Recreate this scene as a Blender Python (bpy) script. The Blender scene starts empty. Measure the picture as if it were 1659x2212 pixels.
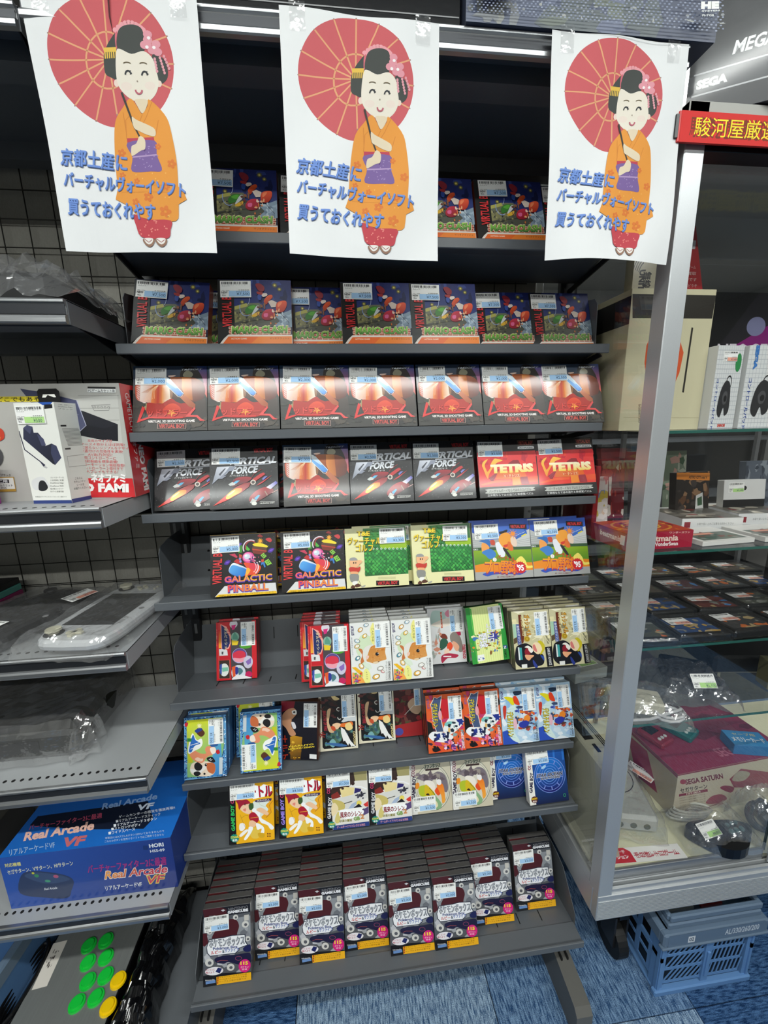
import bpy, math, random
from mathutils import Vector, Matrix, noise
from mathutils.geometry import tessellate_polygon
import numpy as np

S = bpy.context.scene
C = S.collection
R = math.radians
random.seed(7)

# ------------------------------------------------------------ camera
cam = bpy.data.objects.new('camera', bpy.data.cameras.new('camera'))
C.objects.link(cam)
cam.data.sensor_fit = 'HORIZONTAL'
cam.data.sensor_width = 36
cam.data.lens = 866.2 / 1659 * 36
cam.data.clip_start = 0.02
RM = ((0.99353026, 0.10480544, 0.04374291), (-0.11159337, 0.97244332, 0.20469713), (-0.02108413, -0.20825421, 0.97784745))
cam.matrix_world = Matrix(((RM[0][0], RM[0][2], -RM[0][1], 0), (RM[1][0], RM[1][2], -RM[1][1], 0), (RM[2][0], RM[2][2], -RM[2][1], 0), (0, 0, 0, 1)))
S.camera = cam
FLOOR, CEIL = -1.45, 1.25

# ------------------------------------------------------------ world and exposure
S.view_settings.view_transform = 'Standard'
S.view_settings.look = 'None'
S.view_settings.exposure = 0.24
S.view_settings.gamma = 1
S.view_settings.use_curve_mapping = False
W = bpy.data.worlds.new('world'); S.world = W; W.use_nodes = True
W.node_tree.nodes['Background'].inputs[0].default_value = (0.8, 0.9, 1, 1)
W.node_tree.nodes['Background'].inputs[1].default_value = 0.3

# ------------------------------------------------------------ ceiling lamps (light of the line fixtures built below)
LAMPS = [(-1.3, -0.4), (0.0, -0.4), (1.3, -0.4), (-1.3, -1.7), (0.0, -1.7), (1.3, -1.7), (0.8, 1.75), (2.1, 1.75)]
LAMP_W = {-0.4: 13, -1.7: 19, 1.75: 16}
for lx, ly in LAMPS:
    L = bpy.data.lights.new('tube_light', 'AREA'); L.shape = 'RECTANGLE'
    L.size = 1.2; L.size_y = 0.06; L.energy = LAMP_W[ly]; L.color = (0.98, 1.0, 0.965)
    o = bpy.data.objects.new('tube_light', L); C.objects.link(o); o.location = (lx, ly, CEIL - 0.085)

# ------------------------------------------------------------ helpers
def lin(h):
    h = h.lstrip('#')
    if len(h) == 3: h = ''.join(c * 2 for c in h)
    return tuple(((v / 12.92) if v <= 0.04045 else ((v + 0.055) / 1.055) ** 2.4) for v in (int(h[i:i + 2], 16) / 255 for i in (0, 2, 4)))

_m = {}
def M(name, col='#888', rough=0.5, metal=0.0, bump=0.0, scale=200.0, coat=0.0, var=0.0, spec=0.5, stretch=None):
    if name in _m: return _m[name]
    m = bpy.data.materials.new(name); m.use_nodes = True; nt = m.node_tree; n = nt.nodes; l = nt.links
    b = n['Principled BSDF']
    c = lin(col)
    b.inputs['Base Color'].default_value = (*c, 1)
    b.inputs['Roughness'].default_value = rough; b.inputs['Metallic'].default_value = metal
    b.inputs['Coat Weight'].default_value = coat; b.inputs['Coat Roughness'].default_value = 0.05
    b.inputs['Specular IOR Level'].default_value = spec
    tc = n.new('ShaderNodeTexCoord'); mp = n.new('ShaderNodeMapping'); nz = n.new('ShaderNodeTexNoise')
    l.new(tc.outputs['Object'], mp.inputs[0]); l.new(mp.outputs[0], nz.inputs[0])
    if stretch: mp.inputs['Scale'].default_value = stretch
    nz.inputs['Scale'].default_value = scale; nz.inputs['Detail'].default_value = 4
    if bump:
        bp = n.new('ShaderNodeBump'); bp.inputs['Strength'].default_value = bump; bp.inputs['Distance'].default_value = 0.001
        l.new(nz.outputs[0], bp.inputs['Height']); l.new(bp.outputs[0], b.inputs['Normal'])
    if var:
        r = n.new('ShaderNodeMix'); r.data_type = 'RGBA'
        r.inputs[6].default_value = (*[x * (1 - var) for x in c], 1); r.inputs[7].default_value = (*[min(1, x * (1 + var)) for x in c], 1)
        l.new(nz.outputs[0], r.inputs[0]); l.new(r.outputs[2], b.inputs['Base Color'])
    _m[name] = m
    return m

def emit(name, col, st):
    m = bpy.data.materials.new(name); m.use_nodes = True; b = m.node_tree.nodes['Principled BSDF']
    b.inputs['Emission Color'].default_value = (*lin(col), 1); b.inputs['Emission Strength'].default_value = st
    return m

def print_mat(name, rough, coat, bump, bscale=25.0):
    m = M(name, '#fff', rough, 0, bump, bscale, coat)
    n = m.node_tree.nodes; a = n.new('ShaderNodeAttribute'); a.attribute_name = 'Col'
    m.node_tree.links.new(a.outputs['Color'], n['Principled BSDF'].inputs['Base Color'])
    n['Principled BSDF'].inputs['Coat Roughness'].default_value = 0.1
    oi = n.new('ShaderNodeObjectInfo'); ml = n.new('ShaderNodeMath'); ml.operation = 'MULTIPLY'; ml.inputs[1].default_value = 9.0
    mp = n['Mapping']; m.node_tree.links.new(oi.outputs['Random'], ml.inputs[0]); m.node_tree.links.new(ml.outputs[0], mp.inputs['Location'])
    return m
PRINT = print_mat('printed_card', 0.35, 0.25, 0.08)
SHRINK = print_mat('printed_card_in_shrink_wrap', 0.42, 0.34, 0.8, 26.0)
PAPER = print_mat('printed_paper', 0.7, 0.0, 0.15, 30.0)

def film(name, gloss=0.22, bump=0.5, scale=60.0, tint='#ffffff', haze=0.06):
    m = bpy.data.materials.new(name); m.use_nodes = True; nt = m.node_tree; n = nt.nodes; l = nt.links
    n.remove(n['Principled BSDF']); out = n['Material Output']
    t = n.new('ShaderNodeBsdfTransparent'); g = n.new('ShaderNodeBsdfGlossy'); mx = n.new('ShaderNodeMixShader')
    t.inputs[0].default_value = (*lin(tint), 1)
    g.inputs['Roughness'].default_value = 0.12 if bump else 0.0
    f = n.new('ShaderNodeFresnel'); ge = n.new('ShaderNodeNewGeometry'); io = n.new('ShaderNodeMath'); io.operation = 'MULTIPLY_ADD'
    io.inputs[1].default_value = 1 / 1.5 - 1.5; io.inputs[2].default_value = 1.5   # same reflectance from either side of the thin sheet
    l.new(ge.outputs['Backfacing'], io.inputs[0]); l.new(io.outputs[0], f.inputs[0])
    a = n.new('ShaderNodeMath'); a.operation = 'ADD'; a.inputs[1].default_value = gloss; a.use_clamp = True
    l.new(f.outputs[0], a.inputs[0]); l.new(a.outputs[0], mx.inputs[0]); l.new(t.outputs[0], mx.inputs[1]); l.new(g.outputs[0], mx.inputs[2])
    if bump:
        nz = n.new('ShaderNodeTexNoise'); nz.inputs['Scale'].default_value = scale; nz.inputs['Detail'].default_value = 3
        tc = n.new('ShaderNodeTexCoord'); l.new(tc.outputs['Object'], nz.inputs[0])
        bp = n.new('ShaderNodeBump'); bp.inputs['Strength'].default_value = bump; bp.inputs['Distance'].default_value = 0.004
        l.new(nz.outputs[0], bp.inputs['Height']); l.new(bp.outputs[0], g.inputs['Normal']); l.new(bp.outputs[0], f.inputs['Normal'])
    if bump:   # creased film scatters a little light
        df = n.new('ShaderNodeBsdfDiffuse'); m2 = n.new('ShaderNodeMixShader'); m2.inputs[0].default_value = haze; df.inputs[0].default_value = (0.8, 0.8, 0.8, 1)
        l.new(bp.outputs[0], df.inputs['Normal']); l.new(mx.outputs[0], m2.inputs[1]); l.new(df.outputs[0], m2.inputs[2]); mx = m2
    l.new(mx.outputs[0], out.inputs[0])
    return m
GLASS = film('clear_glass', 0.0, 0)
FILM = film('clear_plastic_film', 0.03, 0.8, 45, haze=0.012)
FILM2 = film('crumpled_plastic_bag', 0.16, 1.0, 30)

class MB:
    def __init__(s): s.v = []; s.f = []; s.c = []
    def add(s, vs, fs):
        b = len(s.v); s.v += [tuple(v) for v in vs]; s.f += [tuple(b + i for i in f) for f in fs]; return s
    def box(s, x0, y0, z0, x1, y1, z1, c=0.0):
        if c <= 0:
            return s.add([(x0, y0, z0), (x1, y0, z0), (x1, y1, z0), (x0, y1, z0), (x0, y0, z1), (x1, y0, z1), (x1, y1, z1), (x0, y1, z1)],
                         [(0, 3, 2, 1), (4, 5, 6, 7), (0, 1, 5, 4), (1, 2, 6, 5), (2, 3, 7, 6), (3, 0, 4, 7)])
        lo, hi = (x0, y0, z0), (x1, y1, z1); vs = []
        idx = {}
        for cx in (0, 1):
            for cy in (0, 1):
                for cz in (0, 1):
                    k = (cx, cy, cz)
                    for ax in range(3):
                        p = [hi[i] - c if k[i] else lo[i] + c for i in range(3)]
                        p[ax] = hi[ax] if k[ax] else lo[ax]
                        idx[(k, ax)] = len(vs); vs.append(tuple(p))
        fs = []
        for ax in range(3):
            a, b = (ax + 1) % 3, (ax + 2) % 3
            for sd in (0, 1):
                q = []
                for (i, j) in ((0, 0), (1, 0), (1, 1), (0, 1)):
                    k = [0, 0, 0]; k[ax] = sd; k[a] = i; k[b] = j; q.append(idx[(tuple(k), ax)])
                fs.append(tuple(q if sd else q[::-1]))
        for ax in range(3):
            a, b = (ax + 1) % 3, (ax + 2) % 3
            for i in (0, 1):
                for j in (0, 1):
                    k0 = [0, 0, 0]; k0[a] = i; k0[b] = j; k1 = list(k0); k1[ax] = 1; k0, k1 = tuple(k0), tuple(k1)
                    fs.append((idx[(k0, a)], idx[(k0, b)], idx[(k1, b)], idx[(k1, a)]))
        for cx in (0, 1):
            for cy in (0, 1):
                for cz in (0, 1):
                    k = (cx, cy, cz); fs.append((idx[(k, 0)], idx[(k, 1)], idx[(k, 2)]))
        return s.add(vs, fs)
    def prism(s, poly, a0, a1, axis='x'):
        # poly: 2D points in the plane across the axis: x -> (y,z), y -> (x,z), z -> (x,y)
        n = len(poly)
        def P(p, a): return (a, p[0], p[1]) if axis == 'x' else ((p[0], a, p[1]) if axis == 'y' else (p[0], p[1], a))
        vs = [P(p, a0) for p in poly] + [P(p, a1) for p in poly]
        tr = tessellate_polygon([[Vector((p[0], p[1], 0)) for p in poly]])
        fs = [tuple(t) for t in tr] + [tuple(n + i for i in t[::-1]) for t in tr]
        fs += [(i, (i + 1) % n, n + (i + 1) % n, n + i) for i in range(n)]
        return s.add(vs, fs)
    def sheet(s, prof, a0, a1, th, axis='x'):
        # a folded sheet: open profile given a thickness
        n = len(prof); up = []
        for i, p in enumerate(prof):
            ds = []
            if i > 0: d = Vector(p) - Vector(prof[i - 1]); ds.append(d.normalized())
            if i < n - 1: d = Vector(prof[i + 1]) - Vector(p); ds.append(d.normalized())
            t = sum(ds, Vector((0, 0))).normalized(); nn = Vector((-t.y, t.x)); k = max(0.5, nn.dot(Vector((-ds[0].y, ds[0].x))))
            up.append((p[0] + nn.x * th / k, p[1] + nn.y * th / k))
        return s.prism(list(prof) + up[::-1], a0, a1, axis)
    def cyl(s, p0, p1, r, n=12, r1=None):
        p0, p1 = Vector(p0), Vector(p1); d = (p1 - p0).normalized(); r1 = r if r1 is None else r1
        a = d.orthogonal().normalized(); b = d.cross(a); vs = []
        for p, rr in ((p0, r), (p1, r1)):
            vs += [p + (a * math.cos(2 * math.pi * i / n) + b * math.sin(2 * math.pi * i / n)) * rr for i in range(n)]
        return s.add(vs, [tuple(range(n))[::-1], tuple(range(n, 2 * n))] + [(i, (i + 1) % n, n + (i + 1) % n, n + i) for i in range(n)])
    def tube(s, pts, r, n=8):
        pts = [Vector(p) for p in pts]; m = len(pts); vs = []; a = None
        for i, p in enumerate(pts):
            d = (pts[min(i + 1, m - 1)] - pts[max(i - 1, 0)]).normalized()
            a = d.orthogonal().normalized() if a is None else (a - d * a.dot(d)).normalized()
            b = d.cross(a); vs += [p + (a * math.cos(2 * math.pi * k / n) + b * math.sin(2 * math.pi * k / n)) * r for k in range(n)]
        fs = [(i * n + k, i * n + (k + 1) % n, (i + 1) * n + (k + 1) % n, (i + 1) * n + k) for i in range(m - 1) for k in range(n)]
        return s.add(vs, fs + [tuple(range(n))[::-1], tuple(range((m - 1) * n, m * n))])
    def quad(s, a, b, c, d): return s.add([a, b, c, d], [(0, 1, 2, 3)])
    def grid(s, fn, nu, nv):
        vs = [fn(i / nu, j / nv) for j in range(nv + 1) for i in range(nu + 1)]
        return s.add(vs, [f for j in range(nv) for i in range(nu) for f in ((j * (nu + 1) + i, j * (nu + 1) + i + 1, (j + 1) * (nu + 1) + i + 1), (j * (nu + 1) + i, (j + 1) * (nu + 1) + i + 1, (j + 1) * (nu + 1) + i))])
    def mesh(s, name, m=None, smooth=False):
        me = bpy.data.meshes.new(name); me.from_pydata(s.v, [], s.f); me.update()
        if m: me.materials.append(m)
        if smooth: me.polygons.foreach_set('use_smooth', [True] * len(me.polygons))
        return me

def fixn(me):
    import bmesh
    b = bmesh.new(); b.from_mesh(me); bmesh.ops.recalc_face_normals(b, faces=b.faces); b.to_mesh(me); b.free(); return me

def obj(name, mb, m=None, parent=None, loc=(0, 0, 0), rot=(0, 0, 0), smooth=False, kind=None, label=None):
    me = fixn(mb.mesh(name, m, smooth)) if isinstance(mb, MB) else mb
    o = bpy.data.objects.new(name, me); C.objects.link(o); o.location = loc; o.rotation_euler = rot
    if parent is not None: o.parent = parent
    if kind: o['kind'] = kind
    if label: o['label'] = label
    return o
def thing(name, label, cat, loc=(0, 0, 0), rot=(0, 0, 0), group=None):
    o = bpy.data.objects.new(name, None); C.objects.link(o); o.location = loc; o.rotation_euler = rot; o.empty_display_size = 0.02
    return tag(o, label, cat, group)
def tag(o, label, cat, group=None):
    o['label'] = label; o['category'] = cat
    if group: o['group'] = group
    return o
def copytree(o, parent=None):
    c = o.copy(); C.objects.link(c)
    if parent is not None: c.parent = parent
    for k in list(o.children): copytree(k, c)
    return c

# ------------------------------------------------------------ flat print (covers, labels, posters) as coloured shapes
_tx = {}
def textgeo(s, bold, shear):
    k = (s, bold, shear)
    if k in _tx: return _tx[k]
    c = bpy.data.curves.new('t', 'FONT'); c.body = s; c.resolution_u = 2; c.offset = bold; c.shear = shear
    o = bpy.data.objects.new('t', c); C.objects.link(o)
    me = o.evaluated_get(bpy.context.evaluated_depsgraph_get()).to_mesh()
    vs = [(v.co.x, v.co.y) for v in me.vertices]; me.calc_loop_triangles(); fs = [tuple(t.vertices) for t in me.loop_triangles]
    if not vs: vs = [(0, 0), (1, 0), (1, 1)]; fs = []
    bpy.data.objects.remove(o); bpy.data.curves.remove(c)
    xs = [v[0] for v in vs]; ys = [v[1] for v in vs]; x0, x1, y0, y1 = min(xs), max(xs), min(ys), max(ys)
    g = ([((x - x0) / (x1 - x0 + 1e-9) - 0.5, (y - y0) / (y1 - y0 + 1e-9) - 0.5) for x, y in vs], fs)
    _tx[k] = g
    return g

def cliphalf(p, ax, lim, sgn):
    out = []; n = len(p)
    for i in range(n):
        a, b = p[i], p[(i + 1) % n]; da, db = sgn * (a[ax] - lim), sgn * (b[ax] - lim)
        if da >= 0: out.append(a)
        if (da > 0 > db) or (da < 0 < db):
            t = da / (da - db); out.append((a[0] + (b[0] - a[0]) * t, a[1] + (b[1] - a[1]) * t))
    return out
def clipbox(p, x0, y0, x1, y1):
    for ax, lim, sg in ((0, x0, 1), (0, x1, -1), (1, y0, 1), (1, y1, -1)):
        if len(p) < 3: return []
        p = cliphalf(p, ax, lim, sg)
    return p if len(p) >= 3 else []

class Art:
    DZ = 0.000012
    def __init__(s, w, h, quad=((0, 0), (100, 0), (100, 100), (0, 100)), bg='#fff'):
        s.w, s.h = w, h; s.items = []; s.ly = 0; s.hold = False
        A = []; B = []
        for (x, y), (u, v) in zip(quad, ((0, h), (w, h), (w, 0), (0, 0))):
            A.append([x, y, 1, 0, 0, 0, -u * x, -u * y]); B.append(u); A.append([0, 0, 0, x, y, 1, -v * x, -v * y]); B.append(v)
        s.H = list(np.linalg.solve(np.array(A, float), np.array(B, float))) + [1.0]
        if bg: s.add(([(0, 0), (w, 0), (w, h), (0, h)], [(0, 1, 2), (0, 2, 3)], s.col(bg)))
    def add(s, it):
        if not s.hold: s.ly += 1
        s.items.append((*it, s.ly))
    def mp(s, x, y):
        H = s.H; d = H[6] * x + H[7] * y + 1
        return ((H[0] * x + H[1] * y + H[2]) / d, (H[3] * x + H[4] * y + H[5]) / d)
    def col(s, c):
        if isinstance(c, str): return lin(c)
        x0, y0, c0, x1, y1, c1 = c
        return (s.mp(x0, y0), lin(c0), s.mp(x1, y1), lin(c1))
    def p(s, c, *a):
        pts = [s.mp(a[i], a[i + 1]) for i in range(0, len(a), 2)]
        s.add((pts, tessellate_polygon([[Vector((x, y, 0)) for x, y in pts]]), s.col(c))); return s
    def r(s, c, x0, y0, x1, y1): return s.p(c, x0, y0, x1, y0, x1, y1, x0, y1)
    def s(self, c, *a, n=4):
        q = [(a[i], a[i + 1]) for i in range(0, len(a), 2)]; m = len(q); o = []
        for i in range(m):
            p0, p1, p2, p3 = q[i - 1], q[i], q[(i + 1) % m], q[(i + 2) % m]
            for k in range(n):
                t = k / n
                for d in (0, 1):
                    o.append(0.5 * (2 * p1[d] + (p2[d] - p0[d]) * t + (2 * p0[d] - 5 * p1[d] + 4 * p2[d] - p3[d]) * t * t + (3 * p1[d] - p0[d] - 3 * p2[d] + p3[d]) * t ** 3))
        return self.p(c, *o)
    def e(s, c, cx, cy, rx, ry=None, rot=0, n=18):
        ry = rx if ry is None else ry; a = []; cr, sr = math.cos(R(rot)), math.sin(R(rot))
        for i in range(n):
            x, y = rx * math.cos(2 * math.pi * i / n), ry * math.sin(2 * math.pi * i / n); a += [cx + x * cr - y * sr, cy + x * sr + y * cr]
        return s.p(c, *a)
    def l(s, c, w, *a):
        q = [Vector((a[i], a[i + 1])) for i in range(0, len(a), 2)]; L = []; Rr = []
        for i, p in enumerate(q):
            d = (q[min(i + 1, len(q) - 1)] - q[max(i - 1, 0)])
            if d.length < 1e-9: d = Vector((1, 0))
            d.normalize(); nn = Vector((-d.y, d.x)) * w / 2; L.append(s.mp(*(p + nn))); Rr.append(s.mp(*(p - nn)))
        k = len(q); fs = []
        for i in range(k - 1): fs += [(i, i + 1, k + i + 1), (i, k + i + 1, k + i)]
        s.add((L + Rr, fs, s.col(c))); return s
    def ring(s, c, w, cx, cy, rx, ry=None, a0=0, a1=360, n=32):
        ry = rx if ry is None else ry; a = []
        for i in range(n + 1):
            t = R(a0 + (a1 - a0) * i / n); a += [cx + rx * math.cos(t), cy + ry * math.sin(t)]
        return s.l(c, w, *a)
    def t(s, c, txt, cx, cy, w, h, rot=0, bold=0.02, shear=0.0):
        cjk = any(ord(q_) > 0x3000 for q_ in txt); d = bold * h * 0.42 if cjk else 0
        vs, fs = textgeo(txt, 0.0 if cjk else bold, shear); cr, sr = math.cos(R(rot)), math.sin(R(rot)); col = s.col(c)
        held = s.hold
        for ox, oy in (((-d, -d), (d, -d), (d, d), (-d, d)) if cjk and bold >= 0.02 else ((0, 0),)):
            o = []
            for x, y in vs:
                X, Y = x * w + ox, -y * h + oy; o.append(s.mp(cx + X * cr + Y * sr, cy - X * sr + Y * cr))
            s.add((o, fs, col)); s.ly += 0 if not held else 0.5
        s.hold = held
        return s
    def burst(s, c, cx, cy, r0, r1, n, rot=0):
        a = []
        for i in range(2 * n):
            rr = r1 if i % 2 else r0; t = R(rot) + math.pi * i / n; a += [cx + rr * math.cos(t), cy + rr * math.sin(t)]
        return s.p(c, *a)
    def blobs(s, cols, x0, y0, x1, y1, n, r0, r1, seed=1, k=5):
        rd = random.Random(seed)
        for i in range(n):
            cx, cy, rr = rd.uniform(x0, x1), rd.uniform(y0, y1), rd.uniform(r0, r1); a = []; ph = rd.uniform(0, 6); st = rd.uniform(0.5, 1.6)
            for j in range(k):
                t = ph + 2 * math.pi * j / k; q = rr * rd.uniform(0.6, 1.2); a += [cx + q * st * math.cos(t), cy + q / st * math.sin(t)]
            s.p(rd.choice(cols), *a)
        return s
    def mesh(s, name, mat, cells=None, fn=None, off=0.0002):
        V = []; F = []; CC = []; w, h = s.w, s.h; dz = s.DZ
        for pts, fs, col, k in s.items:
            z = -(off + k * dz)
            inside = all(-1e-7 <= x <= w + 1e-7 and -1e-7 <= y <= h + 1e-7 for x, y in pts)
            polys = []
            if inside and not cells: base = pts; polys = fs; direct = True
            else: direct = False
            def cf(x, y):
                if len(col) == 3: return col
                (x0, y0), c0, (x1, y1), c1 = col; dx, dy = x1 - x0, y1 - y0
                t = max(0, min(1, ((x - x0) * dx + (y - y0) * dy) / (dx * dx + dy * dy + 1e-12)))
                return tuple(a + (b - a) * t for a, b in zip(c0, c1))
            if direct:
                b = len(V); V += [(x, z, y) for x, y in pts]; CC += [cf(x, y) for x, y in pts]; F += [tuple(b + i for i in f) for f in fs]
            else:
                for f in fs:
                    tri = [pts[i] for i in f]
                    if cells:
                        nx, ny = cells; cw, ch = w / nx, h / ny
                        xs = [q[0] for q in tri]; ys = [q[1] for q in tri]
                        for i in range(max(0, int(min(xs) / cw)), min(nx - 1, int(max(xs) / cw)) + 1):
                            for j in range(max(0, int(min(ys) / ch)), min(ny - 1, int(max(ys) / ch)) + 1):
                                q0 = clipbox([(x / cw - i, y / ch - j) for x, y in tri], 0, 0, 1, 1)
                                if not q0: continue
                                cr = [Vector(fn(a_ * cw, z, b_ * ch)) for a_, b_ in ((i, j), (i + 1, j), (i + 1, j + 1), (i, j + 1))]
                                sk_ = [(a_ - b_, b_) for a_, b_ in q0]
                                for sg_ in (1, -1):
                                    q = cliphalf(sk_, 0, 0.0, sg_)
                                    if len(q) < 3: continue
                                    b = len(V)
                                    for d_, v_ in q:
                                        u_ = d_ + v_
                                        V.append(tuple(cr[0] + (cr[1] - cr[0]) * (u_ - v_) + (cr[2] - cr[0]) * v_) if sg_ > 0 else tuple(cr[0] + (cr[3] - cr[0]) * (v_ - u_) + (cr[2] - cr[0]) * u_)); CC.append(cf((u_ + i) * cw, (v_ + j) * ch))
                                    F.append(tuple(range(b, b + len(q))))
                    else:
                        q = clipbox(tri, 0, 0, w, h)
                        if q: b = len(V); V += [(x, z, y) for x, y in q]; CC += [cf(x, y) for x, y in q]; F.append(tuple(range(b, b + len(q))))
        me = bpy.data.meshes.new(name); me.from_pydata(V, [], F); me.update()
        at = me.color_attributes.new('Col', 'FLOAT_COLOR', 'POINT')
        at.data.foreach_set('color', [c for q in CC for c in (*q, 1.0)])
        me.materials.append(mat)
        return me

def decal(name, art, origin, xa, za, parent, mat=None, off=0.0003, label=None):
    # origin: lower left corner of the print; xa, za: right and up directions of the face
    xa = Vector(xa).normalized(); za = Vector(za); za = (za - xa * za.dot(xa)).normalized(); ya = za.cross(xa)
    o = obj(name, art.mesh(name, mat or PRINT, off=off), None, parent, label=label)
    m = Matrix((xa, ya, za)).transposed().to_4x4(); m.translation = Vector(origin); o.matrix_local = m
    return o

# ============================================================ materials
GREY = M('dark_grey_powder_coat', '#5b5f63', 0.42, 0.0, 0.12, 900, 0.0, 0.06)
BLACKM = M('black_powder_coat', '#1b1c1e', 0.5, 0, 0.1, 900)
ALU = M('brushed_aluminium', '#a9abad', 0.32, 0.85, 0.15, 300, 0, 0.08, stretch=(0.02, 1, 1))
ALUL = M('satin_aluminium_profile', '#c3c6c8', 0.42, 0.6, 0.08, 500, 0, 0.04)
LGREY = M('light_grey_shelf_steel', '#a6a9ab', 0.45, 0.2, 0.1, 900, 0, 0.05)
WIRE = M('black_wire', '#24231f', 0.45, 0.5)
CARDW = M('white_card', '#e4e4e0', 0.5, 0, 0.05, 200)
HOLE = M('dark_hole', '#060606', 0.9)

# ============================================================ room shell
def structure(name, mb, m, label=None): return obj(name, mb, m, kind='structure', label=label)
XW0, XW1, YW0, YW1 = -3.0, 4.2, -3.6, 4.0
fl = structure('floor', MB().box(XW0, YW0, FLOOR - 0.1, XW1, YW1, FLOOR - 0.006), M('dark_subfloor', '#20242a', 0.9))
structure('wall_left', MB().box(XW0 - 0.1, YW0, FLOOR - 0.1, XW0, YW1, CEIL), M('wall_paint', '#a9a8a4', 0.8, 0, 0.3, 80))
structure('wall_right', MB().box(XW1, YW0, FLOOR - 0.1, XW1 + 0.1, YW1, CEIL), M('wall_paint'))
structure('wall_front', MB().box(XW0 - 0.1, YW0 - 0.1, FLOOR - 0.1, XW1 + 0.1, YW0, CEIL), M('wall_paint'))
structure('wall_far', MB().box(XW0 - 0.1, YW1, FLOOR - 0.1, XW1 + 0.1, YW1 + 0.1, CEIL), M('wall_paint'))
structure('ceiling', MB().box(XW0 - 0.1, YW0 - 0.1, CEIL, XW1 + 0.1, YW1 + 0.1, CEIL + 0.1), M('ceiling_board', '#cfcfca', 0.9, 0, 0.4, 60))
structure('wall_back', MB().box(XW0, 0.972, FLOOR - 0.005, 0.47, 1.06, CEIL), M('textured_grey_wallpaper', '#8d8b83', 0.85, 0, 1.0, 330, 0, 0.12, stretch=(1, 1, 0.5)))

# carpet tiles: streaky blue loop pile, light and dark tiles laid in turn
def carpet(name, a, b, st):
    m = bpy.data.materials.new(name); m.use_nodes = True; nt = m.node_tree; n = nt.nodes; l = nt.links; bs = n['Principled BSDF']
    bs.inputs['Roughness'].default_value = 0.95; bs.inputs['Specular IOR Level'].default_value = 0.1
    tc = n.new('ShaderNodeTexCoord'); mp = n.new('ShaderNodeMapping'); mp.inputs['Scale'].default_value = st
    nz = n.new('ShaderNodeTexNoise'); nz.inputs['Scale'].default_value = 1.0; nz.inputs['Detail'].default_value = 3
    nb = n.new('ShaderNodeTexNoise'); nb.inputs['Scale'].default_value = 500
    cr = n.new('ShaderNodeValToRGB'); cr.color_ramp.elements[0].position = 0.36; cr.color_ramp.elements[1].position = 0.64
    cr.color_ramp.elements[0].color = (*lin(a), 1); cr.color_ramp.elements[1].color = (*lin(b), 1)
    l.new(tc.outputs['Object'], mp.inputs[0]); l.new(mp.outputs[0], nz.inputs[0]); l.new(tc.outputs['Object'], nb.inputs[0])
    ad = n.new('ShaderNodeMath'); ad.operation = 'MULTIPLY_ADD'; ad.inputs[1].default_value = 0.45; l.new(nb.outputs[0], ad.inputs[0]); 
    sb = n.new('ShaderNodeMath'); sb.operation = 'SUBTRACT'; sb.inputs[1].default_value = 0.22; l.new(nz.outputs[0], sb.inputs[0]); l.new(sb.outputs[0], ad.inputs[2])
    l.new(ad.outputs[0], cr.inputs[0]); l.new(cr.outputs[0], bs.inputs['Base Color'])
    bp = n.new('ShaderNodeBump'); bp.inputs['Strength'].default_value = 1; bp.inputs['Distance'].default_value = 0.003
    l.new(nb.outputs[0], bp.inputs['Height']); l.new(bp.outputs[0], bs.inputs['Normal'])
    return m
CP = [carpet('blue_carpet_light', '#3c5c82', '#a3bdd6', (260, 45, 1)), carpet('blue_carpet_dark', '#16345c', '#4f74a2', (45, 260, 1)), carpet('blue_carpet_mid', '#2b4c76', '#7f9fc2', (260, 45, 1))]
tm = [fixn(MB().box(0.001, 0.001, 0, 0.499, 0.499, 0.006, 0.001).mesh('carpet_tile', m)) for m in CP]
for i in range(-2, 5):
    for j in range(-2, 4):
        k = 1 if (i, j) == (0, 1) else ((i * 2 + j * 3) % 3 if (i, j) not in ((1, 1), (0, 0)) else 0)
        o = obj('carpet_tile', tm[k], None, fl, (0.33 + (i - 1) * 0.5, 0.14 + (j - 1) * 0.5, FLOOR - 0.006))

# ceiling fixtures (the lamps at the top light from inside them)
LEDM = emit('led_tube', '#f2fffd', 9)
for k, (lx, ly) in enumerate(LAMPS):
    t = thing('ceiling_light', 'long white line fixture on the ceiling, %s' % ['left of three above the aisle', 'middle of three above the aisle', 'right of three above the aisle', 'left of three behind the viewer', 'middle of three behind the viewer', 'right of three behind the viewer', 'left of two beyond the shelves', 'right of two beyond the shelves'][k], 'light', (lx, ly, CEIL), group='ceiling line lights')
    obj('housing', MB().box(-0.62, -0.05, -0.04, 0.62, 0.05, 0, 0.004), CARDW, t)
    obj('tube', MB().cyl((-0.6, 0, -0.058), (0.6, 0, -0.058), 0.015, 12), LEDM, t)

# ============================================================ wire grid on the back wall (50 mm pitch)
wg = thing('wire_grid', 'black wire grid panel in front of the grey wall, behind the shelves', 'wire grid', (0, 0.955, 0))
vw = fixn(MB().cyl((0, 0, -1.40), (0, 0, 0.62), 0.0011, 6).mesh('wire', WIRE)); hw = fixn(MB().cyl((-1.0, 0, 0), (0.44, 0, 0), 0.0011, 6).mesh('wire', WIRE))
for i in range(29): obj('wire', vw, None, wg, (-0.985 + i * 0.05, 0.0028, 0))
for i in range(41): obj('wire', hw, None, wg, (0, 0, -1.39 + i * 0.05))

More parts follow.
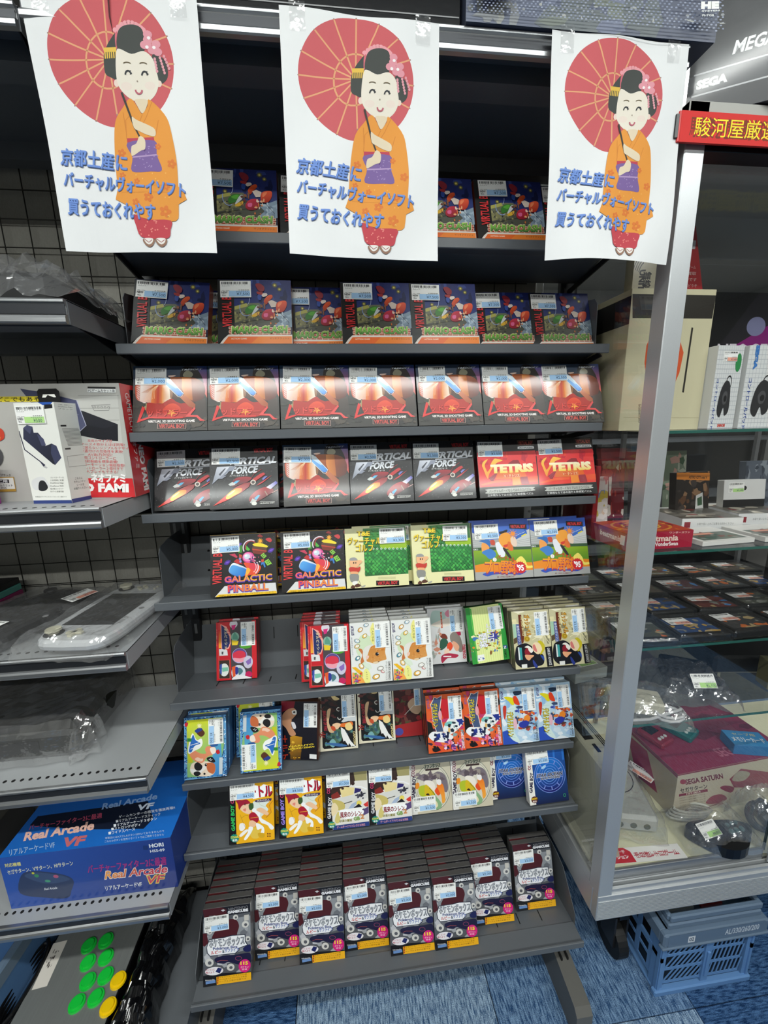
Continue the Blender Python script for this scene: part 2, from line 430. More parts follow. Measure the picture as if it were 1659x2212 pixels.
# ============================================================ display stand uprights and feet
def upright(x, lb, fx):
    gf = thing('shelving_upright', lb, 'shelving upright', (x, 0.935, FLOOR))
    o = obj('post', MB().box(-0.02, 0.0, 0.06, 0.02, 0.016, 2.03, 0.002), BLACKM, gf)
    sl = MB()
    for k in range(38):
        for dx in (-0.009, 0.009): sl.box(dx - 0.003, -0.0008, 0.12 + k * 0.05, dx + 0.003, 0.0002, 0.145 + k * 0.05)
    obj('slot', sl, M('upright_slot', '#6d6f70', 0.6, 0.3), o, kind='stuff')
    f = obj('foot', MB().prism([(-0.297, 0.0), (-0.31, 0.01), (-0.31, 0.072), (-0.297, 0.085), (0.015, 0.135), (0.015, 0.0)], fx - 0.02, fx + 0.02), M('warm_grey_powder_coat', '#5c5b57', 0.45, 0, 0.1, 900, 0, 0.05), gf)
    obj('slot', MB().box(fx - 0.010, -0.22, 0.0975, fx - 0.006, -0.195, 0.1045).box(fx + 0.006, -0.22, 0.0975, fx + 0.010, -0.195, 0.1045), HOLE, f, kind='stuff')
upright(-0.371, 'black slotted steel upright at the left end of the tray stand', 0)
upright(0.532, 'black slotted steel upright with grey floor foot, beside the glass case', -0.012)

# ============================================================ sloping display trays
ROWS = {1: (0.773, 0.324), 2: (0.773, 0.148), 3: (0.773, -0.001), 4: (0.773, -0.151), 5: (0.773, -0.328), 6: (0.773, -0.551), 7: (0.773, -0.751), 8: (0.736, -0.8935), 9: (0.667, -1.2134)}
SLOPE = 0.17
ORD = {1: 'topmost sloping tray, behind the posters', 2: 'second sloping tray from the top', 3: 'third sloping tray from the top', 4: 'fourth sloping tray from the top', 5: 'fifth sloping tray from the top', 6: 'sixth sloping tray from the top', 7: 'third sloping tray from the bottom', 8: 'second sloping tray from the bottom', 9: 'bottom sloping tray near the floor'}
def floorz(row, y):
    y0, z0 = ROWS[row]; d = y - y0
    if d < 0.045: return z0 - (0.008 if row == 9 else 0.006)
    return z0 - (0.012 if row == 9 else 0.006) - (d - 0.045) * SLOPE
def tray(row):
    y0, z0 = ROWS[row]; D = 0.142 + (0.773 - y0) * (1.0 if row != 9 else 0.75)
    x0, x1 = -0.371, 0.531
    if row == 5: x0 = -0.372
    t = thing('display_tray', 'dark grey steel display tray, ' + ORD[row], 'display tray', ((x0 + x1) / 2, y0, z0)); cx = (x0 + x1) / 2
    a, b = x0 - cx, x1 - cx; th = 0.0012
    f45 = floorz(row, y0 + 0.047) - z0 - 0.0012; fD = floorz(row, y0 + D) - z0 - 0.0012
    led = -0.006 - 0.0012 - (0.002 if row == 9 else 0)
    obj('front_lip', MB().box(a, 0, -0.017, b, 0.005, 0, 0.0012).box(a, 0.005, led - 0.0012, b, 0.047, led), GREY, t)
    obj('tray_floor', MB().sheet([(0.047, led - 0.0012), (0.0475, f45 + 0.0006), (D, fD)], a, b, -th), GREY, t)
    bt = (D + 0.115 * math.sin(R(15)), fD + 0.115 * math.cos(R(15)))
    if row in (3, 4): bt = (D + 0.08 * math.sin(R(15)), fD + 0.08 * math.cos(R(15)))
    obj('back_plate', MB().sheet([(D, fD), bt, (bt[0] + 0.004, bt[1] - 0.004)], a, b, -th), GREY, t)
    side = [(0.047, led), (0.052, 0.085), (0.062, 0.097), (0.10, 0.103), (bt[0], 0.106), (D, fD - 0.01)]
    if row == 9: side = [(0.04, led), (0.043, 0.02), (0.105, 0.085), (0.14, 0.092), (bt[0], 0.09), (D, fD - 0.01)]
    sides = {1: (0, 1), 2: (0, 1), 3: (), 4: (0,), 5: (0,), 6: (0,), 7: (), 8: (0, 1), 9: (0, 1)}[row]
    for s in sides:
        xx = b if s else a - 0.0012
        obj('side_plate', MB().prism(side, xx, xx + 0.0012), GREY, t)
    obj('bracket', MB().prism([(0.02, -0.02), (0.17, -0.045), (0.17, fD - 0.01), (0.03, led - 0.004)], b - 0.004, b - 0.001), BLACKM, t)
    obj('bracket', MB().prism([(0.02, -0.02), (0.17, -0.045), (0.17, fD - 0.01), (0.03, led - 0.004)], a + 0.001, a + 0.004), BLACKM, t)
    sl = MB(); n = 14
    for k in range(n):
        x = a + 0.075 + k * 0.058
        if row in (6, 7, 9):
            sl.add([(x - 0.001, 0.062, floorz(row, y0 + 0.062) - z0 + 0.0004), (x + 0.001, 0.062, floorz(row, y0 + 0.062) - z0 + 0.0004), (x + 0.001, 0.088, floorz(row, y0 + 0.088) - z0 + 0.0004), (x - 0.001, 0.088, floorz(row, y0 + 0.088) - z0 + 0.0004)], [(0, 1, 2, 3)])
            p = lambda q: (D + q * math.sin(R(15)) - 0.0004, fD + q * math.cos(R(15)))
            sl.add([(x - 0.001, *p(0.07)), (x + 0.001, *p(0.07)), (x + 0.001, *p(0.098)), (x - 0.001, *p(0.098))], [(0, 1, 2, 3)])
    if sl.v: obj('slot', sl, HOLE, t, kind='stuff')
    else:
        h = MB(); 
        for k in (0, 1):
            for q in (0.035, 0.08):
                x = a + 0.06 + k * 0.76; py, pz = D + q * math.sin(R(15)), fD + q * math.cos(R(15)); h.cyl((x, py - 0.0005, pz), (x, py + 0.003, pz), 0.003, 10)
        obj('screw_hole', h, HOLE, t, kind='stuff')
    return t
for r_ in range(1, 10): tray(r_)

# ============================================================ flat shelves with aluminium price rails
def flat_shelf(name, label, x0, x1, y0, y1, z, rail=0.031, light=False, holes=True):
    t = thing(name, label, 'shelf', ((x0 + x1) / 2, y0, z)); a, b = -(x1 - x0) / 2, (x1 - x0) / 2; d = y1 - y0; m = LGREY if light else GREY
    obj('shelf_board', MB().box(a, 0.004, -0.0015, b, d, 0).box(a + 0.01, 0.05, -0.025, b - 0.01, 0.09, -0.0015).box(a + 0.01, d - 0.03, -0.03, b - 0.01, d - 0.002, -0.0015), m, t)
    for s in (a, b - 0.0014): obj('side_flange', MB().box(s, 0.004, -rail, s + 0.0014, d, 0.0005), m, t)
    rl = obj('price_rail', MB().prism([(0.004, 0), (-0.002, 0.001), (-0.0035, -0.001), (-0.0035, -0.004), (0.0, -0.0055), (0.0015, -0.009), (0.0015, -rail * 0.6), (-0.003, -rail * 0.66), (-0.0045, -rail * 0.75), (-0.0045, -rail * 0.93), (-0.003, -rail), (0.004, -rail)], a + 0.001, b - 0.001), ALU, t)
    obj('rail_groove', MB().box(a + 0.002, -0.0002, -rail * 0.6, b - 0.002, 0.0018, -0.007), M('rail_groove_grey', '#34363a', 0.35, 0.5), rl)
    if holes:
        h = MB(); k = 0
        while a + 0.03 + k * 0.0145 < b - 0.02: h.cyl((a + 0.03 + k * 0.0145, 0.024, -0.001), (a + 0.03 + k * 0.0145, 0.024, 0.0004), 0.0032, 10); k += 1
        obj('perforation', h, HOLE, t, kind='stuff')
    for s in (a + 0.02, b - 0.02): obj('bracket', MB().prism([(0.06, -0.026), (d, -0.065), (d, -0.001), (0.03, -0.001)], s - 0.001, s + 0.001), BLACKM, t)
    return t
flat_shelf('shelf', 'dark deep top shelf of the middle stand, posters taped to its front rail', -0.369, 0.535, 0.66, 0.95, 0.534, 0.03, False, False)
flat_shelf('shelf', 'dark top shelf of the left stand, beside the left poster', -1.27, -0.374, 0.662, 0.95, 0.522, 0.026, False, False)
LS = [(0.187, 'grey shelf of the left stand under the crumpled plastic bag'), (-0.116, 'grey shelf of the left stand carrying the red and white console box'), (-0.369, 'grey shelf of the left stand carrying the white handheld controller'), (-0.623, 'grey shelf of the left stand carrying the dark bagged console'), (-0.927, 'grey shelf of the left stand carrying the blue joystick box')]
for z, lb in LS: flat_shelf('shelf', lb, -1.275, -0.3785, 0.668, 0.95, z, 0.033, z < 0.1)
bd = thing('shelf', 'lowest grey base shelf of the left stand under the button panel', 'shelf', (-0.83, 0.5, -1.27))
obj('shelf_board', MB().box(-0.445, 0.09, -0.002, 0.445, 0.44, 0), GREY, bd)
obj('kick_plate', MB().box(-0.445, 0.12, -0.18, 0.445, 0.123, -0.002), GREY, bd)
obj('side_flange', MB().prism([(0.09, -0.001), (0.44, -0.001), (0.44, -0.18), (0.12, -0.18), (0.09, -0.04)], 0.4435, 0.445), GREY, bd)

# ============================================================ posters (drawn on one sheet, hung three times)
def poster_art():
    A = Art(0.212, 0.290, ((95, 75), (1040, 125), (1083, 1530), (212, 1515)), '#dedfdf')
    RD, RB = '#cf5a60', '#e8a878'
    A.s(RD, 545, 118, 665, 140, 790, 222, 868, 345, 898, 480, 880, 620, 812, 740, 700, 815, 560, 838, 450, 800, 340, 710, 255, 590, 220, 465, 232, 330, 300, 205, 415, 132, n=5)
    cx, cy = 555, 480
    A.ly += 1; A.hold = True
    for x, y in ((545, 116), (680, 146), (796, 232), (872, 346), (898, 492), (880, 626), (575, 770), (456, 803), (340, 713), (258, 592), (220, 463), (232, 328), (305, 204), (415, 132)):
        A.l(RB, 9, cx, cy, x, y)
        A.e('#a88', x, y, 5, 5, 0, 8)
    A.ring(RB, 10, 545, 482, 118, 152, n=30); A.hold = False
    # hair, comb and flower hairpins
    K = '#3b3f3b'
    A.s('#f0a0a8', 600, 330, 640, 288, 700, 280, 745, 300, 760, 330, 700, 400, 610, 420)
    A.ly += 1; A.hold = True
    for i in range(9): A.e('#f0a3aa', 600 + i * 19, 322 - 38 * math.sin(math.pi * i / 8), 13, 13, 0, 8)
    A.hold = False
    A.s(K, 548, 410, 570, 375, 605, 340, 612, 420, 600, 450, 545, 440)
    A.s('#d96a78', 598, 350, 612, 335, 610, 400, 600, 425)
    A.s(K, 528, 470, 540, 440, 600, 440, 606, 500, 600, 585, 560, 575, 530, 550)
    A.s(K, 790, 440, 850, 470, 866, 540, 850, 585, 810, 600, 790, 540)
    A.s(K, 612, 345, 640, 306, 700, 296, 745, 320, 752, 400, 740, 440, 670, 450, 608, 425)
    A.r('#e9bf4a', 532, 415, 600, 440)
    for i in range(6): A.r('#e9bf4a', 534 + i * 12, 438, 541 + i * 12, 474)
    # face
    SK = '#efe6d6'
    A.e('#f2d9cc', 588, 605, 14, 20); A.e('#f2d9cc', 815, 600, 14, 18)
    A.s(SK, 600, 440, 620, 425, 680, 450, 745, 432, 790, 470, 806, 540, 812, 600, 790, 660, 745, 700, 700, 705, 640, 675, 598, 620, 590, 540)
    A.e('#f0dfd2', 640, 620, 30, 22); A.e('#f0dfd2', 765, 612, 28, 22)
    for cx_, cy_ in ((770, 372), (812, 392), (752, 400), (790, 425), (818, 432), (772, 345), (765, 400)): A.e('#e79aa6', cx_, cy_, 24, 22, 0, 12)
    for cx_, cy_ in ((776, 362), (764, 410), (800, 410)): A.e('#fdf4f4', cx_, cy_, 9, 9, 0, 10)
    for j, x in enumerate((800, 828, 850)):
        for k in range(5 + j % 2): A.e('#e8a0aa', x + k * (2 + j * 2), 470 + k * 16 - j * 8, 7, 9, 0, 8)
    A.ring('#6a5a3a', 5, 653, 505, 20, 10, 200, 340, 8); A.ring('#6a5a3a', 5, 738, 503, 20, 10, 200, 340, 8)
    for x in (655, 742):
        A.ring('#20242c', 8, x, 565, 16, 26, 190, 340, 10); A.l('#20242c', 5, x + 6, 548, x + 14, 538); A.l('#20242c', 4, x + 10, 558, x + 20, 550)
    A.e('#9a8a78', 700, 592, 4, 4, 0, 6)
    A.ring('#c06070', 9, 704, 638, 17, 20, 0, 180, 12)
    A.s('#e8d6b8', 680, 690, 745, 690, 735, 735, 712, 762, 690, 725)
    # kimono
    OR = '#ec9a36'
    A.s(OR, 655, 684, 690, 730, 712, 765, 745, 720, 752, 686, 800, 725, 848, 790, 868, 870, 886, 1000, 888, 1120, 880, 1280, 860, 1350, 740, 1350, 640, 1318, 600, 1250, 545, 1180, 540, 1050, 548, 900, 566, 800, 610, 735, n=3)
    A.p(OR, 545, 1150, 522, 1225, 640, 1290, 660, 1150); A.p(OR, 850, 1150, 908, 1170, 928, 1230, 845, 1280)
    A.l('#d9842a', 4, 712, 770, 690, 820, 660, 850); A.l('#d9842a', 4, 770, 700, 735, 780, 700, 840); A.l('#d9842a', 4, 610, 760, 618, 880)
    A.l('#d9842a', 4, 640, 780, 620, 800, 616, 900); A.l('#d9842a', 4, 800, 800, 780, 880)
    for y in (1150, 1188): A.l('#e08c2e', 3, 560, y, 860, y + 8)
    A.p('#c23c50', 618, 896, 768, 892, 772, 915, 618, 920)
    A.s('#7c5f9e', 618, 920, 772, 912, 780, 990, 804, 1075, 740, 1080, 632, 1075, 640, 1000)
    A.l('#b79ac6', 8, 640, 998, 780, 990)
    rd = random.Random(3); A.ly += 1; A.hold = True
    for i in range(26): A.e('#a58cc0', rd.uniform(650, 785), rd.uniform(935, 1065), 3.5, 3.5, 0, 6)
    for fx, fy, fr in ((582, 975, 24), (860, 1040, 26), (820, 1165, 22), (655, 1130, 18), (805, 1300, 34), (640, 1245, 22), (716, 1220, 28), (575, 1095, 18), (790, 945, 18)):
        for k in range(5): A.e('#e37b2f', fx + fr * 0.6 * math.cos(R(72 * k)), fy + fr * 0.6 * math.sin(R(72 * k)), fr * 0.42, fr * 0.36, 72 * k, 8)
    A.ly += 1
    for i in range(16): A.e('#f6b65a', rd.uniform(570, 860), rd.uniform(1080, 1330), 4, 4, 0, 6)
    A.hold = False
    A.s('#c63e4a', 622, 1312, 700, 1345, 830, 1348, 826, 1400, 812, 1445, 740, 1452, 655, 1438, 632, 1380, n=3)
    A.ly += 1; A.hold = True
    for i in range(18): A.e('#ec8a80', rd.uniform(650, 810), rd.uniform(1350, 1435), 4.5, 4.5, 0, 6)
    A.hold = False
    for x in (697, 768):
        A.s('#9a7560', x - 32, 1450, x + 30, 1450, x + 28, 1478, x + 4, 1496, x - 22, 1482); A.s('#f4efe8', x - 24, 1448, x + 22, 1448, x + 20, 1470, x, 1482, x - 18, 1470)
        A.l('#a04a4a', 4, x - 24, 1452, x, 1470, x + 20, 1456)
    # sunshade handle and hands
    A.l('#33302c', 11, 612, 655, 668, 845); A.l('#33302c', 9, 668, 840, 690, 890)
    A.s('#e9d8ba', 655, 782, 680, 798, 740, 825, 778, 850, 776, 888, 730, 878, 690, 858, 662, 840, n=3)
    A.e('#5c3a78', 712, 955, 6, 14)
    A.s('#e9d8ba', 690, 885, 718, 905, 716, 955, 690, 965, 648, 990, 635, 985, 640, 940, 668, 925, n=3)
    # lettering, blue with a darker edge
    def T(tx, cx, cy, w, h, rot):
        A.t('#40609e', tx, cx + 3, cy + 4, w, h, rot, 0.05); A.t('#7095de', tx, cx, cy, w, h, rot, 0.042)
    T('京都土産に', 420, 1008, 374, 92, -6.5)
    T('バーチャルヴォーイソフト', 582, 1147, 684, 82, -6)
    T('買うておくれやす', 498, 1285, 496, 88, -5)
    dk = lambda c: tuple(q * 0.84 for q in c)
    A.items = A.items[:1] + [(p_, f_, dk(c_), k_) for p_, f_, c_, k_ in A.items[1:]]
    return A
PA = poster_art()
def hang(name, label, loc, rx, rz, ry, amp, sk, tear=False):
    w, h = PA.w, PA.h
    rd = random.Random(name + label); ph = rd.uniform(0, 6)
    def fn(x, z, y):
        u = x / w; v = y / h
        cur = 0.006 * amp * math.sin(u * 3.1 + 0.4) * (1 - v) + 0.0025 * math.sin(5 * u + 3 * v + ph) * (1 - v * 0.7) + 0.0012 * math.sin(11 * u - 9 * v + ph)
        cur += 0.06 * amp * max(0, 0.2 - v) ** 2 * math.sin(u * 6 + ph)
        return (x - w / 2 + sk * (1 - v) * (1 - 2 * u) , z - cur, y - h + 0.0015 * math.sin(u * 5 + ph) * (1 if v > .9 else 0))
    sh = MB().grid(lambda u, v: fn(u * w, 0.0, v * h), 24, 30)
    o = obj(name, sh, M('white_copy_paper', '#f3f4f4', 0.75, 0, 0.1, 60), None, loc, (rx, ry, rz), smooth=True)
    tag(o, label, 'poster', 'taped paper posters')
    p = obj('poster_print', PA.mesh('poster_print', PAPER, (24, 30), fn, 0.0003), None, o)
    if tear: obj('tear', MB().prism([(-0.002, 0.001), (0.0005, 0.0015), (0.0015, -0.012), (0.0, -0.028), (0.0006, -0.046), (-0.0016, -0.03), (-0.0005, -0.014)], -0.0035, -0.0030, 'y'), M('tear_shadow', '#4a1c1e', 0.8), p)
    for s in (-1, 1): obj('tape', MB().box(s * 0.083 - 0.010, -0.0016, -0.026, s * 0.083 + 0.010, -0.0012, 0.006), FILM, p)
    return o
hang('poster', 'white kimono woman poster, left of the three, with a torn upper edge above the parasol', (-0.259, 0.652, 0.536), R(2), R(-3), R(0.5), 1.0, 0.004, True)
hang('poster', 'white kimono woman poster, middle of the three, below the boxes on top', (0.054, 0.651, 0.531), R(0), R(1), R(0.6), 1.0, -0.002)
hang('poster', 'white kimono woman poster, right of the three, beside the aluminium case post', (0.4225, 0.651, 0.531), R(-2), R(2), R(-0.6), 1.0, 0.001)

# ============================================================ price stickers
def sticker(price, used=False, seed=1):
    A = Art(0.054, 0.032, ((0, 0), (100, 0), (100, 60), (0, 60)), '#f4f4f0'); rd = random.Random(price)
    x = 5.0
    while x < 92:
        w_ = rd.choice((0.8, 1.2, 2.0, 2.8)); A.r('#2a2a2c', x, 4, x + w_, 13); x += w_ + rd.choice((0.7, 1.1, 1.8, 3))
    for k in range(9): A.r('#9a9a98', 6 + k * 9, 15, 6 + k * 9 + rd.uniform(2, 7), 16)
    for k in range(4): A.r('#a5a5a2', 6 + k * 7, 19, 6 + k * 7 + rd.uniform(2, 6), 20.3)
    for k in range(5): A.r('#7c7c7c', 60 + k * 7, 33, 60 + k * 7 + rd.uniform(3, 6), 35)
    A.r('#9a9a98', 5, 35, 14, 36.2); A.r('#9a9a98', 18, 35, 30, 36.2)
    A.t('#3a3a3c', 'USED' if used else 'NEW', 14, 43, 20, 8, 0, 0.01); A.t('#3a3a3c', '税込', 12, 53, 12, 6, 0, 0.01)
    A.r('#b4e08a' if used == 1 else ('#f0a890' if used else '#a8cff2'), 28, 37, 97, 57)
    for k in range(6): A.r('#5a6a80', 52 + k * 7, 38.5, 52 + k * 7 + 5, 40)
    A.t('#1e3a60', '¥' + price, 74, 49, 42 if len(price) > 3 else 30, 12, 0, 0.0)
    return A
_st = {}
def sticker_mesh(price, used=False):
    k = (price, used)
    if k not in _st: _st[k] = sticker(price, used).mesh('price_sticker', PAPER, off=0.0)
    return _st[k]
def put_sticker(parent, price, x, z, rot=0, y=-0.0014, used=False, scale=1.0):
    # x, z: the sticker's centre on the face
    o = obj('price_sticker', sticker_mesh(price, used), None, parent)
    m = Matrix.Rotation(R(rot), 4, 'Y') @ Matrix.Translation((-0.027 * scale, 0, -0.016 * scale)) @ Matrix.Diagonal((scale, 1, scale, 1)); m = Matrix.Translation((x, y, z)) @ m
    o.matrix_local = m
    return o

# ============================================================ box covers
ART = {}
VB = (0.130, 0.124); GBA = (0.090, 0.130); GBC = (0.098, 0.130); GC = (0.105, 0.158)
def vb_side(A, x0, x1, y0, y1, txt='VIRTUAL BOY'):
    A.t('#e23a3c', txt, (x0 + x1) / 2, (y0 + y1) / 2, y1 - y0, (x1 - x0) * 0.78, 90, 0.02)
def vb_logo(A, cx, cy, w, h, rot=0):
    a = R(rot); A.r('#15100f', cx - w / 2, cy - h / 2, cx + w / 2, cy + h / 2); A.t('#d93236', 'VIRTUAL BOY', cx, cy, w * 0.88, h * 0.72, rot, 0.03)
def clash():
    A = Art(*VB, ((40, 85), (1590, 55), (1600, 1545), (20, 1560)), '#141a38')
    A.p((800, 60, '#16205c', 800, 700, '#2b3a78'), 370, 70, 1600, 40, 1600, 800, 370, 800)
    A.blobs(['#1c2868', '#101a48', '#324488'], 700, 80, 1500, 500, 16, 40, 120, 4)
    for x, y, r_ in ((1240, 180, 70), (1340, 270, 60), (540, 590, 60)):
        for q, c in ((1, '#5b5a3a'), (0.6, '#a89a44'), (0.25, '#f2e88a')): A.burst(c, x, y, r_ * q, r_ * q * 0.6, 9)
    A.p('#71745e', 370, 700, 640, 610, 900, 600, 1000, 700, 640, 800, 370, 840); A.p('#b9b45e', 380, 690, 630, 610, 660, 680, 380, 770)
    A.p('#54564a', 370, 860, 900, 760, 1250, 900, 1560, 1100, 1200, 1140, 370, 1150)
    A.p((400, 900, '#a3a06a', 700, 1150, '#4a4c40'), 370, 870, 820, 800, 860, 920, 380, 1060)
    A.blobs(['#8e8c62', '#6c6b52', '#b0ab74', '#3a3c34'], 390, 820, 900, 1120, 40, 14, 45, 5)
    A.p('#8ba0b2', 1240, 900, 1590, 740, 1600, 1150, 1180, 1140, 1340, 1010); A.blobs(['#a8bccb', '#73879a', '#c0d0da'], 1300, 860, 1590, 1130, 16, 20, 60, 6)
    A.l('#1a1c1c', 9, 1360, 840, 1540, 1050); A.l('#2c2e28', 6, 380, 1100, 1000, 960)
    A.p('#1c1d1c', 40, 110, 372, 100, 372, 1560, 20, 1560)
    # loose bright shapes flying over the beams
    A.s('#3f7f34', 600, 770, 700, 660, 830, 650, 890, 690, 800, 790, 640, 870); A.s('#5fae3c', 660, 720, 760, 665, 820, 680, 760, 760)
    A.s('#d8dcdc', 830, 690, 890, 670, 890, 740, 800, 840, 740, 870); A.s('#e8b838', 740, 890, 900, 800, 880, 880, 790, 930)
    A.ring('#9db4e8', 14, 620, 720, 130, 190, 60, 200, 16); A.ring('#c5d4f2', 8, 640, 500, 60, 150, 0, 90, 12)
    A.s((1000, 440, '#f2622c', 1100, 640, '#a52a12'), 1000, 560, 1080, 440, 1170, 410, 1190, 470, 1110, 560, 1050, 640)
    A.s((1300, 560, '#f4603a', 1350, 800, '#b62c18'), 1280, 600, 1400, 540, 1490, 560, 1480, 690, 1400, 800, 1270, 790); A.s('#fa8a5a', 1310, 600, 1390, 570, 1360, 640, 1300, 690)
    A.s((1000, 760, '#d4324a', 1100, 1000, '#8a1426'), 950, 880, 1040, 760, 1200, 740, 1230, 830, 1190, 960, 1060, 1000, 970, 970); A.s('#e86a9a', 1000, 850, 1080, 840, 1070, 920, 1000, 920)
    A.p('#e0cfc2', 1090, 570, 1170, 530, 1280, 580, 1250, 690, 1160, 700); A.blobs(['#f2b88a', '#e07a3a', '#f4e2cc'], 1130, 740, 1330, 1090, 16, 14, 34, 9)
    A.blobs(['#8a5a3a', '#b06a4a', '#6a3a2c'], 860, 640, 1040, 900, 14, 16, 36, 8); A.s('#8a2430', 830, 190, 920, 160, 1020, 240, 1000, 340, 900, 330); A.s('#2d4c9c', 880, 420, 960, 420, 940, 540, 880, 520); A.s('#e8d8cc', 960, 400, 1060, 380, 1080, 430, 990, 470); A.s('#a02c2c', 860, 350, 980, 360, 960, 420, 870, 400)
    # brick strip with the title
    A.r('#b64a34', 260, 1170, 1560, 1350)
    for j in range(4):
        for i in range(11): A.r('#ead8c2', 250 + i * 130 + (j % 2) * 60, 1170 + j * 46, 262 + i * 130 + (j % 2) * 60, 1170 + j * 46 + 46)
        A.r('#ead8c2', 250, 1166 + j * 46, 1570, 1176 + j * 46)
    A.t('#f0e0b0', 'MARIO CLASH', 905, 1228, 1230, 200, 1.5, 0.09, 0.1); A.t('#23401c', 'MARIO CLASH', 905, 1230, 1200, 178, 1.5, 0.07, 0.1); A.t((900, 1140, '#9ad85a', 900, 1320, '#3d7a34'), 'MARIO CLASH', 903, 1226, 1180, 165, 1.5, 0.035, 0.1)
    A.p('#e6dcd2', 160, 1420, 240, 1350, 1600, 1335, 1600, 1560, 60, 1560); A.p('#f08530', 880, 1385, 1590, 1370, 1590, 1560, 700, 1560); A.p('#ea6c2c', 240, 1395, 880, 1385, 700, 1560, 120, 1560)
    A.t('#5a3a20', 'マリオクラッシュ', 1320, 1420, 420, 46, 1, 0.01); A.t('#fbe8d0', 'ACTION GAME', 460, 1440, 330, 34, 1, 0.02)
    A.p('#1c1d1c', 20, 1560, 240, 1350, 100, 1300, 20, 1400)
    vb_side(A, 95, 350, 270, 1180)
    return A
def alarm():
    A = Art(*VB, ((25, 30), (1625, 15), (1650, 1560), (75, 1600)), '#33322e')
    A.p((800, 20, '#33506c', 900, 500, '#5a4a40'), 20, 30, 1640, 10, 1640, 700, 20, 700)
    A.p((1500, 150, '#274c8c', 1600, 600, '#d0604a'), 1400, 20, 1640, 20, 1640, 800, 1550, 620, 1520, 300)
    A.s('#2c2622', 1100, 60, 1350, 60, 1500, 240, 1560, 500, 1500, 900, 1200, 1000, 1050, 400); A.s('#8e8a72', 1130, 190, 1210, 130, 1320, 200, 1290, 290, 1120, 280)
    A.s((1000, 300, '#a85420', 1550, 700, '#5e2f28'), 830, 320, 1000, 290, 1280, 300, 1500, 380, 1590, 560, 1560, 800, 1380, 890, 1200, 820, 1000, 760, 880, 560)
    A.p((1120, 500, '#d8863c', 1290, 500, '#b5652c'), 1090, 300, 1290, 305, 1330, 860, 1180, 800, 1090, 560); A.p('#4a2a1c', 870, 400, 930, 560, 1050, 760, 960, 850, 880, 780)
    # the shining left goggle
    A.s((120, 600, '#c44a20', 300, 600, '#e8e4dc'), 100, 500, 300, 480, 340, 900, 200, 880, 120, 810, 95, 640)
    A.p((200, 600, '#ece8e2', 520, 700, '#d06a28'), 200, 480, 560, 470, 580, 930, 380, 915, 200, 880); A.p((480, 600, '#e07c30', 580, 600, '#b41c10'), 470, 480, 590, 475, 590, 935, 440, 925); A.p((590, 600, '#b81e10', 690, 600, '#e0832e'), 585, 475, 700, 475, 690, 930, 585, 935)
    A.s((700, 600, '#e08a34', 800, 600, '#eee8da'), 680, 470, 820, 470, 860, 600, 880, 800, 780, 860, 680, 935); A.s('#8a5a34', 800, 480, 870, 470, 900, 640, 890, 780, 850, 800, 830, 600)
    for k in range(7): A.l('#f6d0a0', 5, 300 + k * 35, 880 - k * 10, 380 + k * 20, 640, 560 + k * 5, 500); 
    for k in range(5): A.l('#c8783c', 5, 230 + k * 30, 680, 500, 510 + k * 6)
    for k in range(6): A.l('#fff', 7, 120 + k * 3, 520 + k * 50, 190, 560 + k * 55)
    A.s('#b0281c', 350, 930, 640, 945, 760, 880, 880, 815, 980, 890, 1080, 930, 1180, 925, 1330, 1060, 1200, 1260, 700, 1300, 400, 1240); A.s((900, 900, '#e8502c', 900, 1200, '#c8281c'), 700, 1080, 820, 950, 960, 940, 1080, 1060, 1000, 1200, 760, 1210)
    A.p((1400, 900, '#4a3e38', 1500, 1300, '#34302c'), 1390, 890, 1600, 800, 1650, 1300, 1400, 1300); A.p('#a59468', 270, 930, 355, 930, 345, 1110, 300, 1050)
    A.p((900, 420, '#7ab4e8', 1080, 720, '#4a90e0'), 740, 320, 820, 340, 1130, 680, 1070, 760, 1010, 740, 745, 480); A.p((760, 330, '#e8eef0', 900, 500, '#a8ccec'), 735, 290, 800, 320, 1010, 560, 960, 570, 740, 400); A.l('#e8f0f4', 12, 740, 480, 1020, 770, 1080, 780, 1130, 700, 830, 340)
    A.p((1100, 750, '#c87850', 1350, 1000, '#a4502c'), 1060, 790, 1150, 720, 1390, 950, 1390, 1060, 1250, 1000)
    A.s('#e8c8b8', 800, 262, 935, 248, 950, 268, 870, 295, 810, 290)
    A.blobs(['#2f302c', '#3a3c34', '#292826'], 110, 950, 300, 1500, 14, 30, 80, 3); A.blobs(['#3c3430', '#2a2826', '#4a4238'], 1100, 1250, 1620, 1500, 18, 30, 90, 5)
    A.p('#d8302e', 262, 1000, 325, 1050, 235, 1310, 420, 1250, 1130, 1245, 1130, 1275, 430, 1285, 160, 1392); A.p('#de4a48', 1370, 1020, 1395, 1060, 1290, 1205, 1440, 1210, 1530, 1300, 1610, 1335, 1500, 1348, 1420, 1255, 1180, 1250)
    A.t('#5c1414', 'ッドアラー', 800, 1166, 850, 170, 1, 0.05); A.t('#e0453c', 'ッドアラー', 795, 1160, 850, 165, 1, 0.03); A.burst('#f09a3a', 890, 1150, 110, 40, 5, 15); A.t('#e0453c', 'ア', 880, 1150, 140, 150, 0, 0.02)
    A.t('#f6eeea', 'VIRTUAL 3D SHOOTING GAME', 890, 1352, 990, 58, 1.5, 0.035)
    A.r('#b89a90', 598, 1402, 1205, 1530); A.r('#2a0c0c', 608, 1410, 1195, 1522); A.t('#e0564c', 'VIRTUAL BOY', 900, 1466, 540, 92, 0.5, 0.02)
    A.t('#e8ecf0', 'T&ESOFT', 1310, 108, 460, 44, 2, 0.02, 0.3)
    return A
